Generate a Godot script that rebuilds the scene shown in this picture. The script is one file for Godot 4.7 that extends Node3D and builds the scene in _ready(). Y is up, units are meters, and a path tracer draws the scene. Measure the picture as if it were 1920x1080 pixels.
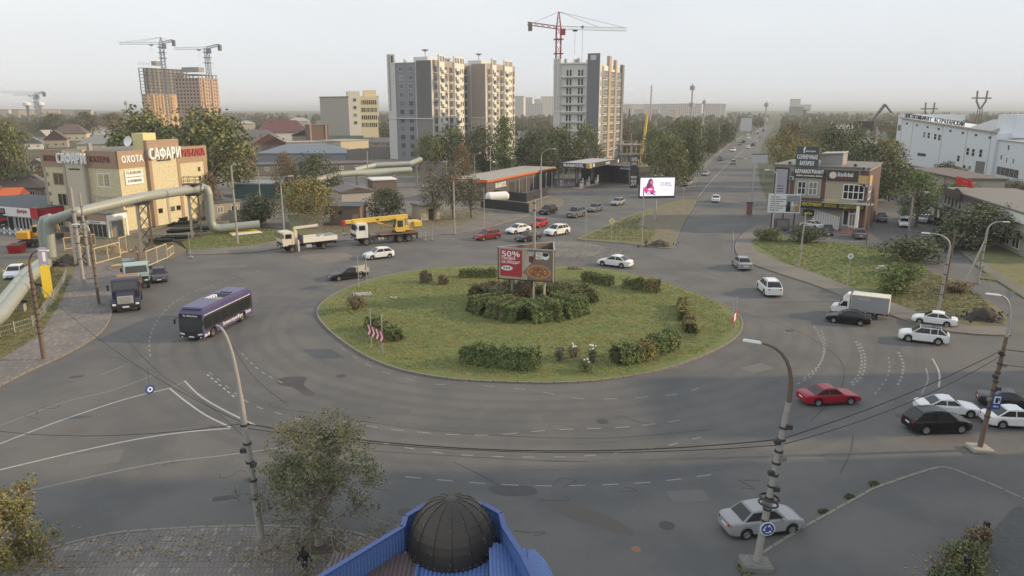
extends Node3D
# A wide traffic roundabout seen from a roof mast: metres, y up, the eye 22 m above the asphalt.
const EYE := 22.0
const LENS := 1400.0           # focal length for a picture 1920 wide
const PITCH := 0.23824         # 13.65 degrees down
var M := {}
var used := {}
var rng := RandomNumberGenerator.new()

func G(px: float,py: float,y := 0.0) -> Vector3:      # surveyed point: where a line of sight meets the level y
	var a := (px - 960.0) / LENS; var b := (540.0 - py) / LENS
	var d := Vector3(a,b * cos(PITCH) - sin(PITCH),-cos(PITCH) - b * sin(PITCH))
	var t := (y - EYE) / d.y
	return Vector3(d.x * t,y,d.z * t)

func D(px: float,py: float,dist: float) -> Vector3:   # a point on a line of sight at a given ground distance
	var a := (px - 960.0) / LENS; var b := (540.0 - py) / LENS
	var d := Vector3(a,b * cos(PITCH) - sin(PITCH),-cos(PITCH) - b * sin(PITCH))
	var t := -dist / d.z
	return Vector3(d.x * t,EYE + d.y * t,-dist)

func U(p: Vector3,py: float) -> float:                 # height above ground at p that is sighted at row py
	var v := py - 540.0
	return EYE + p.z * (v * cos(PITCH) + LENS * sin(PITCH)) / (LENS * cos(PITCH) - v * sin(PITCH))

func R(a: float,b: float) -> float:
	return rng.randf_range(a,b)

func S(c: Color) -> Color:
	return c.linear_to_srgb()

func make_sky() -> void:
	var cam := Camera3D.new()
	cam.name = "camera"; cam.position = Vector3(0,EYE,0); cam.rotation.x = -PITCH
	cam.fov = rad_to_deg(2 * atan(540.0 / LENS)); cam.near = 0.5; cam.far = 6000; cam.current = true
	add_child(cam)
	var im := Image.create(512,256,false,Image.FORMAT_RGBF)
	var n := FastNoiseLite.new(); n.seed = 11; n.frequency = 1.1; n.fractal_octaves = 4
	for y in 256:
		for x in 512:
			var el := PI * (0.5 - (y + 0.5) / 256.0); var az := TAU * ((x + 0.5) / 512.0 - 0.5)   # the middle column looks along -z
			var dir := Vector3(sin(az) * cos(el),sin(el),-cos(az) * cos(el))
			var s := clampf(dir.y,0,1)
			var c := Color(0.76,0.79,0.82).lerp(Color(0.895,0.965,1.03),1.0 - exp(-s * 5.0))
			c = c.lerp(Color(0.62,0.71,0.84),smoothstep(0.35,1.0,s) * 0.7)
			var g := dir.dot(Vector3(0.93,0.35,-0.05).normalized())
			var warm := exp((g - 1.0) * 2.2)
			c = Color(c.r + 0.22 * warm,c.g + 0.17 * warm,c.b + 0.09 * warm)
			var veil := n.get_noise_3d(dir.x * 1.5,dir.y * 6.0,dir.z * 1.5) * 0.075 * smoothstep(0.0,0.12,s)
			c = Color(c.r + veil,c.g + veil,c.b + veil)
			if dir.y < 0: c = Color(0.2,0.2,0.19)
			im.set_pixel(x,y,c)
	var sm := PanoramaSkyMaterial.new(); sm.panorama = ImageTexture.create_from_image(im)
	var sky := Sky.new(); sky.sky_material = sm
	var e := Environment.new()
	e.background_mode = Environment.BG_SKY; e.sky = sky; e.background_energy_multiplier = 1.0
	e.tonemap_mode = Environment.TONE_MAPPER_LINEAR; e.tonemap_exposure = 1.0
	e.sdfgi_enabled = true; e.ssao_enabled = true; e.ssil_enabled = true
	e.fog_enabled = true; e.fog_density = 0.00019; e.fog_light_color = Color(0.93,0.94,0.96)
	var we := WorldEnvironment.new(); we.name = "world"; we.environment = e
	add_child(we)
	var sun := DirectionalLight3D.new()
	sun.name = "sun"; sun.light_energy = 1.25; sun.light_color = Color(1.0,0.88,0.70); sun.light_angular_distance = 1.2; sun.shadow_enabled = true
	add_child(sun)
	sun.look_at_from_position(Vector3(0.94,0.36,-0.06) * 100,Vector3.ZERO)

func _ready() -> void:
	make_sky()
	rng.seed = 1
	make_materials()
	make_ground()
	stage_near_buildings()
	stage_far_buildings()
	stage_cars()
	stage_trucks()
	stage_green()
	stage_street()


# ---------------------------------------------------------------- materials
func mat(key: String,r: float,g: float,b: float,rough := 0.8,metal := 0.0) -> StandardMaterial3D:
	if M.has(key): return M[key]
	var m := StandardMaterial3D.new()
	m.resource_name = key; m.albedo_color = S(Color(r,g,b)); m.roughness = rough; m.metallic = metal
	M[key] = m
	return m

func noise_tex(seed_: int,freq: float,size: int,cols: Array,offs: Array,type := FastNoiseLite.TYPE_SIMPLEX,octaves := 4,gain := 0.55) -> NoiseTexture2D:
	var n := FastNoiseLite.new()
	n.seed = seed_; n.frequency = freq; n.noise_type = type; n.fractal_octaves = octaves; n.fractal_gain = gain
	if type == FastNoiseLite.TYPE_CELLULAR:
		n.cellular_return_type = FastNoiseLite.RETURN_CELL_VALUE; n.fractal_type = FastNoiseLite.FRACTAL_NONE
	var g := Gradient.new()
	var pc := PackedColorArray()
	for c in cols: pc.append(S(c))
	g.offsets = PackedFloat32Array(offs); g.colors = pc
	var t := NoiseTexture2D.new()
	t.width = size; t.height = size; t.seamless = true; t.noise = n; t.color_ramp = g; t.generate_mipmaps = false
	return t

func grain(m: StandardMaterial3D,fine: Texture2D,tile: float,broad: Texture2D = null,tile2 := 40.0,bump := 0.0) -> StandardMaterial3D:
	m.albedo_texture = fine; m.uv1_triplanar = true; m.uv1_world_triplanar = true; m.uv1_scale = Vector3.ONE / tile
	if broad:
		m.detail_enabled = true; m.detail_albedo = broad; m.detail_blend_mode = BaseMaterial3D.BLEND_MODE_MUL
		m.detail_uv_layer = BaseMaterial3D.DETAIL_UV_2; m.uv2_triplanar = true; m.uv2_world_triplanar = true; m.uv2_scale = Vector3.ONE / tile2
	if bump > 0:
		m.heightmap_enabled = true; m.heightmap_texture = fine; m.heightmap_scale = bump
	return m

func paver_tex(across: int,high: int,pale: float) -> ImageTexture:      # small paving setts in bond with joints, a few of them pale
	var n := 256; var im := Image.create(n,n,false,Image.FORMAT_RGB8); var rg := RandomNumberGenerator.new(); rg.seed = across
	im.fill(S(C(0.48)))
	var w := float(n) / across; var h := float(n) / high
	for j in high:
		for i in across:
			var v := rg.randf_range(0.62,0.76)
			if rg.randf() < pale: v = rg.randf_range(0.95,1.0)
			var x := int(i * w + (w / 2 if j % 2 else 0.0))
			im.fill_rect(Rect2i(x,int(j * h),int(w) - 2,int(h) - 2),S(C(v,0.02)))
			if x + w > n: im.fill_rect(Rect2i(x - n,int(j * h),int(w) - 2,int(h) - 2),S(C(v,0.02)))
	return ImageTexture.create_from_image(im)

func C(v: float,w := 0.0) -> Color:            # grey, w warms it
	return Color(v * (1 + w),v,v * (1 - w))

func make_materials() -> void:
	var speck := noise_tex(3,0.09,512,[C(0.62),C(0.86),C(1.0)],[0.15,0.5,0.9],FastNoiseLite.TYPE_SIMPLEX,5,0.75)
	var blotch := noise_tex(8,0.011,512,[C(0.78,-0.02),C(0.9),C(1.0,0.035)],[0.2,0.5,0.8],FastNoiseLite.TYPE_SIMPLEX,5,0.6)
	var streak := noise_tex(14,0.02,512,[C(0.72),C(0.95),C(1.0)],[0.2,0.5,0.8],FastNoiseLite.TYPE_SIMPLEX,6,0.65)

	grain(mat("asphalt",0.150,0.147,0.143,0.9),speck,5.0,blotch,61.0,0.4)
	grain(mat("asphalt_dark",0.085,0.084,0.086,0.9),speck,4.0,blotch,23.0)
	grain(mat("asphalt_pale",0.21,0.195,0.175,0.92),speck,6.0,blotch,47.0)
	grain(mat("pavement_tiles",0.29,0.265,0.25,0.9),paver_tex(20,10,0.10),4.6,blotch,33.0)
	grain(mat("brick_paving",0.12,0.125,0.13,0.9),paver_tex(16,8,0.0),3.2)
	grain(mat("kerb",0.25,0.225,0.19,0.9),speck,2.3)
	var turf := noise_tex(21,0.07,512,[Color(0.45,0.5,0.5),Color(0.8,0.85,0.8),Color(1,0.97,0.85)],[0.2,0.5,0.85],FastNoiseLite.TYPE_SIMPLEX,5,0.75)
	var turf_broad := noise_tex(22,0.014,512,[Color(0.70,0.80,0.70),Color(0.9,0.92,0.86),Color(1.0,0.88,0.78)],[0.25,0.52,0.78],FastNoiseLite.TYPE_SIMPLEX,5,0.6)
	grain(mat("turf",0.208,0.226,0.084,0.95),turf,4.0,turf_broad,27.0,3.0)
	grain(mat("dry_turf",0.225,0.205,0.105,0.95),turf,4.5,turf_broad,19.0,3.0)
	grain(mat("soil",0.225,0.19,0.14,0.97),speck,4.0,turf_broad,16.0,3.0)
	grain(mat("far_land",0.095,0.10,0.055,0.97),turf,30.0,turf_broad,210.0)
	grain(mat("dug_soil",0.10,0.085,0.07,0.97),speck,2.0)
	mat("paint_white",0.40,0.395,0.385,0.8); grain(M.paint_white,streak,3.0)
	mat("paint_worn",0.255,0.25,0.243,0.85); grain(M.paint_worn,streak,1.7)
	grain(mat("concrete",0.36,0.335,0.30,0.9),streak,3.0)
	grain(mat("concrete_dark",0.2,0.19,0.175,0.9),streak,3.0)
	grain(mat("pole_concrete",0.36,0.34,0.31,0.9),streak,1.3)
	grain(mat("pole_rust",0.17,0.12,0.09,0.85),streak,1.0)
	grain(mat("galvanised",0.42,0.43,0.43,0.55,0.3),streak,2.0)
	mat("steel_dark",0.05,0.05,0.052,0.6,0.2); mat("wire",0.03,0.03,0.03,0.7)
	mat("glass_dark",0.014,0.016,0.018,0.1); mat("glass_grey",0.05,0.056,0.06,0.08); mat("glass_curtained",0.22,0.21,0.19,0.12)
	mat("rubber",0.02,0.02,0.02,0.85); mat("alloy",0.42,0.42,0.43,0.35,0.7); mat("trim_black",0.022,0.022,0.024,0.5)
	mat("lamp_clear",0.75,0.77,0.8,0.12); mat("lamp_red",0.42,0.012,0.012,0.2); mat("lamp_amber",0.6,0.22,0.02,0.25)
	mat("plate_white",0.72,0.72,0.70,0.6); mat("white_paint",0.74,0.735,0.72,0.5)
	mat("red",0.42,0.018,0.022,0.5); mat("yellow",0.72,0.42,0.03,0.5); mat("blue",0.03,0.07,0.28,0.5); mat("black",0.02,0.02,0.021,0.6)
	grain(mat("bark",0.13,0.10,0.075,0.95),streak,0.7)
	mat("crane_yellow",0.66,0.44,0.075,0.5)
	set_meta("speck",speck); set_meta("streak",streak); set_meta("blotch",blotch)

# ---------------------------------------------------------------- shape collector
class B:
	var v := PackedVector3Array(); var n := PackedVector3Array(); var uv := PackedVector2Array(); var col := PackedColorArray()
	var tint := Color.WHITE; var tinted := false; var mapped := false
	func vert(p: Vector3,q: Vector3,t := Vector2.ZERO) -> void:
		v.append(p); n.append(q); uv.append(t)
		if tinted: col.append(tint)
	func tri(a: Vector3,b: Vector3,c: Vector3) -> void:
		var q := (a - c).cross(a - b).normalized()
		vert(a,q); vert(b,q); vert(c,q)
	func quad(a: Vector3,b: Vector3,c: Vector3,d: Vector3) -> void:
		tri(a,b,c); tri(a,c,d)
	func face(a: Vector3,b: Vector3,c: Vector3,d: Vector3,out: Vector3) -> void:      # a quad turned to face out
		if (a - c).cross(a - b).dot(out) + (a - d).cross(a - c).dot(out) < 0.0: quad(a,d,c,b)
		else: quad(a,b,c,d)
	func tri_out(a: Vector3,b: Vector3,c: Vector3,out: Vector3) -> void:
		if (a - c).cross(a - b).dot(out) < 0.0: tri(a,c,b)
		else: tri(a,b,c)
	func smooth_tri(a: Vector3,b: Vector3,c: Vector3,na: Vector3,nb: Vector3,nc: Vector3) -> void:
		if (a - c).cross(a - b).dot(na + nb + nc) < 0.0:
			vert(a,na); vert(c,nc); vert(b,nb)
		else:
			vert(a,na); vert(b,nb); vert(c,nc)
	func uvquad(a: Vector3,b: Vector3,c: Vector3,d: Vector3) -> void:                  # a top left, b top right, c bottom right, d bottom left
		mapped = true
		var q := (a - c).cross(a - b).normalized()
		vert(a,q,Vector2(0,0)); vert(b,q,Vector2(1,0)); vert(c,q,Vector2(1,1))
		vert(a,q,Vector2(0,0)); vert(c,q,Vector2(1,1)); vert(d,q,Vector2(0,1))
	func box(c: Vector3,s: Vector3,basis := Basis.IDENTITY,taper := 1.0) -> void:
		var h := s / 2; var p := []
		for i in 8:
			var k := Vector3(h.x if i & 1 else -h.x,h.y if i & 2 else -h.y,h.z if i & 4 else -h.z)
			if i & 2: k.x *= taper; k.z *= taper
			p.append(c + basis * k)
		for f in [[0,1,3,2,Vector3.FORWARD],[4,5,7,6,Vector3.BACK],[0,4,6,2,Vector3.LEFT],[1,5,7,3,Vector3.RIGHT],[2,3,7,6,Vector3.UP],[0,1,5,4,Vector3.DOWN]]:
			face(p[f[0]],p[f[1]],p[f[2]],p[f[3]],basis * f[4])
	func span(a: Vector3,b: Vector3) -> void:                                             # box between two corners
		box((a + b) / 2,(b - a).abs())
	func beam(p: Vector3,q: Vector3,w: float,h: float) -> void:
		var d := q - p
		if d.length() < 1e-5: return
		var z := d.normalized(); var x := Vector3.UP.cross(z)
		x = Vector3.RIGHT if x.length() < 0.01 else x.normalized()
		box((p + q) / 2,Vector3(w,h,d.length()),Basis(x,z.cross(x),z))
	func tube(pts: Array,rads: Array,sides := 8,caps := true) -> void:
		var rings := []; var dirs := []
		var x := Vector3.ZERO
		for i in pts.size():
			var d: Vector3 = (pts[mini(i + 1,pts.size() - 1)] - pts[maxi(i - 1,0)]).normalized()
			if x == Vector3.ZERO: x = d.cross(Vector3.UP) if absf(d.y) < 0.9 else d.cross(Vector3.RIGHT)
			x = (x - d * x.dot(d)).normalized()
			var y := d.cross(x); var ring := []; var nr := []
			for k in sides:
				var a := TAU * k / sides
				var o := x * cos(a) + y * sin(a)
				nr.append(o); ring.append(pts[i] + o * float(rads[i] if rads.size() > 1 else rads[0]))
			rings.append(ring); dirs.append(nr)
		for i in pts.size() - 1:
			for k in sides:
				var l := (k + 1) % sides
				smooth_tri(rings[i][k],rings[i + 1][k],rings[i + 1][l],dirs[i][k],dirs[i + 1][k],dirs[i + 1][l])
				smooth_tri(rings[i][k],rings[i + 1][l],rings[i][l],dirs[i][k],dirs[i + 1][l],dirs[i][l])
		if caps:
			for e in [0,pts.size() - 1]:
				var o: Vector3 = (pts[0] - pts[1]) if e == 0 else (pts[e] - pts[e - 1])
				for k in range(1,sides - 1): tri_out(rings[e][0],rings[e][k],rings[e][k + 1],o)
	func rod(p: Vector3,q: Vector3,r: float,r2 := -1.0,sides := 8) -> void:
		tube([p,q],[r,r if r2 < 0 else r2],sides)
	func lathe(prof: Array,at: Transform3D,sides := 16,from := 0.0,upto := TAU) -> void:   # prof: (radius, height) from bottom to top round the y axis
		for i in prof.size() - 1:
			var e: Vector2 = prof[i + 1] - prof[i]
			if e.length() < 1e-6: continue
			for k in sides:
				var a := from + (upto - from) * k / sides; var b := from + (upto - from) * (k + 1) / sides
				var q := []; var m := []
				for w in [[prof[i],a],[prof[i + 1],a],[prof[i + 1],b],[prof[i],b]]:
					q.append(at * Vector3(w[0].x * cos(w[1]),w[0].y,w[0].x * sin(w[1])))
					m.append((at.basis * Vector3(e.y * cos(w[1]),-e.x,e.y * sin(w[1]))).normalized())
				if prof[i + 1].x > 1e-6: smooth_tri(q[0],q[1],q[2],m[0],m[1],m[2])
				if prof[i].x > 1e-6: smooth_tri(q[0],q[2],q[3],m[0],m[2],m[3])
	func prism(poly: PackedVector2Array,y0: float,y1: float,bottom := false,at := Transform3D.IDENTITY) -> void:   # outline in (x, z), straight up
		var idx := Geometry2D.triangulate_polygon(poly)
		for i in range(0,idx.size(),3):
			var a := poly[idx[i]]; var b := poly[idx[i + 1]]; var c := poly[idx[i + 2]]
			tri_out(at * Vector3(a.x,y1,a.y),at * Vector3(b.x,y1,b.y),at * Vector3(c.x,y1,c.y),at.basis.y)
			if bottom: tri_out(at * Vector3(a.x,y0,a.y),at * Vector3(b.x,y0,b.y),at * Vector3(c.x,y0,c.y),-at.basis.y)
		if y1 - y0 < 1e-6: return
		var s := -1.0 if Geometry2D.is_polygon_clockwise(poly) else 1.0
		for i in poly.size():
			var a := poly[i]; var b := poly[(i + 1) % poly.size()]
			var o := Vector3(b.y - a.y,0,a.x - b.x) * s
			face(at * Vector3(a.x,y0,a.y),at * Vector3(b.x,y0,b.y),at * Vector3(b.x,y1,b.y),at * Vector3(a.x,y1,a.y),at.basis * o)
	func ribbon(pts: Array,w: float,y: float) -> void:                                   # flat strip along a line on the ground
		for i in pts.size() - 1:
			var a: Vector3 = pts[i]; var b: Vector3 = pts[i + 1]
			var s := (b - a).cross(Vector3.UP).normalized() * w / 2
			a.y = y; b.y = y
			face(a - s,b - s,b + s,a + s,Vector3.UP)
	func add(m: Mesh,at := Transform3D.IDENTITY) -> void:
		for s in m.get_surface_count():
			var a := m.surface_get_arrays(s)
			var vv: PackedVector3Array = a[Mesh.ARRAY_VERTEX]; var nn: PackedVector3Array = a[Mesh.ARRAY_NORMAL]
			var ii: PackedInt32Array = a[Mesh.ARRAY_INDEX] if a[Mesh.ARRAY_INDEX] != null else PackedInt32Array(range(vv.size()))
			for i in ii: vert(at * vv[i],(at.basis * nn[i]).normalized())
	func mesh() -> ArrayMesh:
		var a := []; a.resize(Mesh.ARRAY_MAX)
		a[Mesh.ARRAY_VERTEX] = v; a[Mesh.ARRAY_NORMAL] = n
		if mapped: a[Mesh.ARRAY_TEX_UV] = uv
		if tinted: a[Mesh.ARRAY_COLOR] = col
		var m := ArrayMesh.new()
		if v.size(): m.add_surface_from_arrays(Mesh.PRIMITIVE_TRIANGLES,a)
		return m

# ---------------------------------------------------------------- naming
func called(parent: Node,word: String) -> String:
	var key := str(parent.get_instance_id()) + word
	var k: int = used.get(key,0)
	used[key] = k + 1
	return word if k == 0 else "%s_%03d" % [word,k]

func part(parent: Node,word: String,shape,material: Material,label := "") -> MeshInstance3D:
	var o := MeshInstance3D.new()
	o.mesh = shape.mesh() if shape is B else shape
	o.material_override = material
	o.name = called(parent,word)
	if label: o.set_meta("label",label)
	parent.add_child(o,true)
	return o

func thing(word: String,label: String,category: String,at := Vector3.ZERO,yaw := 0.0,group := "") -> Node3D:
	var o := Node3D.new()
	o.name = called(self,word); o.position = at; o.rotation.y = yaw
	return tag(o,label,category,group)

func tag(o: Node3D,label: String,category: String,group := "") -> Node3D:
	o.set_meta("label",label); o.set_meta("category",category)
	if group: o.set_meta("group",group)
	if o.get_parent() == null: add_child(o,true)
	return o

func solo(word: String,shape,material: Material,label: String,category: String,at := Vector3.ZERO,group := "") -> MeshInstance3D:
	var o := part(self,word,shape,material)
	o.position = at
	tag(o,label,category,group)
	return o

func setting(word: String,shape,material: Material,kind := "structure",parent: Node = self) -> MeshInstance3D:
	var o := part(parent,word,shape,material)
	o.set_meta("kind",kind)
	return o

func again(o: Node3D,word: String,label: String,at: Vector3,yaw: float,category := "",group := "") -> Node3D:
	var c: Node3D = o.duplicate()
	c.name = called(self,word); c.position = at; c.rotation.y = yaw
	c.set_meta("label",label)
	if category: c.set_meta("category",category)
	if group: c.set_meta("group",group)
	add_child(c,true)
	return c

func flat(pix: Array,y := 0.0) -> PackedVector2Array:      # surveyed outline -> (x, z)
	var o := PackedVector2Array()
	for q in pix:
		var p := G(q[0],q[1],y)
		o.append(Vector2(p.x,p.z))
	return o

func line(pix: Array,y := 0.0) -> Array:
	var o := []
	for q in pix: o.append(G(q[0],q[1],y))
	return o

func curve(pts: Array,closed := false,n := 8) -> Array:    # Catmull-Rom through points
	var o := []; var c := pts.size()
	for i in (c if closed else c - 1):
		var p0: Vector3 = pts[(i - 1 + c) % c] if closed else pts[maxi(i - 1,0)]
		var p1: Vector3 = pts[i]
		var p2: Vector3 = pts[(i + 1) % c]
		var p3: Vector3 = pts[(i + 2) % c] if closed else pts[mini(i + 2,c - 1)]
		for k in n: o.append(p1.cubic_interpolate(p2,p0,p3,float(k) / n))
	if not closed: o.append(pts[c - 1])
	return o

func walk(pts: Array,step: float,closed := false) -> Array:  # even steps along a line
	var o := []; var q := pts.duplicate()
	if closed: q.append(pts[0])
	var left := 0.0
	for i in q.size() - 1:
		var a: Vector3 = q[i]; var b: Vector3 = q[i + 1]
		var l := a.distance_to(b); var t := left
		while t < l:
			o.append(a.lerp(b,t / l)); t += step
		left = t - l
	return o

# ---------------------------------------------------------------- ground
func slab(word: String,pts: PackedVector2Array,material: Material,y1 := 0.12,y0 := -0.05) -> MeshInstance3D:
	var b := B.new(); b.prism(pts,y0,y1)
	return setting(word,b,material)

func to2(pts: Array) -> PackedVector2Array:
	var o := PackedVector2Array()
	for p in pts: o.append(Vector2(p.x,p.z))
	return o

func kerb(parent: Node,pts: Array,closed := false,step := 1.0,w := 0.2,top := 0.15) -> void:   # separate kerb stones, one to a metre
	var s := walk(pts,step,closed)
	if closed: s.append(s[0])
	var stone := B.new(); stone.box(Vector3(0,top / 2 - 0.03,0),Vector3(w,top + 0.06,step - 0.025),Basis.IDENTITY,0.94)
	var ms := stone.mesh()
	for i in s.size() - 1:
		var a: Vector3 = s[i]; var b: Vector3 = s[i + 1]
		if (i + 1) % 2 == 0 and i > 300: continue
		var o := part(parent,"kerb_stone",ms,M.kerb)
		o.position = (a + b) / 2 + Vector3(0,R(-0.012,0.012),0)
		o.rotation.y = atan2(b.x - a.x,b.z - a.z) + R(-0.01,0.01)
		o.scale.z = a.distance_to(b) / step

func dashes(b: B,pts: Array,on: float,off: float,w: float,y := 0.006) -> void:
	var s := walk(pts,0.25)
	var n := int(on / 0.25); var m := int((on + off) / 0.25)
	var i := 0
	while i + n < s.size():
		for k in range(i,i + n): b.ribbon([s[k],s[k + 1]],w,y)
		i += m

func make_ground() -> void:
	var b := B.new()
	b.prism(PackedVector2Array([Vector2(-3000,120),Vector2(3000,120),Vector2(3000,-4200),Vector2(-3000,-4200)]),-0.08,-0.08)
	setting("ground",b,M.far_land)
	# one sheet of asphalt for the roundabout and its arms
	b = B.new()
	var road := PackedVector2Array([Vector2(-130,30),Vector2(-130,-118)])
	road.append_array(flat([[60,480],[225,480],[310,470],[470,455],[560,440],[760,425],[900,415],[985,400],[900,352],[1175,310],[1270,348],[1330,302],[1375,268],[1405,250],[1424,241],[1440,234],[1452,234],[1446,243],[1438,255],[1428,275],[1420,300],[1425,345],[1440,380],[1640,370],[1750,350]]))
	road.append_array(PackedVector2Array([Vector2(150,-190),Vector2(150,30)]))
	b.prism(road,0,0)
	var asphalt := setting("road",b,M.asphalt)
	# island
	var rim := curve(line([[595,590],[612,615],[648,645],[700,676],[770,699],[860,713],[960,718],[1060,719],[1160,710],[1250,692],[1328,664],[1378,635],[1392,610],[1380,587],[1340,565],[1290,545],[1240,528],[1180,512],[1114,503],[1040,499],[955,497],[855,500],[770,509],[700,524],[640,546],[605,568]]),true,6)
	var inner := []
	var mid := Vector3.ZERO
	for p in rim: mid += p / rim.size()
	for p in rim: inner.append(p.move_toward(mid,0.12))
	var isl := B.new()
	# the lawn is domed a little: rings climbing to the middle
	var rings := [1.0,0.97,0.85,0.65,0.4,0.15]
	var hs := [0.10,0.16,0.28,0.42,0.5,0.52]
	for k in rings.size() - 1:
		for i in inner.size():
			var j := (i + 1) % inner.size()
			var f := func(q: Vector3,s: float,h: float): return mid + (q - mid) * s + Vector3.UP * h
			isl.face(f.call(inner[i],rings[k],hs[k]),f.call(inner[j],rings[k],hs[k]),f.call(inner[j],rings[k + 1],hs[k + 1]),f.call(inner[i],rings[k + 1],hs[k + 1]),Vector3.UP)
	for i in inner.size(): isl.tri_out(mid + Vector3.UP * 0.53,mid + (inner[i] - mid) * 0.15 + Vector3.UP * 0.52,mid + (inner[(i + 1) % inner.size()] - mid) * 0.15 + Vector3.UP * 0.52,Vector3.UP)
	var island := setting("lawn",isl,M.turf)
	kerb(island,rim,true,1.0)
	# pavements and verges
	var west_kerb := curve(line([[-150,800],[0,724],[60,694],[122,666],[165,642],[190,623],[203,604],[210,580],[214,556],[222,520],[238,498]]),false,5)
	var poly := to2(west_kerb); poly.append_array(flat([[150,484],[135,520],[110,575],[75,630],[0,676],[-150,745]]))
	kerb(slab("pavement",poly,M.pavement_tiles),west_kerb)
	slab("verge",flat([[-150,745],[0,676],[75,630],[110,575],[135,520],[150,484],[60,484],[-60,520],[-200,600]]),M.dry_turf,0.10)
	# the worksite with its dug earth
	slab("worksite_soil",flat([[238,498],[322,486],[352,470],[300,440],[190,446],[110,470],[60,484],[150,484]]),M.soil,0.08)
	var north_kerb := curve(line([[352,479],[430,476],[480,473],[560,462],[660,451],[760,447],[850,438],[905,429],[960,414],[1000,402]]),false,4)
	poly = to2(north_kerb); poly.append_array(flat([[1000,398],[930,397],[860,424],[760,436],[650,441],[520,452],[470,462],[352,470]]))
	kerb(slab("pavement",poly,M.asphalt_pale),north_kerb)
	slab("verge",flat([[352,470],[470,462],[520,452],[600,446],[560,432],[490,430],[455,420],[420,424],[380,440],[340,455]]),M.turf,0.14)
	slab("verge",flat([[600,446],[650,441],[760,436],[860,424],[930,397],[905,390],[800,396],[700,404],[610,418],[560,432]]),M.soil,0.14)
	slab("yard",flat([[560,432],[455,420],[420,424],[380,440],[240,446],[190,446],[60,484],[-130,484],[-260,360],[200,330],[900,330],[905,392],[800,396]]),M.asphalt_pale,0.02)
	# filling station corner: bank of earth in a kerb
	var bank := curve(line([[968,396],[1010,398],[1046,388],[1056,379],[1046,371],[1012,368],[968,380]]),true,5)
	kerb(slab("verge",to2(bank),M.soil),bank,true)
	# wedge between the two carriageways
	var wedge := curve(line([[1083,449],[1125,429],[1180,406],[1230,389],[1280,376],[1305,376]]),false,4)
	wedge.append_array(curve(line([[1303,382],[1285,412],[1268,445],[1257,466],[1180,458],[1083,450]]),false,4))
	kerb(slab("verge",to2(wedge),M.dry_turf),wedge,true)
	slab("bare_soil",flat([[1208,404],[1296,378],[1300,383],[1282,412],[1256,462],[1222,459],[1235,430],[1195,425]]),M.soil,0.128)
	var lk := curve(line([[1300,352],[1330,306],[1366,274],[1396,254]]),false,6)
	var lw := []
	for p in lk: lw.append(p + Vector3(-2.2,0,0.6))
	lw.reverse()
	poly = to2(lk); poly.append_array(to2(lw))
	kerb(slab("pavement",poly,M.asphalt_pale),lk,false,3.0)
	# eastern pavement, its lawn and the strip by the side street
	var east_kerb := curve(line([[1446,412],[1410,428],[1388,446],[1379,463],[1386,480],[1412,496],[1460,513],[1530,536],[1590,560],[1640,580],[1700,602],[1760,619],[1830,628],[1895,630]]),false,5)
	poly = to2(east_kerb); poly.append_array(flat([[1892,612],[1820,612],[1745,596],[1690,574],[1600,541],[1530,513],[1470,494],[1420,472],[1408,456],[1428,440],[1452,428]]))
	kerb(slab("pavement",poly,M.asphalt_pale),east_kerb)
	slab("lawn",flat([[1408,456],[1420,472],[1470,494],[1530,513],[1600,541],[1640,556],[1700,540],[1742,510],[1720,478],[1660,466],[1590,458],[1500,452],[1440,438]]),M.turf,0.14)
	slab("verge",flat([[1640,556],[1690,574],[1745,596],[1820,612],[1892,612],[1880,585],[1838,556],[1778,520],[1742,510],[1700,540]]),M.dry_turf,0.14)
	slab("verge",flat([[2050,610],[1920,560],[1850,515],[1790,465],[1772,436],[1800,400],[1960,410],[2200,500]]),M.dry_turf,0.14)
	slab("pavement",flat([[1920,545],[1856,503],[1802,462],[1784,440],[1778,446],[1796,470],[1850,512],[1920,556]]),M.asphalt_pale,0.152)
	# near corners
	var se := line([[1395,1075],[1430,1040],[1500,996],[1640,918],[1740,884],[1772,876],[1850,908],[1990,970]])
	poly = to2(se); poly.append_array(flat([[2300,1300],[1500,1500],[1300,1500]]))
	kerb(slab("pavement",poly,M.asphalt),se)
	slab("brick_pavement",flat([[1990,950],[1900,955],[1860,1000],[1830,1110],[1990,1300],[2300,1300]]),M.brick_paving,0.135)
	var sw := curve(line([[-200,1140],[-60,1078],[45,1046],[200,1006],[330,994],[450,990],[560,992],[680,1006],[800,1060]]),false,4)
	poly = to2(sw); poly.append_array(flat([[900,1300],[600,1700],[-300,1700],[-500,1300]]))
	kerb(slab("pavement",poly,M.pavement_tiles),sw)
	make_markings(asphalt)

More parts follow.
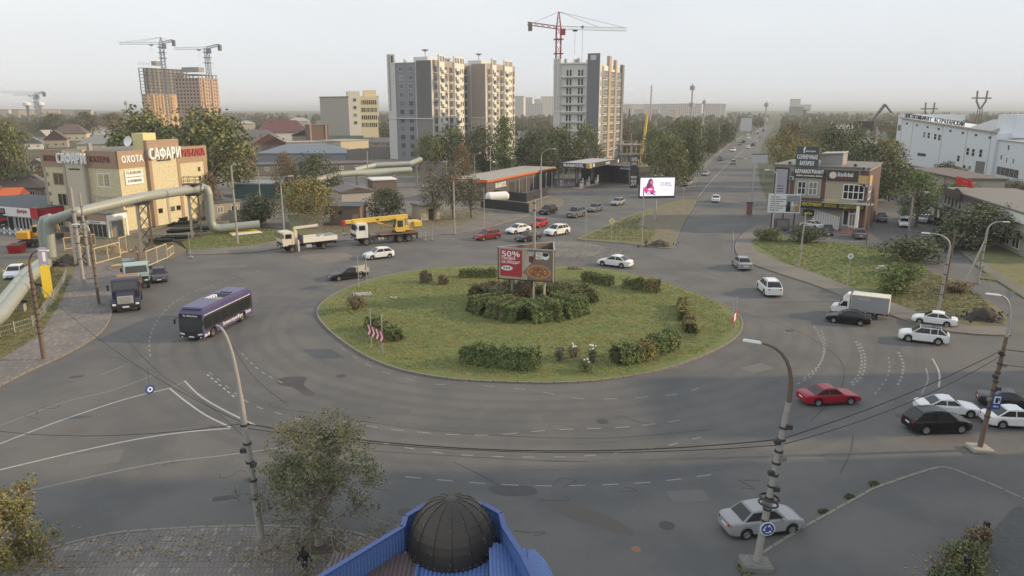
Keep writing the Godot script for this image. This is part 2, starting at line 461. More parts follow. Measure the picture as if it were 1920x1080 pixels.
func make_markings(road: Node) -> void:
	var mk := func(word: String,pix: Array,w: float,m: Material,bend := true):
		var b := B.new(); b.ribbon(curve(line(pix)) if bend else line(pix),w,0.006)
		setting(word,b,m,"structure",road)
	var md := func(word: String,pix: Array,on: float,off: float,w: float,m: Material):
		var b := B.new(); dashes(b,curve(line(pix)),on,off,w)
		setting(word,b,m,"structure",road)
	# western arm
	mk.call("lane_line",[[0,832],[110,790],[230,750],[318,728]],0.16,M.paint_white)
	mk.call("lane_line",[[0,881],[140,848],[260,823],[350,810],[432,803]],0.17,M.paint_white)
	mk.call("lane_line",[[318,728],[345,750],[385,778],[432,801]],0.16,M.paint_white)
	mk.call("lane_line",[[346,714],[375,742],[420,769],[480,798]],0.16,M.paint_white)
	mk.call("lane_line",[[0,798],[120,754],[210,732],[292,702]],0.10,M.paint_worn)
	mk.call("lane_line",[[318,728],[346,716]],0.10,M.paint_worn)
	mk.call("lane_line",[[48,922],[180,892],[300,868],[420,854],[520,840]],0.13,M.paint_worn)
	mk.call("lane_line",[[188,703],[232,686]],0.10,M.paint_worn)
	md.call("lane_dashes",[[282,668],[280,640],[290,610],[312,580],[345,555],[390,538],[440,520],[500,505]],0.9,0.8,0.13,M.paint_worn)
	md.call("lane_dashes",[[392,698],[412,714],[445,740],[480,762],[540,780],[610,800],[700,826],[800,846],[900,855],[1040,857],[1130,852],[1240,838],[1330,815]],0.9,1.1,0.12,M.paint_worn)
	md.call("lane_dashes",[[388,702],[410,720],[440,745]],0.5,0.6,0.13,M.paint_white)
	md.call("lane_dashes",[[453,662],[470,680],[500,703],[545,725]],0.8,0.7,0.12,M.paint_worn)
	md.call("lane_dashes",[[640,790],[760,808],[900,816],[1040,806],[1180,800],[1290,786]],1.0,1.2,0.12,M.paint_worn)
	md.call("lane_dashes",[[760,894],[900,906],[1020,911],[1160,908],[1260,900],[1360,886]],1.0,1.1,0.12,M.paint_worn)
	md.call("lane_dashes",[[860,712],[900,722],[1000,732],[1100,748],[1260,740],[1330,720]],1.0,1.6,0.12,M.paint_worn)
	md.call("lane_dashes",[[640,652],[670,672],[720,698],[800,718],[880,724]],1.0,1.8,0.10,M.paint_worn)
	# eastern arm: short squares in curving rows
	md.call("lane_dashes",[[1526,612],[1540,635],[1545,660],[1538,682],[1520,706],[1490,722]],0.5,0.5,0.14,M.paint_worn)
	md.call("lane_dashes",[[1605,640],[1613,660],[1616,680],[1612,698],[1602,712],[1592,722]],0.5,0.5,0.2,M.paint_worn)
	md.call("lane_dashes",[[1612,644],[1620,662],[1622,680],[1618,700],[1606,716],[1596,724]],0.5,0.5,0.2,M.paint_worn)
	md.call("lane_dashes",[[1684,660],[1692,676],[1694,690],[1690,708],[1680,728]],0.5,0.5,0.2,M.paint_worn)
	md.call("lane_dashes",[[1540,620],[1546,640],[1544,665],[1530,690],[1500,715]],0.5,0.5,0.14,M.paint_worn)
	md.call("lane_dashes",[[1666,670],[1668,690],[1662,710],[1640,740]],0.6,0.8,0.12,M.paint_worn)
	mk.call("lane_line",[[1748,672],[1758,690],[1762,706],[1760,726]],0.14,M.paint_white)
	mk.call("lane_line",[[1736,690],[1740,712],[1728,738]],0.12,M.paint_worn)
	# main road running away
	mk.call("lane_line",[[1310,368],[1330,344],[1356,316],[1388,287],[1408,268],[1424,252],[1438,240]],0.16,M.paint_white)
	md.call("lane_dashes",[[1300,400],[1322,372],[1350,340],[1376,310]],1.5,3.0,0.14,M.paint_worn)
	mk.call("lane_line",[[1374,432],[1376,450],[1375,470]],0.12,M.paint_worn)
	mk.call("lane_line",[[1060,378],[1100,371],[1150,362]],0.12,M.paint_worn)
	md.call("lane_dashes",[[920,470],[980,462],[1040,452]],1.2,1.5,0.12,M.paint_worn)
	# repairs, stains and cracks lying in the asphalt
	var patch := func(word: String,pix: Array,m: Material,y := 0.004):
		var b := B.new(); b.prism(to2(curve(line(pix),true,5)),y,y)
		setting(word,b,m,"structure",road)
	patch.call("oil_stain",[[918,913],[960,910],[1000,914],[1003,928],[950,930],[924,924]],M.asphalt_dark)
	patch.call("oil_stain",[[1010,936],[1060,942],[1120,960],[1165,980],[1190,1000],[1170,1004],[1120,988],[1060,968]],mat("asphalt_oiled",0.10,0.09,0.082,0.9))
	patch.call("asphalt_repair",[[520,712],[545,706],[575,708],[570,722],[590,738],[575,742],[548,726],[525,722]],M.asphalt_dark)
	patch.call("asphalt_repair",[[1000,420 + 40],[1060,452],[1130,462],[1110,480],[1050,482],[1000,475]],M.asphalt_pale)
	patch.call("asphalt_repair",[[560,480],[640,474],[660,484],[600,494]],M.asphalt_pale)
	patch.call("brick_dust",[[1182,1028],[1196,1024],[1202,1032],[1192,1036]],mat("brick_dust",0.26,0.13,0.08,0.95))
	for a in [[[850,866],[900,890],[938,912]],[[1186,470],[1300,505],[1420,540],[1480,560]],[[1600,816],[1594,850],[1575,888]],[[700,846],[980,862],[1100,866]],[[560,770],[800,806],[1100,822],[1330,806]],[[420,620],[470,700],[540,760]],[[240,640],[300,700],[390,760],[470,830]],[[1250,560],[1440,600],[1560,660],[1580,720],[1520,790]]]:
		mk.call("tar_crack",a,0.09,M.asphalt_dark)
	# rubber and dust polished into the lanes round the island
	var track := mat("asphalt_polished",0.132,0.130,0.128,0.82); grain(track,get_meta("speck"),5.0,get_meta("blotch"),61.0)
	for i in 9:
		var r0 := 25.2 + i * 1.75; var a := []
		for k in 40:
			var t := lerpf(0.15 + 0.1 * sin(i * 2.0),TAU * 0.62 + 0.3 * sin(i * 1.3),k / 39.0)
			var p := Vector3(1.3 + cos(t) * (r0 + 0.25 * sin(t * 3 + i)),0,-81.0 + sin(t) * (r0 * 1.02))
			a.append(p)
		var b2 := B.new(); b2.ribbon(a,0.55 + 0.12 * (i % 3),0.003); setting("tyre_track",b2,track,"structure",road)
	rng.seed = 77
	for k in 16:
		var at := Vector2(R(380,1500),R(720,1000)) if k % 3 else Vector2(R(60,500),R(600,900))
		var pts := [at]
		for i in 4: pts.append(pts[-1] + Vector2(R(-30,40),R(-9,10)))
		var pp := []
		for q in pts: pp.append([q.x,q.y])
		mk.call("tar_crack",pp,R(0.04,0.09),M.asphalt_dark)
	var newer := mat("asphalt_newer",0.118,0.117,0.117,0.9); grain(newer,get_meta("speck"),3.0); var older := mat("asphalt_older",0.160,0.156,0.150,0.92); grain(older,get_meta("speck"),4.0)
	for q in [[1120,640 + 180,3.2,1.4,0.2,0],[720,770,4.0,1.1,-0.15,0],[1420,690,2.6,1.6,0.5,1],[300,800,5.0,1.2,0.35,0],[180,860,3.0,2.0,0.3,1],[1290,930,2.2,1.3,0.1,1],[520,560,5.0,2.2,-0.2,0],[420,500,6.0,1.6,0.2,1],[1340,460,2.4,9.0,-0.25,0],[1360,560,3.5,2.0,0.6,1],[1580,850,3.0,1.0,0.5,0],[860,470,8.0,1.5,0.0,1],[1650,1000,2.0,1.4,0.4,0]]:
		var pb := B.new(); pb.box(G(q[0],q[1]) + Vector3(0,-0.006,0),Vector3(q[2],0.02,q[3]),Basis(Vector3.UP,q[4])); setting("asphalt_repair",pb,older if q[5] else newer,"structure",road)
	for q in [[640,705],[1130,790],[1250,985],[760,560 + 400],[330,640],[1480,620],[1020,470],[560,880],[1690,780]]:
		var mh := B.new(); mh.lathe([Vector2(0.42,0),Vector2(0.42,0.012),Vector2(0.34,0.016),Vector2(0,0.016)],Transform3D(Basis.IDENTITY,G(q[0],q[1])),18); part(road,"manhole_cover",mh,M.steel_dark)
	for q in [[144,706,1.0],[425,933,1.5]]:
		var d := B.new(); d.box(G(q[0],q[1]) + Vector3(0,0.01,0),Vector3(q[2],0.02,0.45),Basis(Vector3.UP,0.25))
		part(road,"drain_grate",d,M.steel_dark)
	# broken rubble patch in front of the wedge
	var rub := B.new()
	rng.seed = 5
	for i in 260:
		var p := G(R(1000,1180),R(462,490)); 
		rub.box(p + Vector3(0,0.02,0),Vector3(R(0.06,0.3),0.06,R(0.06,0.25)),Basis(Vector3.UP,R(0,6)))
	setting("rubble",rub,M.asphalt_pale,"stuff")

# ---------------------------------------------------------------- cars
func skin(b: B,rows: Array,mid: Callable,close_ends := true) -> void:      # smooth sheet through rows of points, facing away from mid(row)
	var nr := rows.size(); var nc: int = rows[0].size()
	var nn := []
	for i in nr:
		var l := []
		for j in nc:
			var du: Vector3 = rows[mini(i + 1,nr - 1)][j] - rows[maxi(i - 1,0)][j]
			var dv: Vector3 = rows[i][mini(j + 1,nc - 1)] - rows[i][maxi(j - 1,0)]
			var q := du.cross(dv).normalized()
			if q.dot(rows[i][j] - mid.call(i)) < 0: q = -q
			l.append(q)
		nn.append(l)
	for i in nr - 1:
		for j in nc - 1:
			b.smooth_tri(rows[i][j],rows[i + 1][j],rows[i + 1][j + 1],nn[i][j],nn[i + 1][j],nn[i + 1][j + 1])
			b.smooth_tri(rows[i][j],rows[i + 1][j + 1],rows[i][j + 1],nn[i][j],nn[i + 1][j + 1],nn[i][j + 1])
	if close_ends:
		for e in [0,nr - 1]:
			var o: Vector3 = mid.call(0) - mid.call(nr - 1)
			if e: o = -o
			for j in range(1,nc - 1): b.tri_out(rows[e][0],rows[e][j],rows[e][j + 1],o)

func paint(r: float,g: float,bl: float) -> StandardMaterial3D:
	var key := "car_paint_%d_%d_%d" % [r * 1000,g * 1000,bl * 1000]
	var fresh := not M.has(key)
	var m := mat(key,r,g,bl,0.38,0.0)
	if fresh:
		m.clearcoat_enabled = true; m.clearcoat = 0.3; m.metallic_specular = 0.35; m.clearcoat_roughness = 0.08
	return m

# length, width, height, belt, nose, cowl and tail heights, then along the car from the front: windscreen foot, roof front, roof end, rear glass foot; wheelbase, front overhang, tyre radius, last side window
const KINDS := {
	"sedan": [4.45,1.74,1.46,0.92,0.68,0.90,0.95,1.22,1.98,3.10,3.86,2.62,0.85,0.31,0],
	"boxy_sedan": [4.3,1.70,1.50,0.96,0.74,0.95,1.0,1.18,1.78,3.05,3.62,2.6,0.80,0.30,0],
	"low_sedan": [4.6,1.74,1.36,0.88,0.66,0.85,0.92,1.45,2.1,3.1,3.85,2.65,0.92,0.31,0],
	"hatch": [4.0,1.66,1.44,0.92,0.70,0.90,0.98,1.15,1.85,3.35,3.85,2.46,0.82,0.29,0],
	"wagon": [4.45,1.72,1.50,0.92,0.70,0.90,1.0,1.20,1.95,4.0,4.36,2.65,0.86,0.31,1],
	"suv": [4.55,1.85,1.68,1.04,0.86,1.04,1.12,1.15,1.92,3.75,4.40,2.68,0.90,0.37,1],
	"big_suv": [4.75,1.88,1.84,1.12,0.98,1.13,1.2,1.25,1.85,4.2,4.64,2.75,0.88,0.39,1],
}

func car_model(kind: String,body: Material,roof: Material = null) -> Node3D:
	var k: Array = KINDS[kind]
	var L: float = k[0]; var w: float = k[1] / 2; var H: float = k[2]; var belt: float = k[3]; var f := L / 2
	var root := Node3D.new()
	var axles := [f - k[12],f - k[12] - k[11]]; var r: float = k[13]
	var ar := r + 0.06
	# lower body: stations from nose to tail, the lower edge rising over the wheels
	var zs := [f,f - 0.04,f - 0.14,f - 0.32]
	for a in axles:
		for s in [1.0,0.97,0.85,0.6,0.3,0.0,-0.3,-0.6,-0.85,-0.97,-1.0]: zs.append(a + s * ar)
	zs += [0.3,-0.1,0.0,f - k[7],f - k[10],-f + 0.3,-f + 0.13,-f + 0.04,-f]
	zs.sort(); zs.reverse()
	var half := func(z: float) -> float:
		var e := maxf(0,absf(z) - (f - 0.55)) / 0.55
		return w * (1.0 - 0.16 * e * e)
	var top := func(z: float) -> float:
		var d := f - z
		if d < 0.14: return k[4] - 0.16 + d * 1.0
		if d < k[7]: return lerpf(k[4],k[5],pow((d - 0.14) / (k[7] - 0.14),0.6))
		if d < k[10]: return lerpf(belt - 0.01,belt + 0.02,(d - k[7]) / (k[10] - k[7]))
		var e: float = (d - k[10]) / maxf(0.05,L - k[10])
		return lerpf(belt + 0.02,k[6],minf(1,e * 3)) - 0.14 * pow(e,5)
	var low := func(z: float) -> float:
		var y := 0.22 + 0.10 * pow(maxf(0,absf(z) - (f - 0.4)) / 0.4,2)
		for a in axles:
			if absf(z - a) <= ar: y = maxf(y,r + sqrt(maxf(0,ar * ar - (z - a) * (z - a))))
		return y
	var rows := []
	for z in zs:
		var hw: float = half.call(z); var t: float = top.call(z); var l: float = low.call(z)
		var half_row := [Vector3(hw * 0.9,l,z),Vector3(hw * 0.98,l + 0.05 * (t - l),z),Vector3(hw,lerpf(l,t,0.45),z),Vector3(hw * 0.985,lerpf(l,t,0.8),z),Vector3(hw * 0.95,lerpf(l,t,0.95),z),Vector3(hw * 0.86,t,z),Vector3(hw * 0.45,t + 0.02,z)]
		var row := half_row.duplicate()
		row.append(Vector3(0,t + 0.028,z))
		for i in range(6,-1,-1): row.append(Vector3(-half_row[i].x,half_row[i].y,z))
		rows.append(row)
	var b := B.new()
	skin(b,rows,func(i): return Vector3(0,0.45,rows[i][0].z))
	# cabin
	var wb := w * 0.90; var wr := w * 0.70
	var A := Vector2(f - k[7] + 0.02,belt); var Bp := Vector2(f - k[8],H - 0.05); var Cp := Vector2(lerpf(f - k[8],f - k[9],0.45),H); var Dp := Vector2(f - k[9],H - 0.07); var E := Vector2(f - k[10],belt + 0.01)
	var side := func(q: Vector2,s: float,out := 0.0) -> Vector3:
		var t := (q.y - belt) / (H - belt)
		return Vector3(s * (lerpf(wb,wr,t) + out),q.y,q.x)
	var rb := B.new()
	var prof := [A,Bp,Cp,Dp,E]
	for s in [-1.0,1.0]:
		for i in range(1,4): b.tri_out(side.call(A,s),side.call(prof[i],s),side.call(prof[i + 1],s),Vector3(s,0.3,0))
	var dst: B = rb if roof else b
	for i in 4:
		var p: Vector2 = prof[i]; var q: Vector2 = prof[i + 1]
		var at: B = dst if i in [1,2] else b
		var up := Vector3(0,1,0.6) if i == 0 else (Vector3(0,1,-0.6) if i == 3 else Vector3.UP)
		var lift := Vector3(0,0.03,0) if i in [1,2] else Vector3.ZERO
		var pl: Vector3 = side.call(p,-1); var pr: Vector3 = side.call(p,1); var ql: Vector3 = side.call(q,-1); var qr: Vector3 = side.call(q,1)
		if lift.y > 0:
			var pi := Vector3(0.07,0.03,0)
			at.face(pl,pl + pi,ql + pi,ql,Vector3(-0.4,1,0)); at.face(pr,pr + pi * Vector3(-1,1,1),qr + pi * Vector3(-1,1,1),qr,Vector3(0.4,1,0))
			at.face(pl + pi,pr + pi * Vector3(-1,1,1),qr + pi * Vector3(-1,1,1),ql + pi,up)
		else: at.face(pl,pr,qr,ql,up)
	part(root,"body",b,body)
	if roof: part(root,"roof",rb,roof)
	# glass
	var gl: Material = M.glass_dark
	for e in [["windscreen",A,Bp,1.0],["rear_window",E,Dp,-1.0]]:
		var p: Vector2 = e[1]; var q: Vector2 = e[2]
		var p1 := p.lerp(q,0.06); var q1 := p.lerp(q,0.93)
		var push := Vector3(0,0.5,e[3]) * 0.012
		var g := B.new()
		g.face(side.call(p1,-1,-0.07) + push,side.call(p1,1,-0.07) + push,side.call(q1,1,-0.06) + push,side.call(q1,-1,-0.06) + push,Vector3(0,1,e[3]))
		part(root,e[0],g,gl)
	var yl := belt + 0.04; var yh := H - 0.11
	var front_edge := func(y: float) -> float: return lerpf(A.x,Bp.x,(y - A.y) / (Bp.y - A.y)) - 0.10
	var back_edge := func(y: float) -> float: return lerpf(E.x,Dp.x,(y - E.y) / (Dp.y - E.y)) + 0.10
	var zmid := lerpf(A.x,E.x,0.52) + 0.03
	var cuts := [[0.0,zmid + 0.035],[zmid - 0.035,0.0]]
	var last: float = axles[1] + 0.12
	if k[14]: cuts = [[0.0,zmid + 0.035],[zmid - 0.035,last + 0.03],[last - 0.03,0.0]]
	for s in [-1.0,1.0]:
		for c in cuts.size():
			var zl0: float = front_edge.call(yl) if c == 0 else cuts[c][0]
			var zh0: float = minf(front_edge.call(yh),zl0) if c == 0 else cuts[c][0]
			var zl1: float = back_edge.call(yl) if c == cuts.size() - 1 else cuts[c][1]
			var zh1: float = maxf(back_edge.call(yh),zl1) if c == cuts.size() - 1 else cuts[c][1]
			var g := B.new()
			g.face(side.call(Vector2(zl0,yl),s,0.008),side.call(Vector2(zl1,yl),s,0.008),side.call(Vector2(zh1,yh),s,0.008),side.call(Vector2(zh0,yh),s,0.008),Vector3(s,0.3,0))
			part(root,"side_window",g,gl)
		# doors stand a hair proud of the flank
		for d in [[A.x - 0.12,zmid + 0.012],[zmid - 0.012,axles[1] + ar * 0.55]]:
			var g := B.new(); var rws := []
			for z in [d[0],lerpf(d[0],d[1],0.5),d[1]]:
				var rw := []
				for y in [[0.30,0.985],[0.5,1.0],[0.72,0.998],[belt - 0.06,0.985]]:
					var zz: float = z
					if d[1] < zmid and z == d[1] and y[0] < 0.65: zz = maxf(z,axles[1] + ar + 0.02)
					rw.append(Vector3(s * (w * y[1] + 0.008),y[0],zz))
				rws.append(rw)
			skin(g,rws,func(_i): return Vector3(0,0.6,rws[1][0].z),false)
			var door := part(root,"door",g,body)
			var h := B.new(); h.box(Vector3(s * (w * 0.99 + 0.016),belt - 0.13,d[1] + 0.18),Vector3(0.025,0.03,0.16))
			part(door,"handle",h,body)
		var sill := B.new(); sill.box(Vector3(s * w * 0.965,0.24,(axles[0] + axles[1]) / 2),Vector3(0.06,0.09,k[11] - 2 * ar - 0.04))
		part(root,"sill",sill,M.trim_black)
		var mir := B.new(); mir.box(Vector3(s * (w + 0.09),belt + 0.06,A.x - 0.28),Vector3(0.17,0.12,0.09),Basis.IDENTITY,0.85)
		part(root,"mirror",mir,body)
		var hl := B.new(); hl.box(Vector3(s * w * 0.66,k[4] - 0.145,f - 0.115),Vector3(w * 0.34,0.10,0.16),Basis(Vector3.UP,s * 0.28))
		part(root,"headlight",hl,M.lamp_clear)
		var tl := B.new(); tl.box(Vector3(s * w * 0.70,k[6] - 0.21,-f + 0.07),Vector3(w * 0.28,0.17,0.15),Basis(Vector3.UP,-s * 0.22))
		part(root,"tail_light",tl,M.lamp_red)
	var gr := B.new(); gr.box(Vector3(0,k[4] - 0.16,f - 0.03),Vector3(w * 0.8,0.1,0.08)); gr.box(Vector3(0,0.36,f - 0.035),Vector3(w * 1.15,0.12,0.08))
	part(root,"grille",gr,M.trim_black)
	var pl := B.new(); pl.box(Vector3(0,0.47,f + 0.005),Vector3(0.5,0.11,0.02)); part(root,"number_plate",pl,M.plate_white)
	pl = B.new(); pl.box(Vector3(0,0.62 if k[14] == 0 else 0.75,-f - 0.004),Vector3(0.5,0.11,0.02)); part(root,"number_plate",pl,M.plate_white)
	var un := B.new()
	un.box(Vector3(0,0.36,0),Vector3(w * 1.62,0.3,L - 0.5))
	part(root,"underbody",un,M.rubber)
	for a in axles:
		for s in [-1.0,1.0]: wheel(root,Vector3(s * (w - 0.11),r,a),r,0.2,s)
	if kind == "wagon" or kind == "big_suv" or kind == "suv":
		var rail := B.new()
		for s in [-1,1]: rail.tube([Vector3(s * wr * 0.92,H - 0.02,Bp.x - 0.2),Vector3(s * wr * 0.92,H + 0.05,Bp.x - 0.35),Vector3(s * wr * 0.92,H + 0.05,Dp.x + 0.2),Vector3(s * wr * 0.92,H - 0.03,Dp.x + 0.05)],[0.02],5)
		part(root,"roof_rail",rail,M.trim_black)
	return root

func wheel(root: Node,at: Vector3,r: float,wd: float,s: float,rim: Material = null) -> void:
	var key := "wheel_%d_%d_%d" % [r * 1000,wd * 1000,s]
	if not wheel_store.has(key):
		var turn := Transform3D(Basis(Vector3(0,0,1),-s * PI / 2),Vector3.ZERO)
		var t := B.new()
		t.lathe([Vector2(r * 0.62,-wd / 2),Vector2(r * 0.94,-wd / 2),Vector2(r,-wd * 0.38),Vector2(r,wd * 0.38),Vector2(r * 0.94,wd / 2),Vector2(r * 0.64,wd / 2),Vector2(r * 0.62,wd * 0.3)],turn,20)
		var m := B.new()
		m.lathe([Vector2(0.66 * r,wd * 0.36),Vector2(0.6 * r,wd * 0.44),Vector2(0.55 * r,wd * 0.36),Vector2(0.5 * r,wd * 0.12),Vector2(0.2 * r,wd * 0.14),Vector2(0.16 * r,wd * 0.3),Vector2(0,wd * 0.3)],turn,20)
		for i in 5:
			var a := TAU * i / 5
			var p := turn * Vector3(cos(a) * r * 0.15,wd * 0.28,sin(a) * r * 0.15); var q := turn * Vector3(cos(a) * r * 0.57,wd * 0.36,sin(a) * r * 0.57)
			m.beam(p,q,r * 0.14,r * 0.1)
		wheel_store[key] = [t.mesh(),m.mesh()]
	var ms: Array = wheel_store[key]
	var o := part(root,"wheel",ms[0],M.rubber)
	o.position = at
	part(o,"rim",ms[1],rim if rim else M.alloy)

var car_store := {}
var wheel_store := {}
func car(kind: String,colour: Array,rear: Array,front: Array,label: String,group := "",roof := false,name_ := "car") -> Node3D:
	var p := G(rear[0],rear[1]); var q := G(front[0],front[1])
	return car_at(kind,colour,(p + q) / 2,atan2(q.x - p.x,q.z - p.z),label,group,roof,name_,p.distance_to(q))

func car_at(kind: String,colour: Array,at: Vector3,yaw: float,label: String,group := "",roof := false,name_ := "car",seen := 0.0) -> Node3D:
	var key := kind + str(colour) + str(roof)
	if not car_store.has(key): car_store[key] = car_model(kind,paint(colour[0],colour[1],colour[2]),paint(0.02,0.02,0.022) if roof else null)
	var o: Node3D = car_store[key].duplicate()
	o.name = called(self,name_)
	o.position = at; o.rotation.y = yaw
	if seen > 0:
		var s := clampf(seen / KINDS[kind][0],0.94,1.12)
		o.scale = Vector3(s,s,s)
	return tag(o,label,"car",group)

const WHITE := [0.74,0.745,0.75]
const SILVER := [0.30,0.31,0.32]
const GREY := [0.14,0.145,0.155]
const DARK := [0.028,0.030,0.036]
const BLACK := [0.012,0.012,0.014]
const RED := [0.42,0.016,0.022]
const WINE := [0.20,0.016,0.024]

func stage_cars() -> void:
	var on := "cars driving round the roundabout"
	car("hatch",WHITE,[737,481],[682,487],"white three-door hatchback passing behind the black pickup",on)
	car("wagon",WINE,[938,445],[889,452],"dark red estate car left of the pizza billboard",on)
	car("sedan",WHITE,[994,433],[949,440],"white saloon next to the red hatchback, left of the billboard pole",on)
	car("sedan",DARK,[1014,447],[966,455],"dark grey saloon half hidden by the top of the pizza billboard",on)
	car("hatch",RED,[1028,420],[993,430],"bright red hatchback waiting behind the white saloon",on)
	car("suv",WHITE,[1067,436],[1021,444],"white off-road car first in the queue entering from the bridge road",on)
	var q := "cars queuing on the bridge road"
	car("suv",BLACK,[1044,397],[1011,405],"black crossover by the kerb of the filling station corner",q)
	car("big_suv",GREY,[1098,402],[1061,411],"grey tall off-road car behind the white off-road car",q)
	car("sedan",GREY,[1129,392],[1101,400],"dark grey saloon following the tall grey off-road car",q)
	car("sedan",SILVER,[1172,380],[1144,388],"silver saloon last in the queue before the lit screen",q)
	car("suv",WHITE,[1224,366],[1198,374],"white car mostly hidden behind the lit advertising screen",q)
	car("suv",SILVER,[1298,345],[1279,351],"silver off-road car just past the tip of the wedge lawn",q)
	car("sedan",SILVER,[1331,326],[1313,332],"silver saloon coming down the bridge road before the screen",q)
	car("sedan",[0.05,0.055,0.10],[1358,299],[1344,303],"dark blue saloon coming down the bridge road",q)
	car("suv",WHITE,[1381,282],[1368,286],"white off-road car coming down the bridge road behind the blue saloon",q)
	car("sedan",GREY,[1393,270],[1382,274],"grey saloon high on the bridge road, left lane",q)
	car("sedan",WHITE,[1409,259],[1399,262],"white saloon high on the bridge road near the billboard on posts",q)
	car("suv",DARK,[1398,267],[1389,270],"dark crossover between two saloons high on the bridge road",q)
	var away := "cars driving away up the bridge road"
	car("sedan",WHITE,[1341,384],[1343,372],"white saloon seen from behind, alone in the right lane of the bridge road",away)
	car("suv",SILVER,[1374,312],[1376,304],"silver off-road car seen from behind on the bridge road",away)
	car("sedan",WHITE,[1401,281],[1404,276],"white saloon seen from behind on the bridge road",away)
	car("sedan",BLACK,[1410,276],[1413,271],"black saloon beside the white one going up the bridge road",away)
	car("suv",WHITE,[1415,268],[1418,264],"white off-road car going up the bridge road",away)
	car("sedan",SILVER,[1424,261],[1426,257],"silver saloon farther up the bridge road",away)
	car("sedan",RED,[1420,253],[1422,250],"small red car far up the bridge road",away)
	car("suv",DARK,[1430,248],[1432,245],"dark car far up the bridge road near its crest",away)
	for i in 8:
		var pp := G(1419 + i * 2.4,254 - i * 2.1)
		car_at("sedan",[WHITE,SILVER,DARK,WHITE,GREY,WHITE,RED,SILVER][i],pp + Vector3(-3.0 if i % 2 else -7,0,0),atan2(-0.35,1),"tiny far car in the line of traffic on the crest of the bridge road","far traffic on the crest of the bridge road")
	car("boxy_sedan",SILVER,[1401,511],[1380,494],"silver saloon seen from behind leaving by the east pavement",on)
	car("suv",WHITE,[1452,559],[1432,540],"white crossover seen from behind, in front of the silver saloon",on)
	car("sedan",WHITE,[1186,503],[1121,495],"white saloon on the far edge of the island by the earth heap",on)
	car("sedan",BLACK,[1632,610],[1548,600],"black saloon overlapping the white box lorry",on)
	car("sedan",WHITE,[1786,612],[1716,603],"white saloon close to the kerb behind the box lorry",on)
	car("suv",WHITE,[1773,645],[1688,635],"white crossover with dark wheels behind the black saloon",on,true)
	car("low_sedan",[0.30,0.014,0.026],[1500,756],[1604,751],"low red saloon heading right with its headlights on",on)
	var w := "cars waiting at the east exit"
	car("low_sedan",WHITE,[1728,772],[1822,777],"white saloon behind the black crossover at the east exit",w)
	car("suv",BLACK,[1700,807],[1808,804],"black crossover with brake lights on, nearest the kerb",w,true)
	car("low_sedan",DARK,[1850,757],[1936,768],"dark saloon behind the filling station sign at the right edge",w)
	car("sedan",WHITE,[1852,795],[1950,799],"white saloon beside the concrete pole with the filling station sign",w)
	car("boxy_sedan",SILVER,[1356,1000],[1494,984],"silver saloon parked alone near the foreground pole")
	var pk := "cars parked behind the shop"
	car("sedan",WHITE,[1541,430],[1503,424],"white saloon parked under the shop's yellow lettered band",pk)
	car("boxy_sedan",[0.03,0.035,0.07],[1549,432],[1554,448],"dark blue saloon parked nose to the lawn",pk)
	car("boxy_sedan",GREY,[1616,453],[1606,439],"grey saloon parked tail to the lawn near the porch steps",pk)
	car("hatch",BLACK,[1650,408],[1656,422],"black hatchback facing out from the yard behind the shop",pk)
	car("hatch",WHITE,[1692,418],[1696,431],"white hatchback beside the lamp post in the yard",pk)
	car("wagon",SILVER,[1694,408],[1696,417],"silver estate behind the white hatchback in the yard",pk)
	car("suv",GREY,[1722,414],[1746,407],"grey crossover at the back of three cars under the trees",pk)
	car("sedan",WHITE,[1722,420],[1750,414],"white saloon in the middle of three cars under the trees",pk)
	car("sedan",DARK,[1762,423],[1736,417],"dark saloon nearest of three cars under the trees",pk)
	car("big_suv",BLACK,[1652,366],[1644,374],"black off-road car parked deep in the yard behind the shop",pk)
	car("hatch",[0.05,0.045,0.075],[300,516],[299,535],"dark hatchback with lights on driving towards the camera beside the lorries")
	car("hatch",WHITE,[40,512],[18,528],"white car half hidden behind the double pipe at the left edge")
	# dark pickup with a canvas-pale bed
	var p := car("low_sedan",BLACK,[690,517],[613,527],"black pickup with a pale open load bed rounding the island",on,false,"pickup_truck")
	p.set_meta("category","pickup truck")
	var bed := B.new()
	for s in [-1,1]: bed.box(Vector3(s * 0.83,0.93,-1.62),Vector3(0.06,0.52,1.5))
	bed.box(Vector3(0,0.93,-2.36),Vector3(1.72,0.52,0.06)); bed.box(Vector3(0,1.0,-0.86),Vector3(1.72,0.5,0.06))
	part(p,"load_bed",bed,mat("pale_panel",0.42,0.41,0.37,0.6))
	for k in car_store: car_store[k].free()

# ---------------------------------------------------------------- lorries, bus, plant
func rbox(b: B,c: Vector3,s: Vector3,r: float,basis := Basis.IDENTITY) -> void:   # box with chamfered edges
	var h := s / 2
	var pt := func(ax: int,sg: float,u: float,w: float) -> Vector3:
		var p := Vector3.ZERO; var a1 := (ax + 1) % 3; var a2 := (ax + 2) % 3
		p[ax] = sg * h[ax]; p[a1] = u * (h[a1] - r); p[a2] = w * (h[a2] - r)
		return c + basis * p
	for ax in 3:
		for sg in [-1.0,1.0]:
			var o := Vector3.ZERO; o[ax] = sg
			b.face(pt.call(ax,sg,-1,-1),pt.call(ax,sg,1,-1),pt.call(ax,sg,1,1),pt.call(ax,sg,-1,1),basis * o)
			var a1 := (ax + 1) % 3
			for s2 in [-1.0,1.0]:
				var o2 := o; o2[a1] = s2
				b.face(pt.call(ax,sg,s2,-1),pt.call(ax,sg,s2,1),pt.call(a1,s2,1,sg),pt.call(a1,s2,-1,sg),basis * o2)
	for x in [-1.0,1.0]:
		for y in [-1.0,1.0]:
			for z in [-1.0,1.0]:
				b.tri_out(pt.call(0,x,y,z),pt.call(1,y,z,x),pt.call(2,z,x,y),basis * Vector3(x,y,z))

